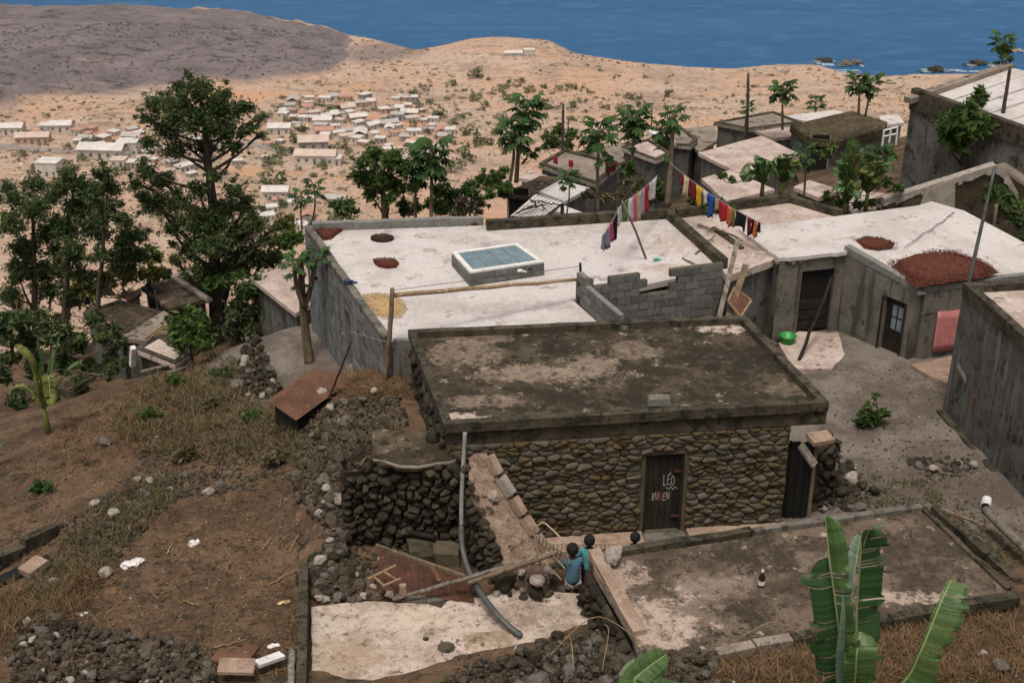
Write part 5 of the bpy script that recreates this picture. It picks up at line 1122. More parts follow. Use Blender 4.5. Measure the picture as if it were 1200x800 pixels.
rubble('rubble_heap', 'stone heap against the stub wall right of the stone house', 'rubble heap', [(950, 520), (985, 530), (1005, 555), (1025, 580), (1010, 597), (955, 602), (948, 560)], 85, 240, .12, .36, .15, .04, 28, ROCKS_D)
rubble('rubble_heap', 'small patch of stones in the yard before the tall grey house', 'rubble heap', [(1062, 540), (1090, 535), (1140, 538), (1142, 556), (1100, 560), (1075, 557)], 36, 60, .1, .26, .04, .08, 29)
rubble('slope_scree', 'scatter of stones on the slope above the retaining wall of the terrace', 'rubble', [(190, 480), (250, 440), (300, 470), (330, 520), (345, 560), (250, 560), (150, 560)], 60, 700, .05, .18, 0, .06, 30)
def scatter_small(name, label, pol, n, s0, s1, mat, seed):
    r = random.Random(seed); xs = [p[0] for p in pol]; ys = [p[1] for p in pol]; it = []
    while len(it) < n:
        x, y = r.uniform(min(xs), max(xs)), r.uniform(min(ys), max(ys))
        if inpoly(x, y, pol):
            q = G(x, y); 
            if q.z < 1.9 or q.y < 17: it.append((q.x, q.y, q.z + .005, s0 + (s1 - s0) * r.random() ** 3))
    tag(bulk_rocks(name, it, mat, None, seed), label, 'gravel', kind='stuff')
LEFT = [(0, 800), (0, 560), (60, 510), (150, 470), (240, 430), (300, 470), (345, 520), (350, 600), (352, 800)]
RIGHT = [(975, 480), (960, 430), (1075, 425), (1110, 480), (1200, 600), (1200, 690), (1090, 590), (1010, 590)]
LOW = [(840, 800), (850, 770), (1200, 705), (1200, 800)]
scatter_small('gravel', 'gravel and chips strewn over the brown field on the left', LEFT, 3000, .02, .11, rock_i, 41)
scatter_small('pale_chips', 'pale stone chips strewn over the brown field on the left', LEFT, 420, .02, .07, rock_pale, 42)
scatter_small('gravel', 'gravel strewn over the yard on the right', RIGHT, 1300, .02, .09, rock_i, 43)
scatter_small('pale_chips', 'pale chips strewn over the yard on the right', RIGHT, 130, .02, .07, rock_pale, 44)
scatter_small('gravel', 'stones strewn over the dry grass bank at the bottom right', LOW, 260, .03, .12, rock_i, 45)
scatter_small('pale_chips', 'pale stones strewn over the dry grass bank at the bottom right', LOW, 40, .03, .12, rock_pale, 46)
for px, py, s, st, lb in ((998, 566, .36, ROCKS_P, 'flat white stone on the heap right of the stone house'), (1094, 553, .3, ROCKS_P, 'pink white stone at the left of the yard stone patch'), (1139, 548, .24, ROCKS_P, 'pale stone at the right end of the yard stone patch'),
        (134, 606, .34, ROCKS_P, 'lumpy white stone on the left terrace bank, farthest back'), (125, 675, .3, ROCKS_P, 'white stone beside a dark hole in the lower terrace bank'), (162, 565, .22, ROCKS_P, 'grey white stone on the terrace bank, left one of a pair'), (177, 567, .22, ROCKS_P, 'white stone on the terrace bank, right one of a pair'),
        (33, 733, .2, ROCKS_P, 'small white stone in dry grass at the far left bottom'), (124, 522, .3, ROCKS_G, 'grey boulder on the upper left field'), (440, 467, .26, ROCKS_P, 'square white stone on the rubble right of the rusty hut'), (426, 478, .26, ROCKS_G, 'square grey stone on the rubble right of the rusty hut'),
        (378, 470, .4, ROCKS_P, 'pinkish stone slab leaning on the rusty roof edge'), (388, 487, .28, ROCKS_P, 'white stone on the rubble before the rusty roof'), (1150, 770, .22, ROCKS_P, 'round pale stone in the dry grass at the lower right'), (1173, 788, .34, ROCKS_G, 'grey pale stone in the dry grass at the lower right corner')):
    q = G(px, py); tag(put_rock(None, q + Vector((0, 0, s * .25 + (.15 if py in (467, 478, 470, 487) else .04))), s, st, name='stone'), lb, 'stone')
def scrap(name, px, py, w_, d_, hgt, mat, label, cat, seed, dz=.02):
    q = G(px, py); r = np.random.RandomState(seed); mb = MB()
    for k in range(3):               # crumpled sheet: thin folded lobes
        v = rock_shape(ICO2, seed * 7 + k) * np.array([w_, d_, hgt * .9]) * r.uniform(.6, 1.0) * (1 + .35 * r.uniform(-1, 1, (len(ICO2), 1))); mb.add([q + Vector(x) + Vector((r.uniform(-.3, .3) * 0 + (k - 1) * w_ * .22, (k - 1) * d_ * .12 * (-1) ** k, dz + hgt * .2)) for x in v], [tuple(f) for f in ICO2F])
    return tag(mb.build(name, mat), label, cat)
scrap('plastic_bag', 155, 662, .34, .42, .12, white_plastic, 'torn white plastic bag on the brown field', 'bag', 3)
scrap('plastic_cup', 228, 638, .2, .18, .14, white_plastic, 'small blue white plastic cup lying on the brown field', 'litter', 4)
scrap('wrapper', 333, 707, .2, .16, .08, corn, 'yellowish wrapper by the kerb wall', 'litter', 5)
scrap('paper_scrap', 97, 720, .2, .12, .06, white_plastic, 'white paper scrap in the lower left field', 'litter', 6)
scrap('paper_scrap', 190, 560, .2, .1, .05, white_plastic, 'grey paper scrap on the upper terrace edge', 'litter', 7)
q = G(1154, 598); t = thing('tin_can', 'white tin can lying in the yard near the tall grey house', 'can', q + Vector((0, 0, .08)))
mb = MB(); k_ = q + Vector((0, 0, .1)); mb.tube([k_, k_ + Vector((.1, .22, .03))], .1, 14); mb.build('can_body', white_plastic, t, smooth=False); mb = MB(); mb.tube([k_ + Vector((-.005, -.011, 0)), k_ + Vector((-.001, -.002, 0))], .085, 14); mb.build('can_mouth', dark, t)
stick('beam', wood_g, G(1150, 622) + Vector((0, 0, .5)), G(1200, 672) + Vector((.3, -.2, .25)), .1, .1, 'thick grey beam slanting down at the right edge', 'beam', .003, n=8)
stick('stick', wood, G(1100, 608) + Vector((0, 0, .25)), G(1150, 630) + Vector((0, 0, .3)), .035, .035, 'thin pale stick lying along the yard edge', 'stick', .01)
hw = thing('low_wall', 'low dark cement wall between the stained slab and the yard', 'wall', G(1130, 650)); mb = MB(); mb.prism([P(1090, 600, .2), P(1135, 640, .2), P(1190, 690, .3), P(1196, 684, .3), P(1140, 632, .2), P(1096, 596, .2)], [q + Vector((0, 0, .15)) for q in (P(1090, 600, .2), P(1135, 640, .2), P(1190, 690, .3), P(1196, 684, .3), P(1140, 632, .2), P(1096, 596, .2))]); mb.build('wall_body', moss, hw)
for i, (a, b, lb) in enumerate((((316, 686), (348, 671), 'pale straight stick near the kerb wall'), ((196, 650), (202, 638), 'short forked twig on the brown field'), ((308, 645), (318, 632), 'bent twig right in the brown field'), ((340, 648), (350, 630), 'curved twig near the ruin rubble'), ((250, 760), (290, 752), 'brown stick among leaves at the bottom left'), ((215, 705), (235, 712), 'crooked twig in the middle of the field'))):
    stick('twig', bamboo, G(*a) + Vector((0, 0, .03)), G(*b) + Vector((0, 0, .06)), .018, .012, lb, 'twig', .05, n=5, sd=i)
for i, (a, b, w_, m_, lb) in enumerate((((252, 775), (290, 782), .3, rust, 'reddish board lying at the bottom, left one of the pile'), ((284, 772), (300, 776), .32, rust, 'reddish board behind the white edged plank'), ((302, 790), (332, 780), .18, white_paint, 'white edged plank on the board pile at the bottom'), ((258, 795), (300, 797), .36, plaster, 'pinkish slab board lowest in the pile at the bottom'))):
    mb = MB(); mb.beam(G(*a) + Vector((0, 0, .12 + .05 * i)), G(*b) + Vector((0, 0, .14 + .05 * i)), w_, .06); tag(mb.build('board', m_), lb, 'board')
tag(scrap('foam_scrap', 321, 771, .22, .16, .1, white_plastic, 'white foam scrap beside the board pile', 'litter', 9, .25))
kt = thing('concrete_channel', 'broken grey concrete channel edge at the far left', 'kerb', G(30, 660))
for a, b in (((-10, 672), (28, 650)), ((29, 649), (66, 625))): mb = MB(); mb.beam(G(*a) + Vector((0, 0, .22)), G(*b) + Vector((0, 0, .1)), .2, .26); mb.build('kerb_block', moss, kt)
mb = MB(); mb.beam(G(-12, 690) + Vector((0, 0, .05)), G(60, 655) + Vector((0, 0, .0)), .3, .1); mb.build('channel_floor', dark, kt)
mb = MB(); mb.beam(G(30, 678) + Vector((0, 0, .12)), G(52, 664) + Vector((0, 0, .16)), .34, .14); tag(mb.build('brick', plaster), 'reddish brick slab lying in the far left channel', 'brick')
# ---------------------------------------------------------------- houses stepping down behind
def flat_house(label, q, z, roof_m, wall_m, hgt=2.4, lip=.0, lip_m=None, name='flat_roof_house', cat='house', wins=(), th=.14, over=.12, doors=()):
    """q: photograph corners of the roof top, anticlockwise seen from above or not; z height or list"""
    zs = z if isinstance(z, (list, tuple)) else [z] * len(q)
    pl = [P(a, b, c) for (a, b), c in zip(q, zs)]
    ar = sum(pl[i].x * pl[(i + 1) % len(pl)].y - pl[(i + 1) % len(pl)].x * pl[i].y for i in range(len(pl)))
    if ar < 0: pl = pl[::-1]
    c = sum(pl, Vector()) / len(pl); t = thing(name, label, cat, V3(c, min(zs) - hgt))
    mb = MB(); cap(mb, bumpy(pl, 1.2, .015, len(label)), th); mb.build('roof', roof_m, t)
    wl = inset(pl, over); mb = MB(); ring(mb, wl, .2, min(zs) - hgt - 2.5, [p.z - th - .002 for p in wl]); mb.build('wall', wall_m, t)
    if lip:
        mb = MB(); ring(mb, inset(bumpy(pl, 1.2, .01, 3), .02), .17, [p.z - .02 for p in inset(bumpy(pl, 1.2, .01, 3), .02)], [p.z + lip for p in inset(bumpy(pl, 1.2, .01, 3), .02)]); mb.build('parapet', lip_m or moss, t)
    for kind, (px, py, w_, h_, mat) in [('window', k) for k in wins] + [('door', k) for k in doors]:
        best = None
        for i in range(len(wl)):
            a, b = wl[i], wl[(i + 1) % len(wl)]; n = Vector((b.y - a.y, a.x - b.x, 0)).normalized()
            if n.dot(Vector((a.x, a.y, 0))) >= 0: continue
            u, zz = hit(px, py, a, b)
            if 0 <= u <= (b - a).length: best = (a, b, u, zz, n)
        if best:
            a, b, u, zz, n = best; dd = (b - a); dd.z = 0; dd.normalize(); mb = MB(); mb.beam(along(a, b, u, zz - h_ / 2) + n * .015, along(a, b, u, zz + h_ / 2) + n * .015, w_, .03, n); f = mb.build(kind, mat, t)
            mb = MB()
            for s_ in (-1, 1): mb.beam(along(a, b, u + s_ * w_ / 2, zz - h_ / 2) + n * .02, along(a, b, u + s_ * w_ / 2, zz + h_ / 2) + n * .02, .06, .05, n)
            mb.build('frame', wood_g, f)
    return t
flat_house('low brown house with a reddish flat roof where a small figure sits, beyond the papayas', [(631, 193), (661, 176), (728, 193), (699, 217)], -.9, roof_mid, cement_d, 2.6, .08)
flat_house('dark flat roofed shed with an open front left of the pale roof', [(588, 228), (633, 206), (662, 208), (626, 231)], -.7, roof_dark, cement_d, 2.2, doors=((608, 243, .8, 1.5, dark),))
flat_house('small low annex with a white slab roof behind the open shed', [(607, 208), (622, 200), (642, 206), (628, 213)], -1.1, roof_pink, cement_d, 2)
flat_house('small house with a clean white roof in front of the reddish roof', [(632, 224), (657, 211), (691, 220), (662, 236)], -.6, roof_white, cement_d, 2.4, .0)
flat_house('low shed with a white patched roof just behind the big white roof', [(645, 253), (659, 240), (688, 251), (668, 262)], -.3, roof_white, cement_d, 1.8)
t = thing('sheet_roof', 'tilted white corrugated sheet roof strewn with branches behind the white roof', 'roof', P(630, 245, -1))
a, b, c_, d_ = P(598, 253, .05), P(633, 257, .0), P(659, 238, .1), P(627, 228, .25)
mb = MB(); n_ = 16
for i in range(n_):
    f = lambda s_, q_: a.lerp(b, s_).lerp(d_.lerp(c_, s_), q_); o = Vector((0, 0, .025 * (i % 2)))
    v = [f(i / n_, 0) + o, f((i + 1) / n_, 0) + o, f((i + 1) / n_, 1) + o, f(i / n_, 1) + o]; mb.prism([x - Vector((0, 0, .008)) for x in v], v)
mb.build('corrugated_sheet', roof_white, t)
mb = MB()
for u, v in ((a, d_), (b, c_)): mb.beam(V3(u, -2.5), u - Vector((0, 0, .02)), .12, .12); mb.beam(V3(v, -2.5), v - Vector((0, 0, .02)), .12, .12)
mb.build('prop', wood_d, t)
for i, (p0, p1) in enumerate((((605, 250), (628, 240)), ((622, 234), (640, 246)), ((630, 236), (656, 240)), ((612, 246), (640, 240)))): stick('branch', wood_d, P(*p0, .22), P(*p1, .28), .03, .02, ['dark branch across the lower half of the white sheet roof', 'dark crooked branch down the middle of the white sheet roof', 'dark branch along the top of the white sheet roof', 'dark branch lying level on the white sheet roof'][i], 'branch', .06, sd=i + 3)
flat_house('pale grey house with a sloping dusty roof beyond the clothes lines', [(727, 173), (760, 163), (787, 180), (769, 189)], -1.1, roof_pink, cement_d, 2.6, .05, wins=())
flat_house('long low house with a brown roof and broken parapet, far behind the papayas', [(690, 192), (672, 178), (760, 163), (768, 172), (728, 190)], -1.6, roof_mid, cement_d, 2.2)
ph = flat_house('dark flat roofed house with a white rimmed rooflight, beyond the dusty roof', [(764, 154), (801, 151), (818, 164), (810, 172), (786, 170)], -1.3, roof_mid, cement_d, 2.6, .06)
mb = MB(); mb.beam(P(764, 155, -1.15), P(787, 169, -1.15), .4, .2); mb.build('white_rim', white_paint, ph); mb = MB(); mb.beam(P(765, 158, -1.1) + Vector((0, -.28, 0)), P(784, 170, -1.1) + Vector((0, -.28, 0)), .15, .2); mb.build('rim_shadow_strip', dark, ph)  # near-black strip painted as the shadow of the rim
flat_house('plain house with a grey brown flat roof left of the dark long house', [(801, 151), (838, 147), (840, 165), (820, 178), (812, 172)], -1.5, roof_mid, cement_d, 2.6)
flat_house('long dark house with a low flat roof behind the big pink roof', [(836, 144), (906, 131), (940, 144), (878, 152)], -1.5, roof_mid, cement_d, 2.4, .05)
flat_house('house with a whitish roof strip beside the mossy roof', [(879, 151), (928, 142), (927, 160), (906, 162)], -1.6, roof_pink, cement_d, 2.2)
flat_house('blue grey house with a wide pinkish white flat roof left of the banana clump', [(818, 179), (893, 159), (938, 181), (868, 204)], -.8, roof_pink, cement, 2.0, .0, wins=())
flat_house('lower pinkish roof in front of the wide pinkish white roof', [(822, 209), (856, 199), (908, 222), (850, 236)], -.1, roof_pink, cement_d, 1.8)
flat_house('house with a shaggy dark brown mossy roof left of the big grey building', [(926, 147), (998, 130), (1040, 143), (1037, 151), (983, 166), (951, 163)], [-1.0, -1.0, -1.0, -1.2, -1.2, -1.1], roof_mossy, cement_d, 3, th=.3, doors=((960, 178, .8, 1.5, dark),))
flat_house('far pale roof strip behind the dark long house', [(918, 136), (978, 129), (990, 132), (945, 142)], -2.6, roof_white, cement_d, 2)
flat_house('small pale roof at the left edge of the big grey building', [(1030, 136), (1052, 134), (1060, 144), (1034, 147)], -1.6, roof_white, cement_d, 2)
flat_house('low pale platform roof between the banana clump and the banana trees', [(930, 219), (948, 211), (985, 222), (960, 232)], -.2, roof_pink, cement_d, 1.2)
flat_house('low pale slab roof right of the tall banana plant', [(985, 230), (1000, 222), (1050, 228), (1040, 246), (1000, 246)], .4, roof_pink, cement_d, 1.2)
flat_house('small dark walled pen with a pale top beside the banana plants', [(1022, 236), (1050, 227), (1070, 232), (1045, 244)], .8, roof_pink, moss, 1.2, .06)
# big grey building
gb = thing('grey_block_building', 'tall grey concrete building with a white sheet roof at the upper right', 'building', P(1110, 215, -.5))
ga_ = P(1053, 226, -.5); yb = ga_.y; zt = zat(yb, 103)
A0 = Vector((ga_.x, yb, 0)); e5 = Vector((.47, -.88, 0)).normalized(); n5 = Vector((-e5.y, e5.x, 0)); A1 = A0 + e5 * 8.5
mb = MB(); panel(mb, A0, A1, -3, zt - .75, zt - .75, .25, [(3.9, 4.7, .9, 1.8)]); mb.build('wall', cement_d, gb)
mb = MB(); panel(mb, A0 + n5 * 9, A0 + n5 * .25, -4, zt - .52, zt - .52, .25); mb.build('wall', cement_d, gb)
mb = MB(); mb.prism([V3(q, zt - .75) for q in (A0 - n5 * .08, A1 - n5 * .08, A1 + n5 * .2, A0 + n5 * .2)], [V3(q, z) for q, z in ((A0 - n5 * .08, zt), (A1 - n5 * .08, zt - .28), (A1 + n5 * .2, zt - .28), (A0 + n5 * .2, zt))]); mb.build('parapet', moss, gb)
w1 = MB(); w1.box(along(A0, A1, 4.3, 1.35) + n5 * .12, .78, .05, .88, math.atan2(e5.y, e5.x)); w1.build('window', dark, gb)
r0, r1, r2, r3 = P(1086, 113, zt - .3), P(1183, 79, zt + .25), V3(P(1183, 79, zt + .25) + e5 * 8 + n5 * 1.5, zt + .1), V3(P(1086, 113, zt - .3) + e5 * 8, zt - .35)
mb = MB(); sr0 = [r0, r3, r2, r1]; mb.prism([q - Vector((0, 0, .08)) for q in sr0], sr0); mb.build('sheet_roof', roof_white, gb)
mb = MB(); mb.beam(r0 - n5 * .9 + Vector((0, 0, -.03)), r1 + Vector((0, 0, .05)), .35, .2); mb.beam(r1 + Vector((0, 0, .06)), r1 + e5 * 2.2 + Vector((.2, 0, .05)), .3, .2) if 0 else None; mb.build('roof_edge', roof_mid, gb)
for k in range(1, 9): mb = MB(); mb.beam(r0.lerp(r3, k / 9) + Vector((0, 0, .012)), r1.lerp(r2, k / 9) + Vector((0, 0, .012)), .035, .03); mb.build('roof_seam', roof_white, gb)
for u in (.9, 2.1, 3.3, 5.2): mb = MB(); mb.beam(along(A0, A1, u, -2) - n5 * .01, along(A0, A1, u, zt - .76) - n5 * .01, .08, .02, n5); mb.build('wall_ridge', cement_d, gb)
wr = thing('white_railing', 'small white metal frame standing at the foot of the grey building', 'frame', Y(1040, 178, 43))
for a, b in (((1033, 178), (1036, 153)), ((1036, 153), (1052, 149)), ((1052, 149), (1050, 170)), ((1036, 160), (1050, 157)), ((1041, 176), (1044, 152))): mb = MB(); mb.tube([Y(*a, 43), Y(*b, 43)], .035, 6); mb.build('rail', white_paint, wr)
# gable house with a ragged white verge
gh = thing('gable_house', 'brown gable wall house with a ragged white plaster verge at the right', 'house', Y(1120, 250, 36.5))
yg = 36.3; gp = [Y(1036, 262, yg), Y(1200, 262, yg + .3), Y(1240, 245, yg + .3), Y(1167, 196, yg), Y(1110, 214, yg), Y(1036, 237, yg)]
brown_w = M('brown_render', (.062, .047, .028), (.085, .066, .042), 2, c3=(.04, .033, .02), s3=3)
mb = MB(); mb.prism([q + Vector((0, .3, 0)) for q in gp][::-1], gp[::-1]); gp2 = [V3(q, -1) for q in (gp[0], gp[1])]; mb.build('gable_wall', brown_w, gh)
mb = MB(); mb.prism([V3(gp[0], -1.5), V3(gp[2], -1.5), V3(gp[2], -1.5) + Vector((0, .3, 0)), V3(gp[0], -1.5) + Vector((0, .3, 0))], [V3(gp[0], gp[0].z), V3(gp[2], gp[0].z), V3(gp[2], gp[0].z) + Vector((0, .3, 0)), V3(gp[0], gp[0].z) + Vector((0, .3, 0))]); mb.build('base_wall', brown_w, gh)
def verge(pts, wd):
    mb = MB(); r = random.Random(8)
    for i in range(len(pts) - 1):
        a, b = pts[i], pts[i + 1]; k = max(2, int((b - a).length / .12))
        for j in range(k):
            p, q = a.lerp(b, j / k), a.lerp(b, (j + 1) / k); dp = wd * r.uniform(.75, 1.2)
            v = [p + Vector((0, -.03, 0)), p + Vector((0, -.03, -dp)), q + Vector((0, -.03, -dp * r.uniform(.85, 1.1))), q + Vector((0, -.03, 0))]
            mb.prism(v, [x + Vector((0, .32, 0.01)) for x in v])
    return mb
verge([Y(1036, 234, yg), Y(1110, 211, yg), Y(1167, 193, yg)], .24).build('plaster_verge', rock_pale, gh); verge([Y(1167, 193, yg), Y(1182, 206, yg), Y(1193, 226, yg)], .26).build('plaster_verge', rock_pale, gh)
pn = [Y(1076, 244, yg), Y(1118, 250, yg), Y(1119, 210, yg), Y(1096, 218, yg), Y(1083, 226, yg)]; mb = MB(); mb.prism([q + Vector((0, -.012, 0)) for q in pn], [q + Vector((0, -.05, 0)) for q in pn]); mb.build('plaster_panel', rock_pale, gh)
rfp = [Y(1036, 233, yg + .3), Y(1167, 192.5, yg + .3), Y(1180, 190, yg + 4), Y(1060, 222, yg + 4)]; mb = MB(); mb.prism([q - Vector((0, 0, .1)) for q in rfp], rfp); mb.build('roof', roof_mid, gh)
rfp = [Y(1167, 192.5, yg + .3), Y(1250, 245, yg + .3), Y(1250, 230, yg + 4), Y(1180, 190, yg + 4)]; mb = MB(); mb.prism([q - Vector((0, 0, .1)) for q in rfp], rfp); mb.build('roof', roof_mid, gh)
# low houses in the trees on the left
flat_house('dark mossy roofed house with a white edge line, below the big tree', [(165, 336), (208, 324), (246, 350), (198, 361)], -2.7, roof_dark, moss, 2.0, .0, doors=((180, 356, .7, 1.3, dark),))
mb = MB(); mb.beam(P(206, 326, -2.64), P(246, 352, -2.64), .18, .1); tag(mb.build('white_ridge', rock_pale), 'white edging strip along the dark mossy roof', 'roof edging')
flat_house('pale strip of roof behind the dark mossy house', [(190, 322), (225, 316), (232, 320), (200, 328)], -3.2, roof_pink, cement_d, 2)
bs = thing('brick_hut', 'tiny hut of orange brick with a rusty roof beside the dark mossy house', 'hut', P(155, 372, -4)); bq = [P(146, 347, -2.9), P(164, 337, -2.9), P(166, 344, -2.9), P(150, 353, -2.9)]
mb = MB(); cap(mb, bq, .08); mb.build('roof', rust, bs); mb = MB(); ring(mb, inset(bq, .08), .1, -6, -2.98); mb.build('wall', plaster, bs)
flat_house('low dark house with a stained flat roof between the left trees', [(97, 367), (140, 352), (192, 366), (140, 396)], -2.9, roof_dark, cement_d, 1.6, .05)
flat_house('low house with a brown flat roof in front of the mossy house', [(140, 395), (192, 364), (222, 382), (175, 400)], -2.5, roof_mid, cement_d, 1.5)
flat_house('small dark walled house with a pale worn roof at the edge of the slope', [(157, 409), (187, 391), (226, 414), (205, 428)], -1.35, roof_pink, moss, 1.4, .04)
mb = MB(); mb.beam(P(155, 428, -1.9), P(156, 407, -1.2), .14, .14); tag(mb.build('post', white_paint), 'short white post at the corner of the small dark walled house', 'post')
for i, (a, b, lb) in enumerate((((165, 436), (222, 421), 'long grey pole lying at the foot of the small dark walled house'), ((196, 437), (228, 427), 'shorter grey pole lying right of the long grey pole'))): stick('pole', wood_g, P(*a, -1.45), P(*b, -1.4), .05, .05, lb, 'pole')
rf_ = thing('rafter_stack', 'loose stack of thin bamboo rafters on the brown flat roof below the mossy house', 'rafters', P(182, 388, -2.3))
for i in range(5): stick('rafter', bamboo, P(170 + i * 6, 396 - i, -2.45), P(192 + i * 6, 380 - i, -2.45), .03, .03, parent=rf_)
flat_house('pale roofed house beside the papaya tree, left of the white house', [(293, 325), (331, 313), (356, 320), (372, 352), (346, 367)], -1.7, roof_pink, cement_d, 2.0, .0)
# ---------------------------------------------------------------- poles and wires
def upole(px0, py0, px1, py1, y, r, label): return stick('utility_pole', pole_m, Y(px0, py0, y), Y(px1, py1, y), r * .7, r * .55, label, 'pole', .002)
upole(875, 172, 877, 86, 55, .11, 'wooden utility pole standing among the far roofs in front of the plain')
upole(1174, 142, 1184, 78, 41.5, .10, 'dark wooden pole in front of the white sheet roof')
upole(659, 185, 660, 122, 50, .09, 'thin dark pole standing behind the reddish roof, left one of two'); upole(664, 185, 666, 142, 50.5, .05, 'thinner bare pole standing behind the reddish roof, right one of two')
upole(763, 162, 764, 125, 54, .05, 'thin pole beside the white rimmed rooflight')
stick('pole', wood_g, Y(1164, 268, 34), Y(1168, 240, 34), .05, .04, 'short grey stake behind the courtyard roof', 'stake')
# ---------------------------------------------------------------- clothes on the lines
lp_ = thing('clothes_pole', 'leaning thin pole holding up the clothes line on the white roof', 'pole', P(757, 303, 2.36)); mb = MB(); k0, k1 = P(757, 303, 2.36), Y(729, 236, 29.7); mb.tube([k0, k0.lerp(k1, .5) + Vector((.02, 0, .02)), k1], .03, 7); mb.build('pole_shaft', wood_g, lp_, smooth=True)
def garment(a, b, top, h, mat, name, label, seed, kind='flat', slant=0.):
    r = random.Random(seed); a, b = Vector(a), Vector(b); nx, ny = 6, 5; vs = []; d = (b - a); nn = Vector((d.y, -d.x, 0)).normalized(); ph = r.uniform(0, 6)
    for j in range(ny + 1):
        v = j / ny
        for i in range(nx + 1):
            u = i / nx; w_ = 1 if kind == 'flat' else (1.0 if v < .35 else .62)
            p = a + d * (.5 + (u - .5) * w_) - Vector((0, 0, h * .68 * v * (1 - .06 * math.sin(u * 6 + ph)))) + nn * (.05 * math.sin(u * 8 + ph + v) * (.3 + v))
            if kind == 'pair' and .35 < u < .65 and v > .5: p.z += .0
            vs.append(p)
    fs = [(j * (nx + 1) + i, j * (nx + 1) + i + 1, (j + 1) * (nx + 1) + i + 1, (j + 1) * (nx + 1) + i) for j in range(ny) for i in range(nx) if not (kind == 'pair' and j > 1 and i in (2, 3))]
    mb = MB(); mb.add(vs, fs); o = mb.build(name, mat, None, smooth=True); md = o.modifiers.new('t', 'SOLIDIFY'); md.thickness = .015
    return tag(o, label, 'clothing', 'washing on the lines over the white roof')
CC = {k: cloth('cloth_' + k, v) for k, v in dict(white=(.68, .66, .66), pink=(.62, .12, .22), cream=(.58, .46, .30), red=(.42, .03, .04), maroon=(.16, .02, .025), yellow=(.66, .38, .04), blue=(.02, .09, .36), tan=(.42, .30, .2), olive=(.2, .17, .06), black=(.012, .014, .016), orange=(.6, .16, .05), green=(.12, .2, .06), grey=(.28, .30, .36), lilac=(.42, .34, .46)).items()}
def line(a, b, items, sag, name, label):
    n = 24; pts = [a.lerp(b, i / n) - Vector((0, 0, sag * 4 * (i / n) * (1 - i / n))) for i in range(n + 1)]
    mb = MB(); mb.tube(pts, .009, 5); tag(mb.build(name, hose, None), label, 'clothes line')
    f = lambda t: a.lerp(b, t) - Vector((0, 0, sag * 4 * t * (1 - t)))
    for k, (t0, t1, h, c, nm, kind, lb) in enumerate(items): garment(f(t0), f(t1), 0, h, CC[c], nm, lb, k + 5, kind)
l1a, l1b = Y(784, 190, 33.3), Y(893, 262, 30.8)
line(l1a, l1b, [(.13, .17, .5, 'maroon', 'cloth', 'flat', 'small dark red cloth nearest the tree on the right hand line'), (.17, .23, .8, 'cream', 'towel', 'flat', 'cream towel on the right hand line beside the maroon shirt'), (.235, .31, .75, 'maroon', 'shirt', 'flat', 'maroon shirt between cream towel and yellow shirt'), (.315, .375, .8, 'yellow', 'shirt', 'neck', 'yellow shirt hanging on the right hand line'), (.38, .43, .6, 'white', 'shirt', 'pair', 'white striped cloth beside the yellow shirt'), (.435, .51, .95, 'blue', 'shirt', 'neck', 'bright blue shirt on the right hand line'), (.515, .55, .5, 'tan', 'cloth', 'flat', 'small tan cloth between the blue and red shirts'),
  (.56, .65, .75, 'red', 'shirt', 'flat', 'large red shirt on the right hand line'), (.655, .695, .8, 'orange', 'shirt', 'flat', 'orange red top beside the large red shirt'), (.70, .735, .7, 'olive', 'cloth', 'flat', 'olive cloth on the right hand line'), (.74, .85, .6, 'black', 'trousers', 'flat', 'wide black cloth on the right hand line'), (.855, .89, .75, 'maroon', 'trousers', 'pair', 'dark brown trousers near the courtyard end of the line'), (.895, .925, .6, 'black', 'shorts', 'flat', 'black shorts near the courtyard end of the line'), (.93, .955, .65, 'orange', 'cloth', 'flat', 'orange cloth at the courtyard end of the line'), (.96, .985, .4, 'black', 'sock', 'flat', 'last small black cloth at the courtyard end')], .12, 'clothes_line', 'clothes line of bright shirts running to the courtyard roof')
l2a, l2b = Y(729, 238, 29.8), Y(771, 205, 33.0)
line(l2a, l2b, [(.05, .16, .7, 'green', 'cloth', 'flat', 'pale green cloth nearest the leaning pole'), (.17, .27, .85, 'white', 'shirt', 'flat', 'white shirt beside the pale green cloth'), (.28, .38, 1.0, 'pink', 'towel', 'flat', 'bright pink towel on the short line'), (.39, .49, 1.05, 'cream', 'towel', 'flat', 'cream towel beside the bright pink towel'), (.50, .62, .95, 'lilac', 'shirt', 'flat', 'lilac striped shirt on the short line'), (.63, .74, 1.0, 'red', 'shirt', 'flat', 'dark red shirt on the short line'), (.75, .98, .75, 'white', 'sheet', 'flat', 'wide white sheet at the far end of the short line')], .06, 'clothes_line', 'short clothes line from the leaning pole to the papaya')
l3a, l3b = Y(728, 239, 29.8), Y(705, 278, 27.2)
line(l3a, l3b, [(.02, .2, .6, 'white', 'shirt', 'flat', 'white top hanging edge on below the pole'), (.22, .4, .9, 'black', 'trousers', 'pair', 'dark trousers hanging edge on below the pole'), (.42, .58, .7, 'pink', 'shirt', 'flat', 'pink top hanging edge on'), (.6, .75, .75, 'lilac', 'shirt', 'flat', 'lilac top hanging edge on'), (.78, .97, .55, 'grey', 'trousers', 'flat', 'grey blue trousers nearest on the line running to the front')], .05, 'clothes_line', 'clothes line running towards the bamboo pole, seen end on')
for px, py, c, lb in ((651, 183, 'red', 'red cloth hanging at the left back of the reddish roof'), (669, 187, 'red', 'red cloth hanging at the right back of the reddish roof')):
    a = Y(px - 2.5, py, 47.5); garment(a, Y(px + 2.5, py + 1, 47.5), 0, .42, CC[c], 'cloth', lb, px)
q = P(716, 207, -.88); t = thing('person', 'small seated person in dark red on the reddish roof', 'person', q)
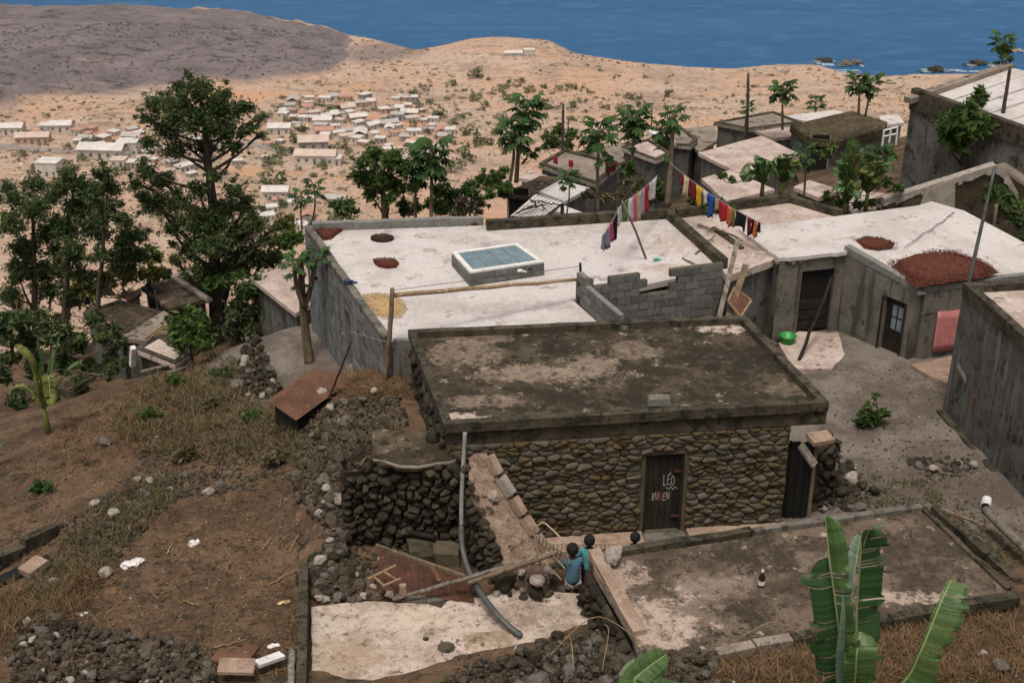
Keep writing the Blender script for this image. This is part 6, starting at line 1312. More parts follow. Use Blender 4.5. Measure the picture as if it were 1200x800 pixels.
skinmesh('body', [(0, 0, .16), (0, .02, .36), (0, .03, .55), (0, .05, .66), (0, .06, .8), (.14, .3, .34), (.14, .5, .06), (-.14, .3, .34), (-.14, .5, .06), (.2, .05, .52), (.2, .28, .4), (-.2, .05, .52), (-.2, .28, .4)], [(0, 1), (1, 2), (2, 3), (3, 4), (0, 5), (5, 6), (0, 7), (7, 8), (2, 9), (9, 10), (2, 11), (11, 12)], [.15, .14, .15, .06, .1, .08, .06, .08, .06, .06, .045, .06, .045], skin, t)
skinmesh('shirt', [(0, 0, .14), (0, .02, .36), (0, .03, .56), (.22, .05, .5), (-.22, .05, .5)], [(0, 1), (1, 2), (2, 3), (2, 4)], [.15, .135, .13, .07, .07], CC['maroon'], t)
# ---------------------------------------------------------------- vegetation
def leaf_cloud(name, centres, n, size, mat, parent, seed, flat=.8, aspect=2.8, shell=.55):
    """many small leaf-sized faces spread through clumps: centres (x,y,z,rx,rz)"""
    r = np.random.RandomState(seed); C_ = np.array(centres, float); wt = C_[:, 3] ** 2 * C_[:, 4]; wt /= wt.sum()
    k = r.choice(len(C_), n, p=wt); d = r.normal(size=(n, 3)); d /= np.linalg.norm(d, axis=1)[:, None]; rad = (shell + (1 - shell) * r.rand(n)) * np.where(r.rand(n) < .16, r.uniform(1.0, 1.4, n), r.uniform(.4, 1.08, n))
    # twig scale clumping so the edge is uneven
    sub = r.normal(size=(len(C_), 34, 3)); sub /= np.linalg.norm(sub, axis=2)[:, :, None]; sel = r.randint(0, 34, n)
    d = sub[k, sel] * .85 + d * .38; 
    p = C_[k, :3] + d * rad[:, None] * np.stack([C_[k, 3], C_[k, 3], C_[k, 4]], 1)
    a = r.normal(size=(n, 3)); a[:, 2] *= flat; a /= np.linalg.norm(a, axis=1)[:, None]; b = np.cross(a, r.normal(size=(n, 3))); b /= np.linalg.norm(b, axis=1)[:, None]
    s = size * r.uniform(.6, 1.35, n)[:, None]; a = a * s; b = b * s / aspect; off = np.array(origin(parent))
    V = np.stack([p - a, p + b * .9, p + a, p - b * .9], 1).reshape(-1, 3) - off; Fc = np.arange(4 * n).reshape(-1, 4)
    return link(name, npmesh(name, V, Fc, mat), parent)
def tree(name, label, cat, base, clumps, y, n, size, lmat, bmat, tr, seed, spread=.9, trunk_top=None, squash=.8, group=None, lean=()):
    """clumps: photograph (px, py, r) at distance y; limbs run from the trunk to every clump"""
    t = thing(name, label, cat, base, group); r = random.Random(seed); cs = []
    for px, py, pr in clumps:
        yy = y + r.uniform(-1, 1) * spread; q = Y(px, py, yy); dep = yy * CP + (H - q.z) * SP; s = pr * .88 * dep / F; cs.append((q.x, q.y, q.z, s, s * squash))
    top = Vector(trunk_top) if trunk_top is not None else Vector((sum(c[0] for c in cs) / len(cs), y, max(c[2] for c in cs) - .3))
    for c in list(cs):               # small satellite sprays break the outline
        for k in range(3):
            v_ = Vector((r.gauss(0, 1), r.gauss(0, 1), r.gauss(0, .8))).normalized() * c[3] * r.uniform(.95, 1.3); s = c[3] * r.uniform(.28, .48); cs.append((c[0] + v_.x, c[1] + v_.y, c[2] + v_.z, s, s * squash))
    main = [c for i, c in enumerate(cs) if i < len(clumps)]
    path = [Vector(base)] + [Vector(q) for q in lean] + [top]; pts = smooth(path, 6); m = len(pts)
    mb = MB(); mb.tube(pts, [tr * (1 - .8 * i / (m - 1)) * (1.25 if i == 0 else 1) for i in range(m)], 9); mb.build('trunk', bmat, t, smooth=True)
    br = MB()
    for c in main:
        q = Vector(c[:3]); j = max(1, min(range(m), key=lambda i: abs(pts[i].z - (q.z - .5 * (q - top).length * .6 - .4)))); a = pts[j]; rr_ = tr * (1 - .8 * j / (m - 1)) * .55
        mid = a.lerp(q, .55) + Vector((r.uniform(-.1, .1), r.uniform(-.1, .1), -.12)); br.tube(smooth([a, mid, q], 3), [max(.012, rr_ * (1 - .13 * i)) for i in range(7)], 6)
        for k in range(4):
            e_ = q + Vector((r.uniform(-1, 1), r.uniform(-1, 1), r.uniform(-.5, .8))) * c[3] * .8; br.tube([a.lerp(q, .75), q.lerp(e_, .5), e_], [.02, .014, .007], 5)
    br.build('branches', bmat, t, smooth=True)
    leaf_cloud('crown', cs, n, size, lmat, t, seed)
    return t
BIG = [(235, 108, 24), (262, 112, 16), (212, 103, 16), (205, 122, 25), (180, 122, 16), (172, 140, 14), (258, 125, 24), (285, 126, 17), (303, 138, 11), (230, 140, 30), (195, 150, 24), (263, 152, 24), (290, 152, 17), (172, 166, 15), (205, 175, 20), (240, 172, 18), (228, 98, 12), (278, 172, 13), (305, 158, 9),
       (170, 198, 17), (160, 215, 14), (190, 212, 20), (182, 238, 24), (208, 236, 24), (168, 232, 14), (232, 222, 16), (252, 205, 13), (275, 222, 17), (290, 240, 18), (262, 246, 24), (228, 258, 28), (300, 262, 19), (312, 280, 16), (280, 276, 24), (200, 268, 16), (248, 284, 28), (222, 292, 20), (292, 298, 22), (272, 312, 24), (236, 318, 20), (310, 306, 16), (255, 340, 18), (205, 305, 12), (322, 268, 10)]
bb = G(254, 402); tree('tall_tree', 'tallest dark feathery tree standing on the slope left of the white house', 'tree', bb, BIG, bb.y, 52000, .075, leaf_dark, bark, .27, 1, .9, Y(236, 118, bb.y), .85, lean=(Y(252, 330, bb.y), Y(250, 250, bb.y), Y(243, 180, bb.y)))
T1 = [(42, 215, 18), (20, 232, 18), (15, 262, 22), (40, 245, 22), (60, 232, 16), (30, 290, 24), (58, 272, 22), (20, 318, 20), (48, 318, 22), (8, 345, 18), (62, 340, 16), (8, 220, 12)]
b1 = G(42, 425); tree('dark_tree', 'dark feathery tree at the far left of the group', 'tree', b1, T1, b1.y, 15000, .08, leaf_dark, bark, .16, 2, .8, Y(38, 225, b1.y), .9, 'dark trees on the left slope')
T2 = [(82, 205, 18), (72, 222, 16), (100, 222, 20), (92, 245, 24), (78, 268, 22), (108, 262, 20), (88, 295, 24), (72, 318, 18), (100, 322, 20), (86, 345, 18), (64, 292, 14)]
b2 = G(72, 428); tree('dark_tree', 'dark feathery tree second from the left, with a reddish trunk', 'tree', b2, T2, b2.y, 15000, .08, leaf_dark, bark, .16, 3, .8, Y(86, 215, b2.y), .9, 'dark trees on the left slope')
T3 = [(120, 205, 15), (110, 225, 14), (132, 222, 15), (125, 246, 20), (145, 258, 16), (150, 282, 20), (118, 272, 18), (160, 300, 16), (140, 300, 18), (118, 296, 14), (165, 275, 12)]
b3 = G(113, 436); tree('dark_tree', 'dark tree with a thin bare trunk, rightmost of the left group', 'tree', b3, T3, b3.y, 12000, .078, leaf_dark, bark, .12, 4, .8, Y(120, 215, b3.y), .85, 'dark trees on the left slope', lean=(Y(115, 350, b3.y), Y(121, 290, b3.y)))
def bush(name, label, base_px, clumps, n, size, mat, seed, y=None, z=None, tr=.05, spread=.3, squash=.85, group=None, cat='bush'):
    b = G(*base_px) if y is None else V3(Y(*base_px, y), Y(*base_px, y).z); return tree(name, label, cat, b, clumps, b.y, n, size, mat, bark, tr, seed, spread, None, squash, group)
bush('undergrowth', 'dark leafy undergrowth below the left trees', (60, 470), [(60, 395, 20), (90, 400, 18), (30, 400, 18), (75, 425, 16), (105, 430, 14), (40, 430, 14), (10, 420, 14), (95, 455, 12), (130, 420, 12), (20, 460, 10), (120, 395, 12), (0, 380, 18), (20, 375, 16), (50, 372, 14), (110, 375, 14), (140, 400, 10), (0, 440, 16), (15, 490, 8), (135, 385, 9)], 8500, .12, leaf_dark, 11)
bush('leafy_bush', 'round green bush in front of the tall tree trunk', (226, 430), [(206, 380, 14), (225, 375, 18), (240, 388, 14), (215, 398, 16), (236, 405, 14), (205, 395, 10)], 2600, .11, leaf_mid, 12)
bush('dark_bush', 'dark dense bush right of the tall tree trunk', (285, 402), [(290, 340, 20), (280, 362, 22), (302, 360, 16), (275, 385, 18), (295, 385, 16), (312, 345, 10)], 4200, .11, leaf_dark, 13)
bush('yellow_bush', 'yellowish leafy bush on the roof edge behind the green bush', (222, 372), [(210, 362, 13), (228, 358, 14), (245, 364, 10), (218, 350, 10)], 1500, .10, leaf_yel, 14)
bush('yellow_bush', 'yellow green scrub behind the brick hut', (150, 350), [(125, 330, 14), (150, 322, 13), (170, 320, 13), (110, 345, 11), (185, 318, 9), (95, 330, 10)], 2200, .12, leaf_yel, 15, y=40)
bush('yard_shrub', 'small green shrub growing in the yard right of the stone house', (1020, 500), [(1012, 488, 10), (1026, 488, 11), (1035, 484, 7), (1018, 478, 8), (1026, 464, 5), (1008, 494, 7)], 520, .10, leaf_mid, 16, tr=.025, spread=.15)
bush('low_plants', 'low green plants in the pale yard by the small papaya', (320, 372), [(322, 362, 9), (335, 358, 8), (312, 358, 8), (340, 366, 6), (328, 352, 6)], 500, .10, leaf_mid, 17, tr=.02, spread=.2)
bush('round_tree', 'round leafy tree behind the white roof, left of the papaya clump', (452, 262), [(425, 190, 13), (440, 180, 16), (460, 188, 18), (475, 200, 14), (430, 208, 18), (450, 212, 18), (468, 220, 14), (435, 228, 12), (455, 232, 10), (418, 205, 10)], 5200, .10, leaf_mid, 18, y=39.5, tr=.14, spread=.8, cat='tree')
bush('shrub_bank', 'bank of green shrubs behind the white roof, left of the open shed', (540, 262), [(515, 222, 13), (530, 230, 15), (550, 222, 14), (565, 212, 12), (580, 208, 11), (560, 235, 12), (540, 245, 12), (575, 228, 9), (520, 245, 10), (505, 238, 9), (592, 200, 8)], 5200, .10, leaf_mid, 19, y=40, spread=.8)
bush('dark_bush', 'dark brown leafless bush at the corner behind the white roof', (545, 262), [(540, 238, 10), (552, 242, 10), (560, 248, 7), (535, 250, 7)], 800, .08, bark, 20, y=38)
bush('green_tree', 'green spreading tree behind the reddish roof', (660, 190), [(642, 160, 9), (655, 152, 9), (668, 158, 10), (650, 168, 9), (665, 170, 9), (685, 165, 8), (697, 166, 7), (690, 176, 6), (638, 172, 6)], 2600, .11, leaf_mid, 21, y=52, spread=.7, cat='tree')
bush('big_leafy_tree', 'dense leafy tree standing against the tall grey building', (1125, 225), [(1146, 118, 12), (1138, 128, 12), (1120, 138, 13), (1108, 145, 12), (1130, 150, 17), (1150, 146, 14), (1160, 152, 11), (1112, 160, 13), (1140, 165, 14), (1126, 172, 13), (1152, 168, 10), (1105, 150, 8), (1148, 108, 7)], 2600, .2, leaf_mid, 22, y=41, tr=.17, spread=.8, cat='tree')
bush('dark_vine', 'dark green tree hanging over the gable wall', (1170, 262), [(1165, 222, 10), (1180, 228, 10), (1158, 232, 7), (1190, 240, 9), (1180, 246, 9), (1172, 240, 7)], 900, .13, leaf_mid, 23, y=35.2, spread=.3)
bush('corner_tree', 'dark tree at the right edge beside the gable', (1200, 290), [(1192, 255, 10), (1205, 262, 12), (1200, 280, 10), (1186, 246, 7)], 900, .13, leaf_dark, 24, y=34, spread=.3)
bush('shrub', 'green shrubs behind the clothes line beside the papaya', (765, 238), [(768, 222, 8), (760, 232, 8), (775, 232, 6), (772, 214, 6), (750, 236, 6)], 700, .10, leaf_mid, 25, y=34.2, spread=.2)
bush('shrub', 'dark green creeper under the right hand clothes line', (830, 240), [(812, 236, 9), (826, 238, 10), (842, 240, 8), (855, 242, 7), (818, 228, 7)], 900, .10, leaf_mid, 26, y=34, spread=.3)
bush('shrub', 'dark shrub in front of the reddish roof by the papaya trunk', (700, 232), [(738, 194, 6), (735, 200, 6), (741, 202, 5)], 300, .11, leaf_mid, 27, y=42, spread=.2)
bush('shrub', 'small shrub left of the open shed', (612, 192), [(625, 182, 6), (618, 176, 5), (630, 175, 4), (608, 172, 4)], 300, .10, leaf_mid, 28, y=44, spread=.2)
bush('dark_bush', 'dark bush between the mossy roof and the banana plants', (985, 195), [(968, 180, 7), (975, 172, 6), (1020, 185, 9), (1035, 190, 9), (1045, 182, 7), (1010, 196, 8), (1030, 202, 7)], 900, .13, leaf_mid, 29, y=43, spread=.4)
bush('scrub', 'brown green scrub on the bank between the papayas and the clothes lines', (735, 236), [(690, 228, 8), (712, 232, 7), (728, 226, 6), (745, 222, 7), (752, 212, 6), (735, 212, 5)], 900, .10, weed, 61, y=37, spread=.6)
bush('scrub', 'green scrub between the pale roofs left of the banana clump', (860, 212), [(858, 210, 5), (846, 206, 5), (875, 208, 6)], 350, .10, leaf_mid, 62, y=38.5, spread=.3)
bush('scrub', 'low green scrub beneath the tall upright banana plant', (1000, 240), [(968, 232, 6), (985, 238, 7), (1005, 240, 7), (1022, 238, 6), (1040, 214, 7), (1052, 220, 7)], 900, .10, leaf_mid, 63, y=36, spread=.5)
bush('scrub', 'green scrub on the slope left of the pale roofed house', (270, 330), [(262, 330, 12), (280, 322, 10), (245, 335, 10), (300, 330, 8)], 1300, .11, leaf_mid, 64, y=39, spread=.5)
bush('scrub', 'dark green hedge along the lower edge of the left slope', (120, 440), [(20, 470, 12), (60, 462, 14), (95, 448, 12), (130, 432, 12), (10, 500, 10), (45, 485, 9), (150, 425, 9)], 3000, .10, leaf_dark, 65, y=33.5, spread=.6)
bush('brush', 'brown green brush on the steep slope behind the left trees', (120, 395), [(15, 350, 16), (50, 340, 15), (85, 352, 15), (120, 338, 14), (150, 345, 12), (30, 372, 16), (70, 375, 15), (110, 370, 14), (180, 330, 10), (215, 318, 10), (240, 322, 9), (5, 395, 14)], 5200, .12, weed, 66, y=46, spread=1.5)
# papaya trees: each leaf a lobed blade on its stalk
def papaya_leaf(seed):
    r = random.Random(seed); mb = MB(); L_ = 1.0; mb.tube([(0, 0, 0), (.3, 0, .1), (.6, 0, .08)], [.022, .018, .014], 5); k = len(mb.v); c = Vector((.6, 0, .08)); vs = [c]
    n = 9
    for i in range(n * 2):
        a = -2.6 + 5.2 * i / (n * 2 - 1); rd = (.52 if i % 2 else .36) * r.uniform(.85, 1.12) * (1 - .12 * abs(a))
        vs.append(c + Vector((rd * math.cos(a), rd * math.sin(a), -.75 * rd * rd - .04 * (i % 2) - .3 * rd)))
    mb.add(vs, [(0, i, i + 1) for i in range(1, n * 2)]); return mb.mesh('leaf', leaf_papaya, smooth=False)
PLEAF = [papaya_leaf(i) for i in range(5)]
def papaya(label, base, tops, n=20, s=1.0, tr=.09, fruit=True, cat='papaya tree', seed=1, low=0):
    """tops: list of crown points"""
    r = random.Random(seed); t = thing('papaya_tree', label, cat, base, 'papaya trees'); b = Vector(base)
    mb = MB()
    for k, tp in enumerate(tops):
        st = b if k == 0 else b.lerp(tops[0], .55)
        pts = smooth([st, st.lerp(tp, .5) + Vector((r.uniform(-.1, .1), r.uniform(-.1, .1), 0)), tp], 5); m = len(pts); mb.tube(pts, [tr * (1 - .5 * i / m) * (1 if k == 0 else .6) for i in range(m)], 8)
    mb.build('trunk', trunk_pale, t, smooth=True)
    for tp in tops:
        for i in range(n):
            a = i * 2.4 + r.uniform(-.3, .3); el_ = .85 - 1.35 * i / n + r.uniform(-.15, .15); sc_ = s * r.uniform(.8, 1.15)
            link('leaf', PLEAF[r.randrange(5)], t, Vector(tp) - b - Vector((0, 0, .02 * i + (.0))), (r.uniform(-.3, .3), -el_, a), (sc_,) * 3)
        for i in range(low):
            a = r.uniform(0, 6.3); z_ = r.uniform(.2, .6); q = b.lerp(Vector(tp), 1 - z_ * .6); link('leaf', PLEAF[r.randrange(5)], t, q - b, (r.uniform(-.3, .3), r.uniform(-.2, .6), a), (s * .75,) * 3)
        if fruit:
            for i in range(5):
                a = r.uniform(0, 6.3); f = MB(); f.lathe((0, 0, 0), [(.01, -.12), (.07, -.06), (.08, .02), (.03, .1), (.005, .11)], 8); link('fruit', f.mesh('fruit', leaf_mid, smooth=True), t, Vector(tp) - b + Vector((.11 * math.cos(a), .11 * math.sin(a), -.22 - .1 * (i % 3))))
    return t
def pap(label, bpx, bpy, tpx, tpy, y, n=20, s=1.0, tr=.09, more=(), low=0, fruit=True, seed=1): return papaya(label, Y(bpx, bpy, y), [Y(tpx, tpy, y)] + [Y(a, b, y + .3) for a, b in more], int(n * 1.35), s * .72, tr * .72, fruit, seed=seed, low=low)
pap('tallest papaya behind the open shed, with a broad round crown', 605, 214, 617, 124, 44, 16, 1.05, .13, seed=1)
pap('papaya just left of the tallest one, slightly lower and touching it', 597, 216, 601, 153, 43.6, 15, 1.0, .1, low=5, seed=2)
pap('papaya with a thin trunk in front of the reddish roof', 701, 250, 703, 150, 42, 14, .95, .1, low=5, seed=3)
pap('papaya with leaves down its trunk, left of the white rimmed rooflight', 740, 215, 746, 133, 45, 12, .85, .1, ((739, 142),), 10, seed=4)
pap('papaya with a dark thick trunk carrying the clothes line', 782, 242, 789, 132, 33.8, 9, .6, .13, ((778, 150),), 3, seed=5)
pap('small papaya sapling with drooping leaves behind the white roof', 664, 252, 666, 206, 37, 10, .55, .04, fruit=False, seed=6)
pap('single papaya on the plain side of the dark long house', 917, 152, 918, 103, 54, 14, .95, .08, seed=7)
pap('young papaya seen small beyond the pale roof strip', 956, 132, 957, 119, 56, 8, .8, .05, fruit=False, seed=8)
pap('papaya behind the mossy roof, left one of a pair', 1006, 134, 1008, 95, 52, 14, .85, .08, seed=9)
pap('papaya behind the mossy roof, right one of a pair', 1014, 136, 1021, 95, 52.5, 12, .8, .07, seed=10)
pap('small papaya clinging beside the utility pole', 872, 160, 876, 124, 54.5, 8, .55, .06, fruit=False, seed=11)
pap('papaya rising above the white sheet roof at the top right', 1174, 84, 1177, 47, 46, 13, .75, .07, seed=12)
pap('low papaya crown on the ridge of the white sheet roof', 1176, 84, 1178, 73, 46.5, 9, .6, .06, fruit=False, seed=22)
q = P(363, 428, -.55); papaya('papaya with a pale thick trunk at the left wall of the white house', q, [Y(352, 302, q.y), Y(371, 298, q.y + .2), Y(345, 310, q.y - .2)], 9, .42, .14, False, seed=13, low=2)
q = G(315, 383); papaya('small dark papaya seedling in the pale yard', q, [Y(315, 356, q.y)], 10, .6, .04, False, seed=14)
pap('thin papaya left of the white house, seen against the village, taller one', 365, 262, 368, 218, 42, 11, .62, .05, fruit=False, seed=15)
pap('thin papaya left of the white house, seen against the village, shorter one', 354, 268, 353, 230, 41, 10, .6, .05, fruit=False, seed=16)
pap('papaya with hanging dry leaves left of the shrub bank', 505, 258, 506, 178, 39, 16, 1.1, .1, low=6, seed=17)
pap('papaya beside the shrub bank, right of the one with dry leaves', 487, 258, 492, 190, 39.5, 12, .9, .08, low=5, seed=18)
pap('slender papaya beside the lower pinkish roof', 942, 232, 944, 176, 37.5, 12, .6, .06, low=3, fruit=False, seed=19)
pap('papaya with broad dark leaves in front of the grey building', 1028, 222, 1032, 182, 38.5, 13, .8, .1, seed=20)
# bananas
def banana_leaf(name, parent, pts, wd, mat, seed, sides=(1, 1), tears=.35, fold=.5, droop=.25, tip=.25, face=None, rib=.016):
    """pts: midrib curve; blade torn into strips; face: direction the blade looks"""
    r = random.Random(seed); pt = smooth([Vector(p) for p in pts], 14 if wd > .21 or parent.name == 'banana_plant' else 8); m = len(pt); mb = MB(); fc = Vector(face).normalized() if face is not None else None
    cut = [[False] * m, [False] * m]
    for s in (0, 1):
        i = 2
        while i < m - 1: cut[s][i] = r.random() < tears * .55; i += 1
    for s, sg in ((0, -1), (1, 1)):
        if not sides[s]: continue
        row = None; dz = 0; jit = 0
        for i in range(m):
            t = i / (m - 1); d = (pt[min(i + 1, m - 1)] - pt[max(i - 1, 0)]).normalized()
            up = fc if fc is not None else Vector((0, 0, 1)); sd_ = d.cross(up).normalized() * sg; nn = sd_.cross(d) * sg
            w_ = wd * sides[s] * max(0.0, min(1, t * 5 + .1)) * max(0.0, 1 - max(0, (t - (1 - tip)) / tip) ** 2) ** .5 * (1 + jit)
            if cut[s][i] and row is not None:
                mb_new(mb, row, make(pt[i - 1].lerp(pt[i], .55), sd_, nn, d, w_, fold, dz)); dz = r.uniform(-.5, .3) * droop * 3; jit = r.uniform(-.3, .08)
                row = make(pt[i - 1].lerp(pt[i], .92), sd_, nn, d, w_, fold, dz)
            cur = make(pt[i], sd_, nn, d, w_, fold, dz)
            if row is not None: mb_new(mb, row, cur)
            row = cur
    o = mb.build(name, mat, parent, smooth=False)
    rb_ = MB(); rb_.tube(pt, [rib * (1 - .75 * i / m) for i in range(m)], 6); rb_.build('midrib', midrib_m, o, smooth=True)
    return o
def make(c, sd_, nn, d, w_, fold, dz):
    return [c, c + sd_ * w_ * .45 + nn * w_ * fold * .42 + d * w_ * .08, c + sd_ * w_ * .8 + nn * w_ * (fold * .52 + dz * .3) + d * w_ * .16, c + sd_ * w_ + nn * w_ * (fold * .42 + dz) + d * w_ * .24]
def mb_new(mb, a, b):
    k = len(mb.v); mb.v += a + b; n = len(a)
    for i in range(n - 1): mb.f.append((k + i, k + n + i, k + n + i + 1, k + i + 1))
yb0 = 10.6; gz = g(2.6, yb0)
bp = thing('banana_plant', 'large banana plant with torn upright leaves in the bottom foreground', 'banana plant', (3.05, yb0, gz))
mb = MB(); st0 = Vector((3.05, yb0, gz)); mb.tube([st0, st0 + Vector((.02, 0, .9)), Y(990, 838, yb0)], [.16, .13, .09], 10); mb.build('stem', leaf_mid, bp, smooth=True)
stp = Y(990, 842, yb0); F1 = (.15, -1, .35)
banana_leaf('leaf', bp, [stp, Y(987, 780, 10.5), Y(982, 728, 10.45), Y(973, 660, 10.5), Y(967, 604, 10.6)], .22, leaf_banana, 3, (0, 1), .5, .35, .22, .2, (-.75, -1, .35))
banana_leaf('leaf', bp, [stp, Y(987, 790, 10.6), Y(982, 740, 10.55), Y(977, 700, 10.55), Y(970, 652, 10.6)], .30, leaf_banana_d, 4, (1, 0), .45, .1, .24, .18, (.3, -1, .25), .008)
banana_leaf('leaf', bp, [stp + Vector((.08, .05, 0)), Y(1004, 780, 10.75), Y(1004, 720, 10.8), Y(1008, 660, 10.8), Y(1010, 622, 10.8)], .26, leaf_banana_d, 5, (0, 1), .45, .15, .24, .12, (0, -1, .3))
banana_leaf('leaf', bp, [stp + Vector((.02, -.05, 0)), Y(990, 775, 10.45), Y(996, 720, 10.4), Y(1003, 660, 10.5), Y(1009, 628, 10.7)], .155, leaf_banana_p, 6, (1, 0), .12, .2, .10, .3, (.35, -1, .3), .01)
banana_leaf('leaf', bp, [stp, Y(1001, 800, 10.4), Y(1004, 765, 10.35), Y(1008, 740, 10.5)], .2, leaf_banana, 7, (.6, 1), .35, .35, .2, .3, (0, -1, .5))
banana_leaf('leaf', bp, [Y(1012, 640, 10.8), Y(1018, 622, 10.75), Y(1026, 617, 10.7), Y(1038, 615, 10.65)], .06, leaf_banana, 8, (1, 1), .3, .4, .3, .4, None, .006)
banana_leaf('leaf', bp, [stp + Vector((.1, 0, -.05)), Y(1058, 800, 10.5), Y(1078, 765, 10.45), Y(1094, 727, 10.5), Y(1105, 700, 10.6), Y(1115, 679, 10.75)], .26, leaf_banana, 9, (.15, 1), .5, .3, .2, .12, (-.5, -1, .55))
banana_leaf('leaf', bp, [stp - Vector((.1, 0, .1)), Y(890, 850, 10.0), Y(800, 818, 9.8), Y(745, 800, 9.8), Y(758, 783, 9.9), Y(780, 767, 10.1)], .16, leaf_banana, 10, (1, 1), .3, .4, .2, .15, (.1, -1, .8))
def banana(label, base, leaves, seed, mat=None, wd=.2, group=None, stem=.08):
    r = random.Random(seed); t = thing('banana_plant', label, 'banana plant', base, group); b = Vector(base); top = b + Vector((0, 0, .3 * max((Vector(l[-1]) - b).z for l in leaves)))
    mb = MB(); mb.tube([b - Vector((0, 0, .2)), b.lerp(top, .5), top], [stem, stem * .85, stem * .5], 8); mb.build('stem', leaf_yel, t, smooth=True)
    for k, l in enumerate(leaves):
        tip = Vector(l[-1]); mid = Vector(l[0]) if len(l) > 1 else top.lerp(tip, .6) + Vector((0, 0, .25))
        banana_leaf('leaf', t, [top - Vector((0, 0, .1)), mid, tip], wd * r.uniform(.85, 1.15), (mat or leaf_banana) if r.random() > .18 else leaf_yel, seed * 10 + k, (1, 1), .35, .35, .3, .35, None, .014)
    return t
q = G(57, 508); yy = q.y
banana('young banana plant with spread leaves on the left slope', q, [(Y(38, 425, yy), Y(18, 404, yy)), (Y(50, 430, yy), Y(43, 400, yy)), (Y(28, 452, yy), Y(4, 462, yy)), (Y(75, 440, yy), Y(96, 424, yy)), (Y(62, 425, yy + .2), Y(70, 395, yy + .3)), (Y(56, 440, yy - .3), Y(60, 475, yy - .7))], 31, wd=.17)
q = G(4, 545); banana('banana leaf tip entering from the left edge', Y(-30, 560, q.y), [(Y(-12, 530, q.y), Y(10, 516, q.y)), (Y(-40, 520, q.y), Y(-50, 490, q.y))], 32, wd=.15)
r_ = random.Random(9)
def clump(label, bx, by, y, tips, seed, wd=.2, mat=None): 
    b = Y(bx, by, y); return banana(label, b, [(Y(a + j * r_.uniform(-7, 7), c + j * r_.uniform(-4, 12), y + r_.uniform(-.5, .5)),) for j in (0, 1) for a, c in tips], seed, mat, wd * 1.05, stem=.07)
clump('banana clump with long arching leaves left of the mossy roof, its left plant', 893, 226, 36, [(868, 206), (876, 196), (884, 188), (890, 186), (900, 192), (872, 214), (906, 200)], 41, .16)
clump('banana clump with long arching leaves left of the mossy roof, its right plant', 915, 226, 36.2, [(905, 190), (915, 188), (926, 182), (932, 190), (938, 200), (930, 208), (900, 196)], 42, .16)
clump('tall banana plant with upright yellow green leaves', 992, 245, 35.5, [(1000, 162), (988, 180), (1012, 176), (978, 206), (985, 192), (1008, 200), (1000, 185)], 43, .2, leaf_banana)
clump('smaller banana plant right of the tall upright one', 1015, 240, 35.8, [(1018, 196), (1030, 190), (1040, 196), (1008, 202), (1034, 206)], 44, .2)
clump('banana plant with dark leaves beside the pale yard wall', 990, 246, 35.2, [(975, 225), (982, 215), (1000, 215), (1004, 226)], 45, .15)
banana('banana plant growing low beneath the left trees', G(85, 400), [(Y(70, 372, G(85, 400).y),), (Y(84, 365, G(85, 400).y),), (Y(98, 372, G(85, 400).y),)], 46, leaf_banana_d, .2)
# dry grass, straw and weeds
def grass(name, label, pol, n, h0, h1, mat, seed, spread=.6, w_=.012):
    r = random.Random(seed); rn = np.random.RandomState(seed); xs = [p[0] for p in pol]; ys = [p[1] for p in pol]; base = []
    while len(base) < n // 7:
        x, y = r.uniform(min(xs), max(xs)), r.uniform(min(ys), max(ys))
        if inpoly(x, y, pol): base.append(G(x, y))
    B = np.array([tuple(b) for b in base])[rn.randint(0, len(base), n)] + np.c_[rn.normal(0, .07, (n, 2)), np.zeros(n)]
    hh = rn.uniform(h0, h1, n)[:, None]; d = rn.normal(size=(n, 3)) * spread; d[:, 2] = 1; tip = B + d * hh; s = rn.normal(size=(n, 3)); s[:, 2] *= .2; s = s / np.linalg.norm(s, axis=1)[:, None] * w_; mid = (B + tip) / 2 + np.c_[np.zeros((n, 2)), hh[:, 0] * .12]
    V = np.stack([B - s, B + s, mid + s * .7, tip, mid - s * .7], 1).reshape(-1, 3); k = np.arange(n) * 5
    Fc = np.concatenate([np.stack([k, k + 1, k + 2], 1), np.stack([k, k + 2, k + 4], 1), np.stack([k + 4, k + 2, k + 3], 1)])
    return tag(link(name, npmesh(name, V, Fc, mat)), label, 'dry grass', kind='stuff')
grass('dry_grass', 'dry brown grass on the bank at the bottom right', LOW, 15000, .04, .17, straw, 51, 1.2, .007)
grass('dry_grass', 'dry grass and weeds along the far left terrace', [(0, 760), (0, 690), (40, 700), (80, 670), (130, 660), (100, 720), (60, 735)], 3500, .06, .26, straw, 52, .9, .008)
grass('dry_weeds', 'olive weeds between the terrace stones on the left', [(0, 745), (20, 700), (75, 640), (120, 590), (200, 555), (240, 560), (180, 610), (120, 670), (60, 735)], 4200, .05, .22, weed, 53, .9, .009)
grass('dry_straw', 'straw scattered over the brown field', LEFT, 6000, .02, .09, straw, 54, 3.5, .008)
grass('dry_straw', 'straw heap on the mound below the white house corner', [(400, 440), (470, 432), (478, 460), (440, 470), (405, 468), (398, 455)], 4200, .03, .14, straw, 55, 2.4, .009)
grass('dry_grass', 'dry grass tufts on the slope below the trees', [(80, 480), (160, 450), (235, 435), (290, 470), (220, 520), (120, 545), (40, 560)], 4500, .04, .16, straw, 56, 1.4, .008)
grass('dry_weeds', 'green brown weeds among the rubble by the rusty hut', [(345, 500), (470, 500), (470, 530), (360, 560), (290, 470), (250, 500)], 2200, .04, .18, weed, 57, 1.0)
grass('dry_weeds', 'thin weeds at the right yard edges', [(960, 600), (1010, 560), (1100, 560), (1190, 640), (1190, 690), (1090, 600)], 1400, .03, .12, weed, 58, 1.2)
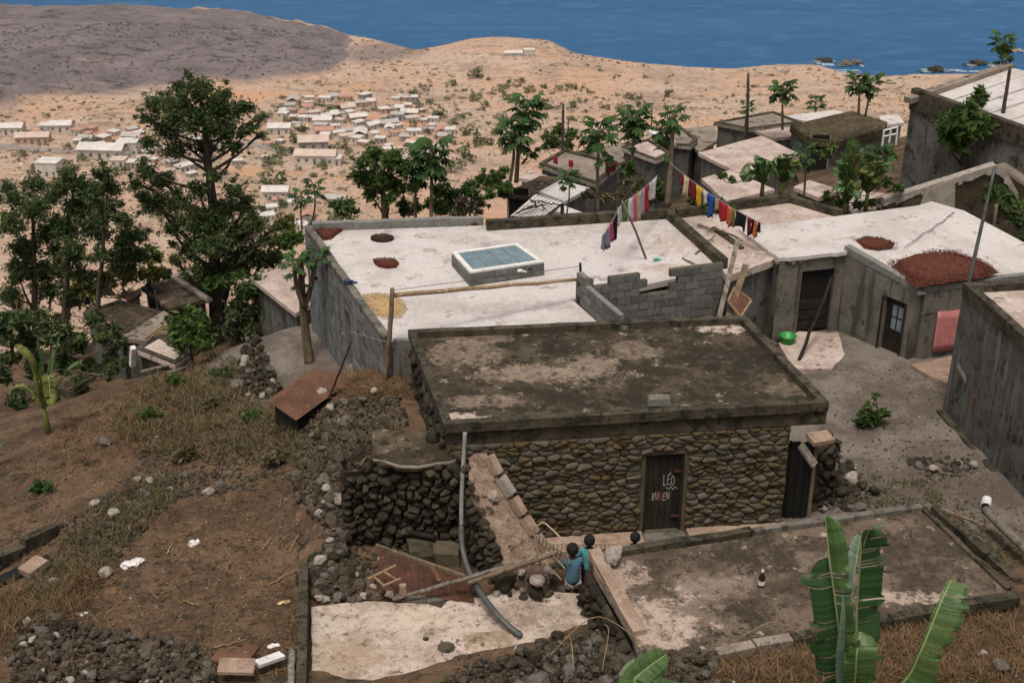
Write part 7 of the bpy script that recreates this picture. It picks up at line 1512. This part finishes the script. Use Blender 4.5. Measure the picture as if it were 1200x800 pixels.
for i, (a, b, c) in enumerate((((645, 780), (700, 752), (770, 790)), ((705, 800), (712, 770), (706, 750)), ((740, 748), (770, 762), (800, 765)), ((845, 775), (900, 760), (940, 765)), ((672, 800), (668, 780), (660, 765)))):
    pts = smooth([G(*a) + Vector((0, 0, .25)), G(*b) + Vector((0, 0, .55)), G(*c) + Vector((0, 0, .35))], 6); mb = MB(); mb.tube(pts, .009, 5); tag(mb.build('dry_vine', bamboo, None, smooth=True), ['long pale dry vine arching over the bottom stone heap', 'upright pale dry stalk on the bottom stone heap', 'pale dry vine near the left corner of the stained slab', 'pale dry vine at the foot of the stained slab front', 'short pale dry stalk at the left of the bottom stone heap'][i], 'vine')

SLOPE = [(185, 440), (240, 415), (300, 425), (330, 470), (345, 540), (260, 545), (170, 530), (120, 500)]
grass('weeds', 'olive weeds and scrub over the terraced slope left of the rusty hut', SLOPE, 5200, .06, .26, weed, 67, .9, .012)
rs_ = random.Random(33)
for i, (px, py, n_, lb) in enumerate(((205, 452, 3, 'low green shrub on the slope below the round bush'), (262, 440, 3, 'low green shrub on the slope left of the retaining wall'), (245, 478, 4, 'sprawling dull shrub on the middle of the terraced slope'), (298, 492, 3, 'low shrub just left of the rusty hut'), (180, 492, 2, 'little green plant on the upper brown field'), (52, 575, 2, 'little green plant at the left terrace bank'), (215, 540, 3, 'dull shrub at the top of the stone terrace bank'), (320, 545, 3, 'dull shrub between the field and the rubble slope'), (100, 350, 2, 'small green plant beside the left trees'))):
    bush('shrub', lb, (px, py), [(px + rs_.uniform(-11, 11), py - rs_.uniform(2, 11), rs_.uniform(5, 9)) for k in range(n_ + 2)], 420, .085, weed if i in (2, 6, 7) else leaf_mid, 70 + i, tr=.02, spread=.15)

for i, (px, py, y, sz, lb) in enumerate(((402, 244, 40, 9, 'green scrub bush just behind the back left corner of the white roof'), (482, 243, 40.5, 9, 'green bush at the foot of the round leafy tree'), (515, 240, 40, 11, 'dense green bush at the left end of the shrub bank'), (586, 222, 42, 9, 'green bush between the shrub bank and the open shed'), (338, 282, 40, 9, 'green bush left of the white house back corner'), (318, 302, 41, 10, 'bushy green growth behind the pale roofed house'), (335, 262, 43, 9, 'olive bush right of the tall tree, below the thin papayas'), (175, 300, 44, 10, 'olive bush seen between the tall tree and the thin bare trunk'), (145, 318, 43, 9, 'green bush behind the thin bare trunk'), (185, 322, 42, 9, 'green bush above the pale strip of roof'), (325, 285, 43, 8, 'dull bush halfway down the slope left of the white house'), (230, 338, 41.5, 8, 'green bush on the roof side behind the tall trunk'))):
    r8 = random.Random(i + 90); bush('hill_bush', lb, (px, py + sz), [(px + r8.uniform(-1.4, 1.4) * sz, py + r8.uniform(-.7, .5) * sz, sz * r8.uniform(.6, 1.0)) for k in range(6)], 1100, .10, (leaf_mid, leaf_dark, leaf_yel, leaf_mid)[i % 4] if i != 2 else leaf_mid, 90 + i, y=y, spread=.6)
# ---------------------------------------------------------------- the plain: village, bushes, rocks in the surf
def far_material(name, c, c2): return M(name, c, c2, .5, .35, .65, c3=tuple(k * .55 for k in c), s3=1.2, lo3=.6, hi3=.75, grain=.1, bump=0)
FW = {'white': far_material('village_white', (.56, .51, .46), (.44, .40, .35)), 'pink': far_material('village_pink', (.52, .34, .27), (.42, .29, .24)), 'grey': far_material('village_grey', (.34, .30, .28), (.26, .23, .21)), 'tan': far_material('village_tan', (.42, .31, .23), (.34, .26, .2)), 'blue': far_material('village_blue', (.30, .36, .42), (.25, .3, .36))}
FR = {'white': far_material('village_roof_white', (.62, .58, .55), (.50, .46, .43)), 'grey': far_material('village_roof_grey', (.36, .33, .32), (.44, .40, .38)), 'red': far_material('village_roof_red', (.46, .26, .19), (.38, .22, .17)), 'pink': far_material('village_roof_pink', (.56, .44, .38), (.46, .36, .31))}
def village_mesh(w_, d_, h_, gable, nwin):
    """returns dict of meshes for one house kind, front towards -y"""
    ms = {}
    mb = MB(); ring(mb, [Vector(q) for q in ((-w_ / 2, -d_ / 2, 0), (w_ / 2, -d_ / 2, 0), (w_ / 2, d_ / 2, 0), (-w_ / 2, d_ / 2, 0))], .3, -2, h_); ms['wall'] = mb
    rf = MB()
    if gable:
        o = .4; k = .22 * d_
        for s in (-1, 1):
            v = [Vector((-w_ / 2 - o, s * (d_ / 2 + o), h_ - .05)), Vector((w_ / 2 + o, s * (d_ / 2 + o), h_ - .05)), Vector((w_ / 2 + o, 0, h_ + k)), Vector((-w_ / 2 - o, 0, h_ + k))]
            rf.prism(v, [q + Vector((0, 0, .12)) for q in v])
    else: rf.box((0, 0, h_ + .1), w_ + .5, d_ + .5, .2)
    ms['roof'] = rf
    ms['wins'] = []
    xs = [(-.5 + (i + .5) / nwin) * w_ for i in range(nwin)]
    for i, x in enumerate(xs):
        mb = MB(); dr_ = i == nwin // 2
        if dr_: mb.box((x, -d_ / 2 - .02, 1.0), .95, .06, 2.0)
        else: mb.box((x, -d_ / 2 - .02, 1.5), 1.0, .06, 1.0)
        ms['wins'].append(('door' if dr_ else 'window', mb))
    mb = MB(); mb.box((-w_ / 2 - .02, 0, 1.5), .06, 1.0, 1.0); ms['wins'].append(('window', mb))
    return ms
VK = [village_mesh(7, 5, 2.8, False, 3), village_mesh(9, 6, 3.0, True, 3), village_mesh(13, 6, 3.0, True, 5), village_mesh(5.5, 5, 2.7, False, 2), village_mesh(8, 7, 5.2, False, 3)]
CACHE = {}
win_dark = M('window_dark', (.13, .115, .11), grain=0, bump=0)
def vmesh(k, part, mat, i=0):
    key = (k, part, mat.name, i)
    if key not in CACHE: CACHE[key] = (VK[k][part] if part != 'wins' else VK[k]['wins'][i][1]).mesh(part if part != 'wins' else VK[k]['wins'][i][0], mat)
    return CACHE[key]
def vhouse(px, py, k, wall, roof, rz, label, group=None, s=1.0):
    q = G(px, py); t = thing('village_house', label, 'house', q, group); t.rotation_euler = (0, 0, rz); t.scale = (s, s, s)
    link('wall', vmesh(k, 'wall', FW[wall]), t); link('roof', vmesh(k, 'roof', FR[roof]), t)
    for i, (nm, _) in enumerate(VK[k]['wins']): link(nm, vmesh(k, 'wins', win_dark, i), t)
    return t
r_ = random.Random(17)
NAMED = [(10, 156, 2, 'white', 'white', 0.05, 'long white house at the left edge of the far village'), (56, 153, 3, 'white', 'white', .05, 'small white house, left one of two side by side on the far plain'), (73, 153, 1, 'white', 'white', .05, 'white gabled house, right one of two side by side on the far plain'), (40, 167, 2, 'pink', 'pink', .1, 'long house with a pale pink gabled roof on the far left plain'),
  (60, 204, 4, 'white', 'white', -.1, 'white two storey house just above the left trees'), (122, 184, 2, 'white', 'white', -.1, 'long white shed at the left of the village, below the road'), (152, 180, 4, 'white', 'white', 0, 'white two storey house beside the long white shed'), (140, 194, 3, 'white', 'pink', 0, 'little white house in front of the long white shed'), (328, 156, 1, 'white', 'white', .05, 'white gabled house standing apart right of the tall tree'),
  (368, 174, 1, 'grey', 'pink', .1, 'broad house with a pinkish grey gabled roof in the middle of the village'), (371, 190, 2, 'white', 'pink', -.05, 'long low white building with a wide opening, nearest in the village'), (392, 192, 3, 'white', 'white', -.05, 'white annex at the right end of the long low building'), (324, 231, 1, 'white', 'white', .0, 'white roofed house down the slope behind the thin papayas'), (466, 140, 3, 'blue', 'grey', 0, 'pale blue house at the back of the village'), (427, 208, 3, 'grey', 'grey', .3, 'grey walled yard house at the near end of the village'),
  (601, 66, 2, 'white', 'white', .1, 'white building by the coast, left wing'), (620, 66, 4, 'white', 'white', .1, 'white building by the coast, tall right wing')]
for px, py, k, wl_, rf_, rz, lb in NAMED: vhouse(px, py, k, wl_, rf_, rz, lb, None, {601: .5, 620: .5, 122: .95, 371: .85, 368: .9}.get(px, .72))
taken = [(a[0], a[1]) for a in NAMED]
def place(x, y, xs, ys):             # where in its patch, in words
    u = (x - min(xs)) / (max(xs) - min(xs)); v = (y - min(ys)) / (max(ys) - min(ys))
    return ('farthest' if v < .25 else 'second farthest' if v < .5 else 'second nearest' if v < .75 else 'nearest') + ' row ' + ('far left' if u < .2 else 'left' if u < .4 else 'middle' if u < .6 else 'right' if u < .8 else 'far right')
def village(pol, n, label_of, seed):
    r = random.Random(seed); xs = [p[0] for p in pol]; ys = [p[1] for p in pol]; c = 0; tries = 0
    while c < n and tries < 4000:
        tries += 1; x, y = r.uniform(min(xs), max(xs)), r.uniform(min(ys), max(ys))
        if not inpoly(x, y, pol) or any(abs(x - a) < 9 and abs(y - b) < 4 for a, b in taken): continue
        taken.append((x, y)); k = r.choice((0, 0, 1, 3, 3, 3)); wl_ = r.choice(('white', 'white', 'pink', 'grey', 'tan', 'white')); rf_ = r.choice(('white', 'white', 'pink', 'grey', 'red', 'white'))
        lb, gp = label_of(wl_, rf_); lb += ', ' + place(x, y, xs, ys); vhouse(x, y, k, wl_, rf_, r.choice((0, .1, -.15, 1.6, .4, -.5, .8)), lb, gp, r.uniform(.38, .62)); c += 1
RN = {'white': 'whitish', 'grey': 'grey', 'red': 'reddish', 'pink': 'pinkish'}
village([(325, 140), (345, 118), (420, 114), (480, 112), (500, 135), (530, 158), (535, 180), (500, 195), (440, 190), (430, 175), (400, 165), (350, 160)], 88, lambda a, b: ('small %s house with %s roof in the crowded village middle' % (a, RN[b]), 'houses in the middle of the far village'), 5)
village([(85, 150), (130, 145), (165, 160), (205, 175), (205, 195), (170, 200), (110, 178), (88, 172)], 26, lambda a, b: ('small %s house with %s roof in the left village' % (a, RN[b]), 'houses in the left part of the far village'), 6)
village([(305, 235), (400, 235), (420, 262), (310, 275)], 8, lambda a, b: ('%s house with %s roof low behind the thin papayas' % (a, RN[b]), 'houses behind the thin papayas'), 7)
village([(200, 165), (330, 165), (330, 215), (200, 205)], 9, lambda a, b: ('%s house with %s roof glimpsed behind the tall tree' % (a, RN[b]), 'houses glimpsed behind the tall tree'), 8)
# bushes on the plain
def far_bush_mesh(seed):
    r = np.random.RandomState(seed); n = 170; c = r.normal(size=(7, 3)) * np.array([.3, .3, .12]) + np.array([0, 0, .34]); k = r.randint(0, 7, n); d = r.normal(size=(n, 3)); d /= np.linalg.norm(d, axis=1)[:, None]
    p = c[k] + d * .24 * r.uniform(.6, 1.1, n)[:, None] * np.array([1, 1, .8]); a = r.normal(size=(n, 3)); a /= np.linalg.norm(a, axis=1)[:, None]; b = np.cross(a, r.normal(size=(n, 3))); b /= np.linalg.norm(b, axis=1)[:, None]; s = .085 * r.uniform(.6, 1.3, n)[:, None]
    return npmesh('crown', np.stack([p - a * s, p + b * s * .7, p + a * s, p - b * s * .7], 1).reshape(-1, 3), np.arange(4 * n).reshape(-1, 4), leaf_dusty)
FB = [far_bush_mesh(i) for i in range(6)]; tk = MB(); tk.tube([(0, 0, -.1), (.03, 0, .15), (0, .02, .4)], [.05, .04, .015], 5); FT = tk.mesh('trunk', bark)
def far_bush(px, py, w_px, label, group):
    q = G(px, py); dep = q.y * CP + (H - q.z) * SP; s = w_px * dep / F; t = thing('plain_bush', label, 'bush', q, group); t.scale = (s, s, s * r_.uniform(.75, 1.05)); t.rotation_euler = (0, 0, r_.uniform(0, 6))
    link('crown', FB[r_.randrange(6)], t); link('trunk', FT, t)
for px, py, w_, lb in ((48, 202, 18, 'round olive bush left of the two storey house above the left trees'), (66, 200, 22, 'wide olive bush behind the left trees, right of the round one'), (81, 176, 12, 'dark round bush beside the village road'), (108, 167, 16, 'pale olive bush above the village road'), (352, 155, 16, 'tall bush beside the broad house, upper one'), (346, 168, 18, 'tall bush beside the broad house, lower one'), (325, 183, 22, 'wide bush left of the long low building, upper one'), (318, 194, 22, 'wide bush left of the long low building, lower one'), (318, 219, 34, 'big olive bush beside the tall tree'), (402, 175, 16, 'bush behind the long low building'), (560, 92, 20, 'lone green bush near the coast building, left one'), (573, 94, 8, 'small lone bush near the coast building, right one'), (515, 138, 22, 'green bush at the right of the village, upper'), (545, 158, 18, 'green bush right of the village, middle'), (563, 168, 22, 'round green bush right of the village, near the tallest papaya'), (583, 158, 14, 'bush just left of the tallest papaya'), (550, 185, 26, 'wide brown bush behind the shrub bank'), (528, 200, 24, 'green bush behind the papaya with dry leaves'), (640, 128, 10, 'bush above the tallest papaya'), (780, 113, 13, 'lone round bush on the sandy plain, farthest right'), (620, 108, 14, 'pale bush above the crown of the tallest papaya'), (400, 262, 40, 'dry scrub just behind the back wall of the white roof')): far_bush(px, py, w_, lb, 'named bushes on the plain')
def bushes(pol, n, w0, w1, label, group, seed=None):
    seed = seed or n
    r = random.Random(seed); xs = [p[0] for p in pol]; ys = [p[1] for p in pol]; c = 0
    while c < n:
        x, y = r.uniform(min(xs), max(xs)), r.uniform(min(ys), max(ys))
        if inpoly(x, y, pol) and not any(abs(x - a) < 5 and abs(y - b) < 2 for a, b in taken): far_bush(x, y, w0 + (w1 - w0) * r.random() ** 2, label + ', ' + place(x, y, xs, ys), group); c += 1
bushes([(480, 110), (560, 95), (700, 100), (760, 120), (760, 150), (640, 165), (560, 190), (500, 160)], 105, 4, 14, 'small dusty bush on the sandy plain right of the village', 'bushes on the sandy plain')
bushes([(640, 70), (780, 85), (1000, 110), (1000, 125), (760, 125), (640, 100)], 45, 2.5, 7, 'tiny dusty bush on the coastal plain at the right', 'bushes on the coastal plain')
bushes([(30, 130), (120, 112), (350, 110), (500, 95), (560, 100), (470, 112), (340, 130), (90, 150)], 45, 2.5, 8, 'tiny dusty bush between the village and the dark hill', 'bushes behind the village')
bushes([(310, 125), (500, 115), (545, 170), (460, 205), (340, 215), (300, 200)], 80, 5, 14, 'dusty bush growing between the village houses', 'bushes between the village houses')
bushes([(0, 150), (205, 165), (205, 215), (0, 230)], 30, 5, 15, 'dusty bush in the left part of the far village', 'bushes in the left village')
bushes([(150, 225), (340, 225), (400, 280), (330, 330), (180, 300)], 48, 6, 20, 'brown green scrub bush on the slope below the village', 'scrub bushes on the lower slope')
# road through the village
rm = M('dusty_road', (.30, .25, .23), (.24, .2, .185), .2, grain=.1, bump=0)
mb = MB(); pr = None
for px, py in ((-60, 168), (0, 171), (40, 175), (75, 178), (105, 178), (140, 174), (200, 170), (300, 170), (340, 178)):
    q = G(px, py); a, b = q + Vector((0, -2.2, .12)), q + Vector((0, 2.2, .12))
    if pr: 
        n_ = 8
        for i in range(n_):
            v = [pr[0].lerp(a, i / n_), pr[0].lerp(a, (i + 1) / n_), pr[1].lerp(b, (i + 1) / n_), pr[1].lerp(b, i / n_)]
            v = [Vector((k.x, k.y, g(k.x, k.y) + .12)) for k in v]; mb.quad(*v)
    pr = (a, b)
tag(mb.build('village_road', rm), kind='structure')
# rocks and foam along the shore
foam_m = M('sea_foam', (.5, .56, .6), (.22, .32, .42), .6, grain=.1, bump=.3)
def shore_rock(px, py, wpx, hpx, label, seed, mat=ROCKS_D, foam=((-1, .6), (1, .3))):
    q = P(px, py, SEA); s = wpx * (q.y * CP + (H - q.z) * SP) / F; t = thing('sea_rock', label, 'rock', q); r = random.Random(seed)
    for i in range(5):
        link('boulder', mat[r.randrange(10)], t, (r.uniform(-.35, .35) * s, r.uniform(-.2, .2) * s, s * .05), (0, 0, r.uniform(0, 6)), (s * r.uniform(.45, .8), s * r.uniform(.4, .7), s * hpx / wpx * r.uniform(.6, 1.2)))
    for k, (sx, w_) in enumerate(foam):
        mb = MB()
        for i in range(9): mb.add([Vector((sx * s * .45 + r.uniform(-.5, .5) * w_ * s, r.uniform(-.45, .2) * s, .2)) + Vector(v) * s * Vector((.28, .28, .12)).x * r.uniform(.4, 1) for v in SMALLV[i % 8] * np.array([1.3, 1.2, .45])], [tuple(f) for f in ICO1F])
        link('surf', mb.mesh('surf', foam_m, smooth=True), t)
shore_rock(966, 72, 20, 9, 'small dark rock in the surf, leftmost off the shore', 1); shore_rock(998, 76, 24, 16, 'brown topped rock islet in the surf beside the leftmost rock', 2, ROCKS_G); shore_rock(1096, 83, 26, 9, 'low dark rock off the shore left of the white sheet roof', 3); shore_rock(1148, 76, 26, 12, 'dark rock row behind the ridge of the white sheet roof', 4); shore_rock(1190, 60, 20, 5, 'breaking wave over a sunken rock at the top right edge', 5, ROCKS_P)
# strip of surf along the beach
mb = MB(); r = random.Random(3)
for i in range(14):
    px = r.choice((r.uniform(950, 1010), r.uniform(1080, 1200))); py = np.interp(px, [p[0] for p in COAST], [p[1] for p in COAST]); q = P(px, py - .2, SEA); w_ = r.uniform(2, 7); mb.box(Vector((q.x, q.y + r.uniform(0, 5), SEA + .05)), w_, r.uniform(.5, 1.6), .2, r.uniform(-.3, .3))
tag(mb.build('surf_line', foam_m), 'thin line of surf along the shore', 'surf', kind='stuff')

# low growth and stones that speckle the plain
def far_scatter(name, label, n, mat, s0, s1, pred, seed, cat):
    r = np.random.RandomState(seed); items = []
    while len(items) < n:
        px = r.uniform(-40, 1240, 4000); py = 40 + 300 * r.rand(4000) ** 1.5; P_ = [P(a, b, -94) for a, b in zip(px, py)]
        x = np.array([q.x for q in P_]); y = np.array([q.y for q in P_]); zf, lava, yc = far_fields(x, y); ok = (y > 215) & (y < yc - 4) & pred(x, y, lava)
        for i in np.nonzero(ok)[0]: items.append((x[i], y[i], zf[i] + .05, s0 + (s1 - s0) * r.rand() ** 3))
    tag(bulk_rocks(name, items[:n], mat, None, seed), label, cat, kind='stuff')
patch = lambda x, y: fbm(x, y, .05, 91, 3)
tuft_m = M('scrub_tuft', (.15, .13, .075), (.24, .19, .12), .2, isle=.4, bump=0, grain=0); lavar = M('lava_stone', (.10, .085, .085), (.17, .145, .145), .2, isle=.4, bump=0, grain=0); plst = M('plain_stone', (.30, .22, .17), (.46, .36, .29), .2, isle=.35, bump=0, grain=0)
far_scatter('scrub_tufts', 'low dry scrub tufts speckling the sandy plain', 5200, tuft_m, .5, 2.6, lambda x, y, l: (l < .3) & (patch(x, y) > -.15), 71, 'scrub')
far_scatter('plain_stones', 'stones and clods speckling the sandy plain', 4200, plst, .4, 1.8, lambda x, y, l: (l < .3) & (patch(x + 40, y) > -.2), 72, 'stones')
far_scatter('lava_stones', 'dark broken stones covering the grey hill', 2600, lavar, .4, 1.9, lambda x, y, l: l > .6, 73, 'stones')
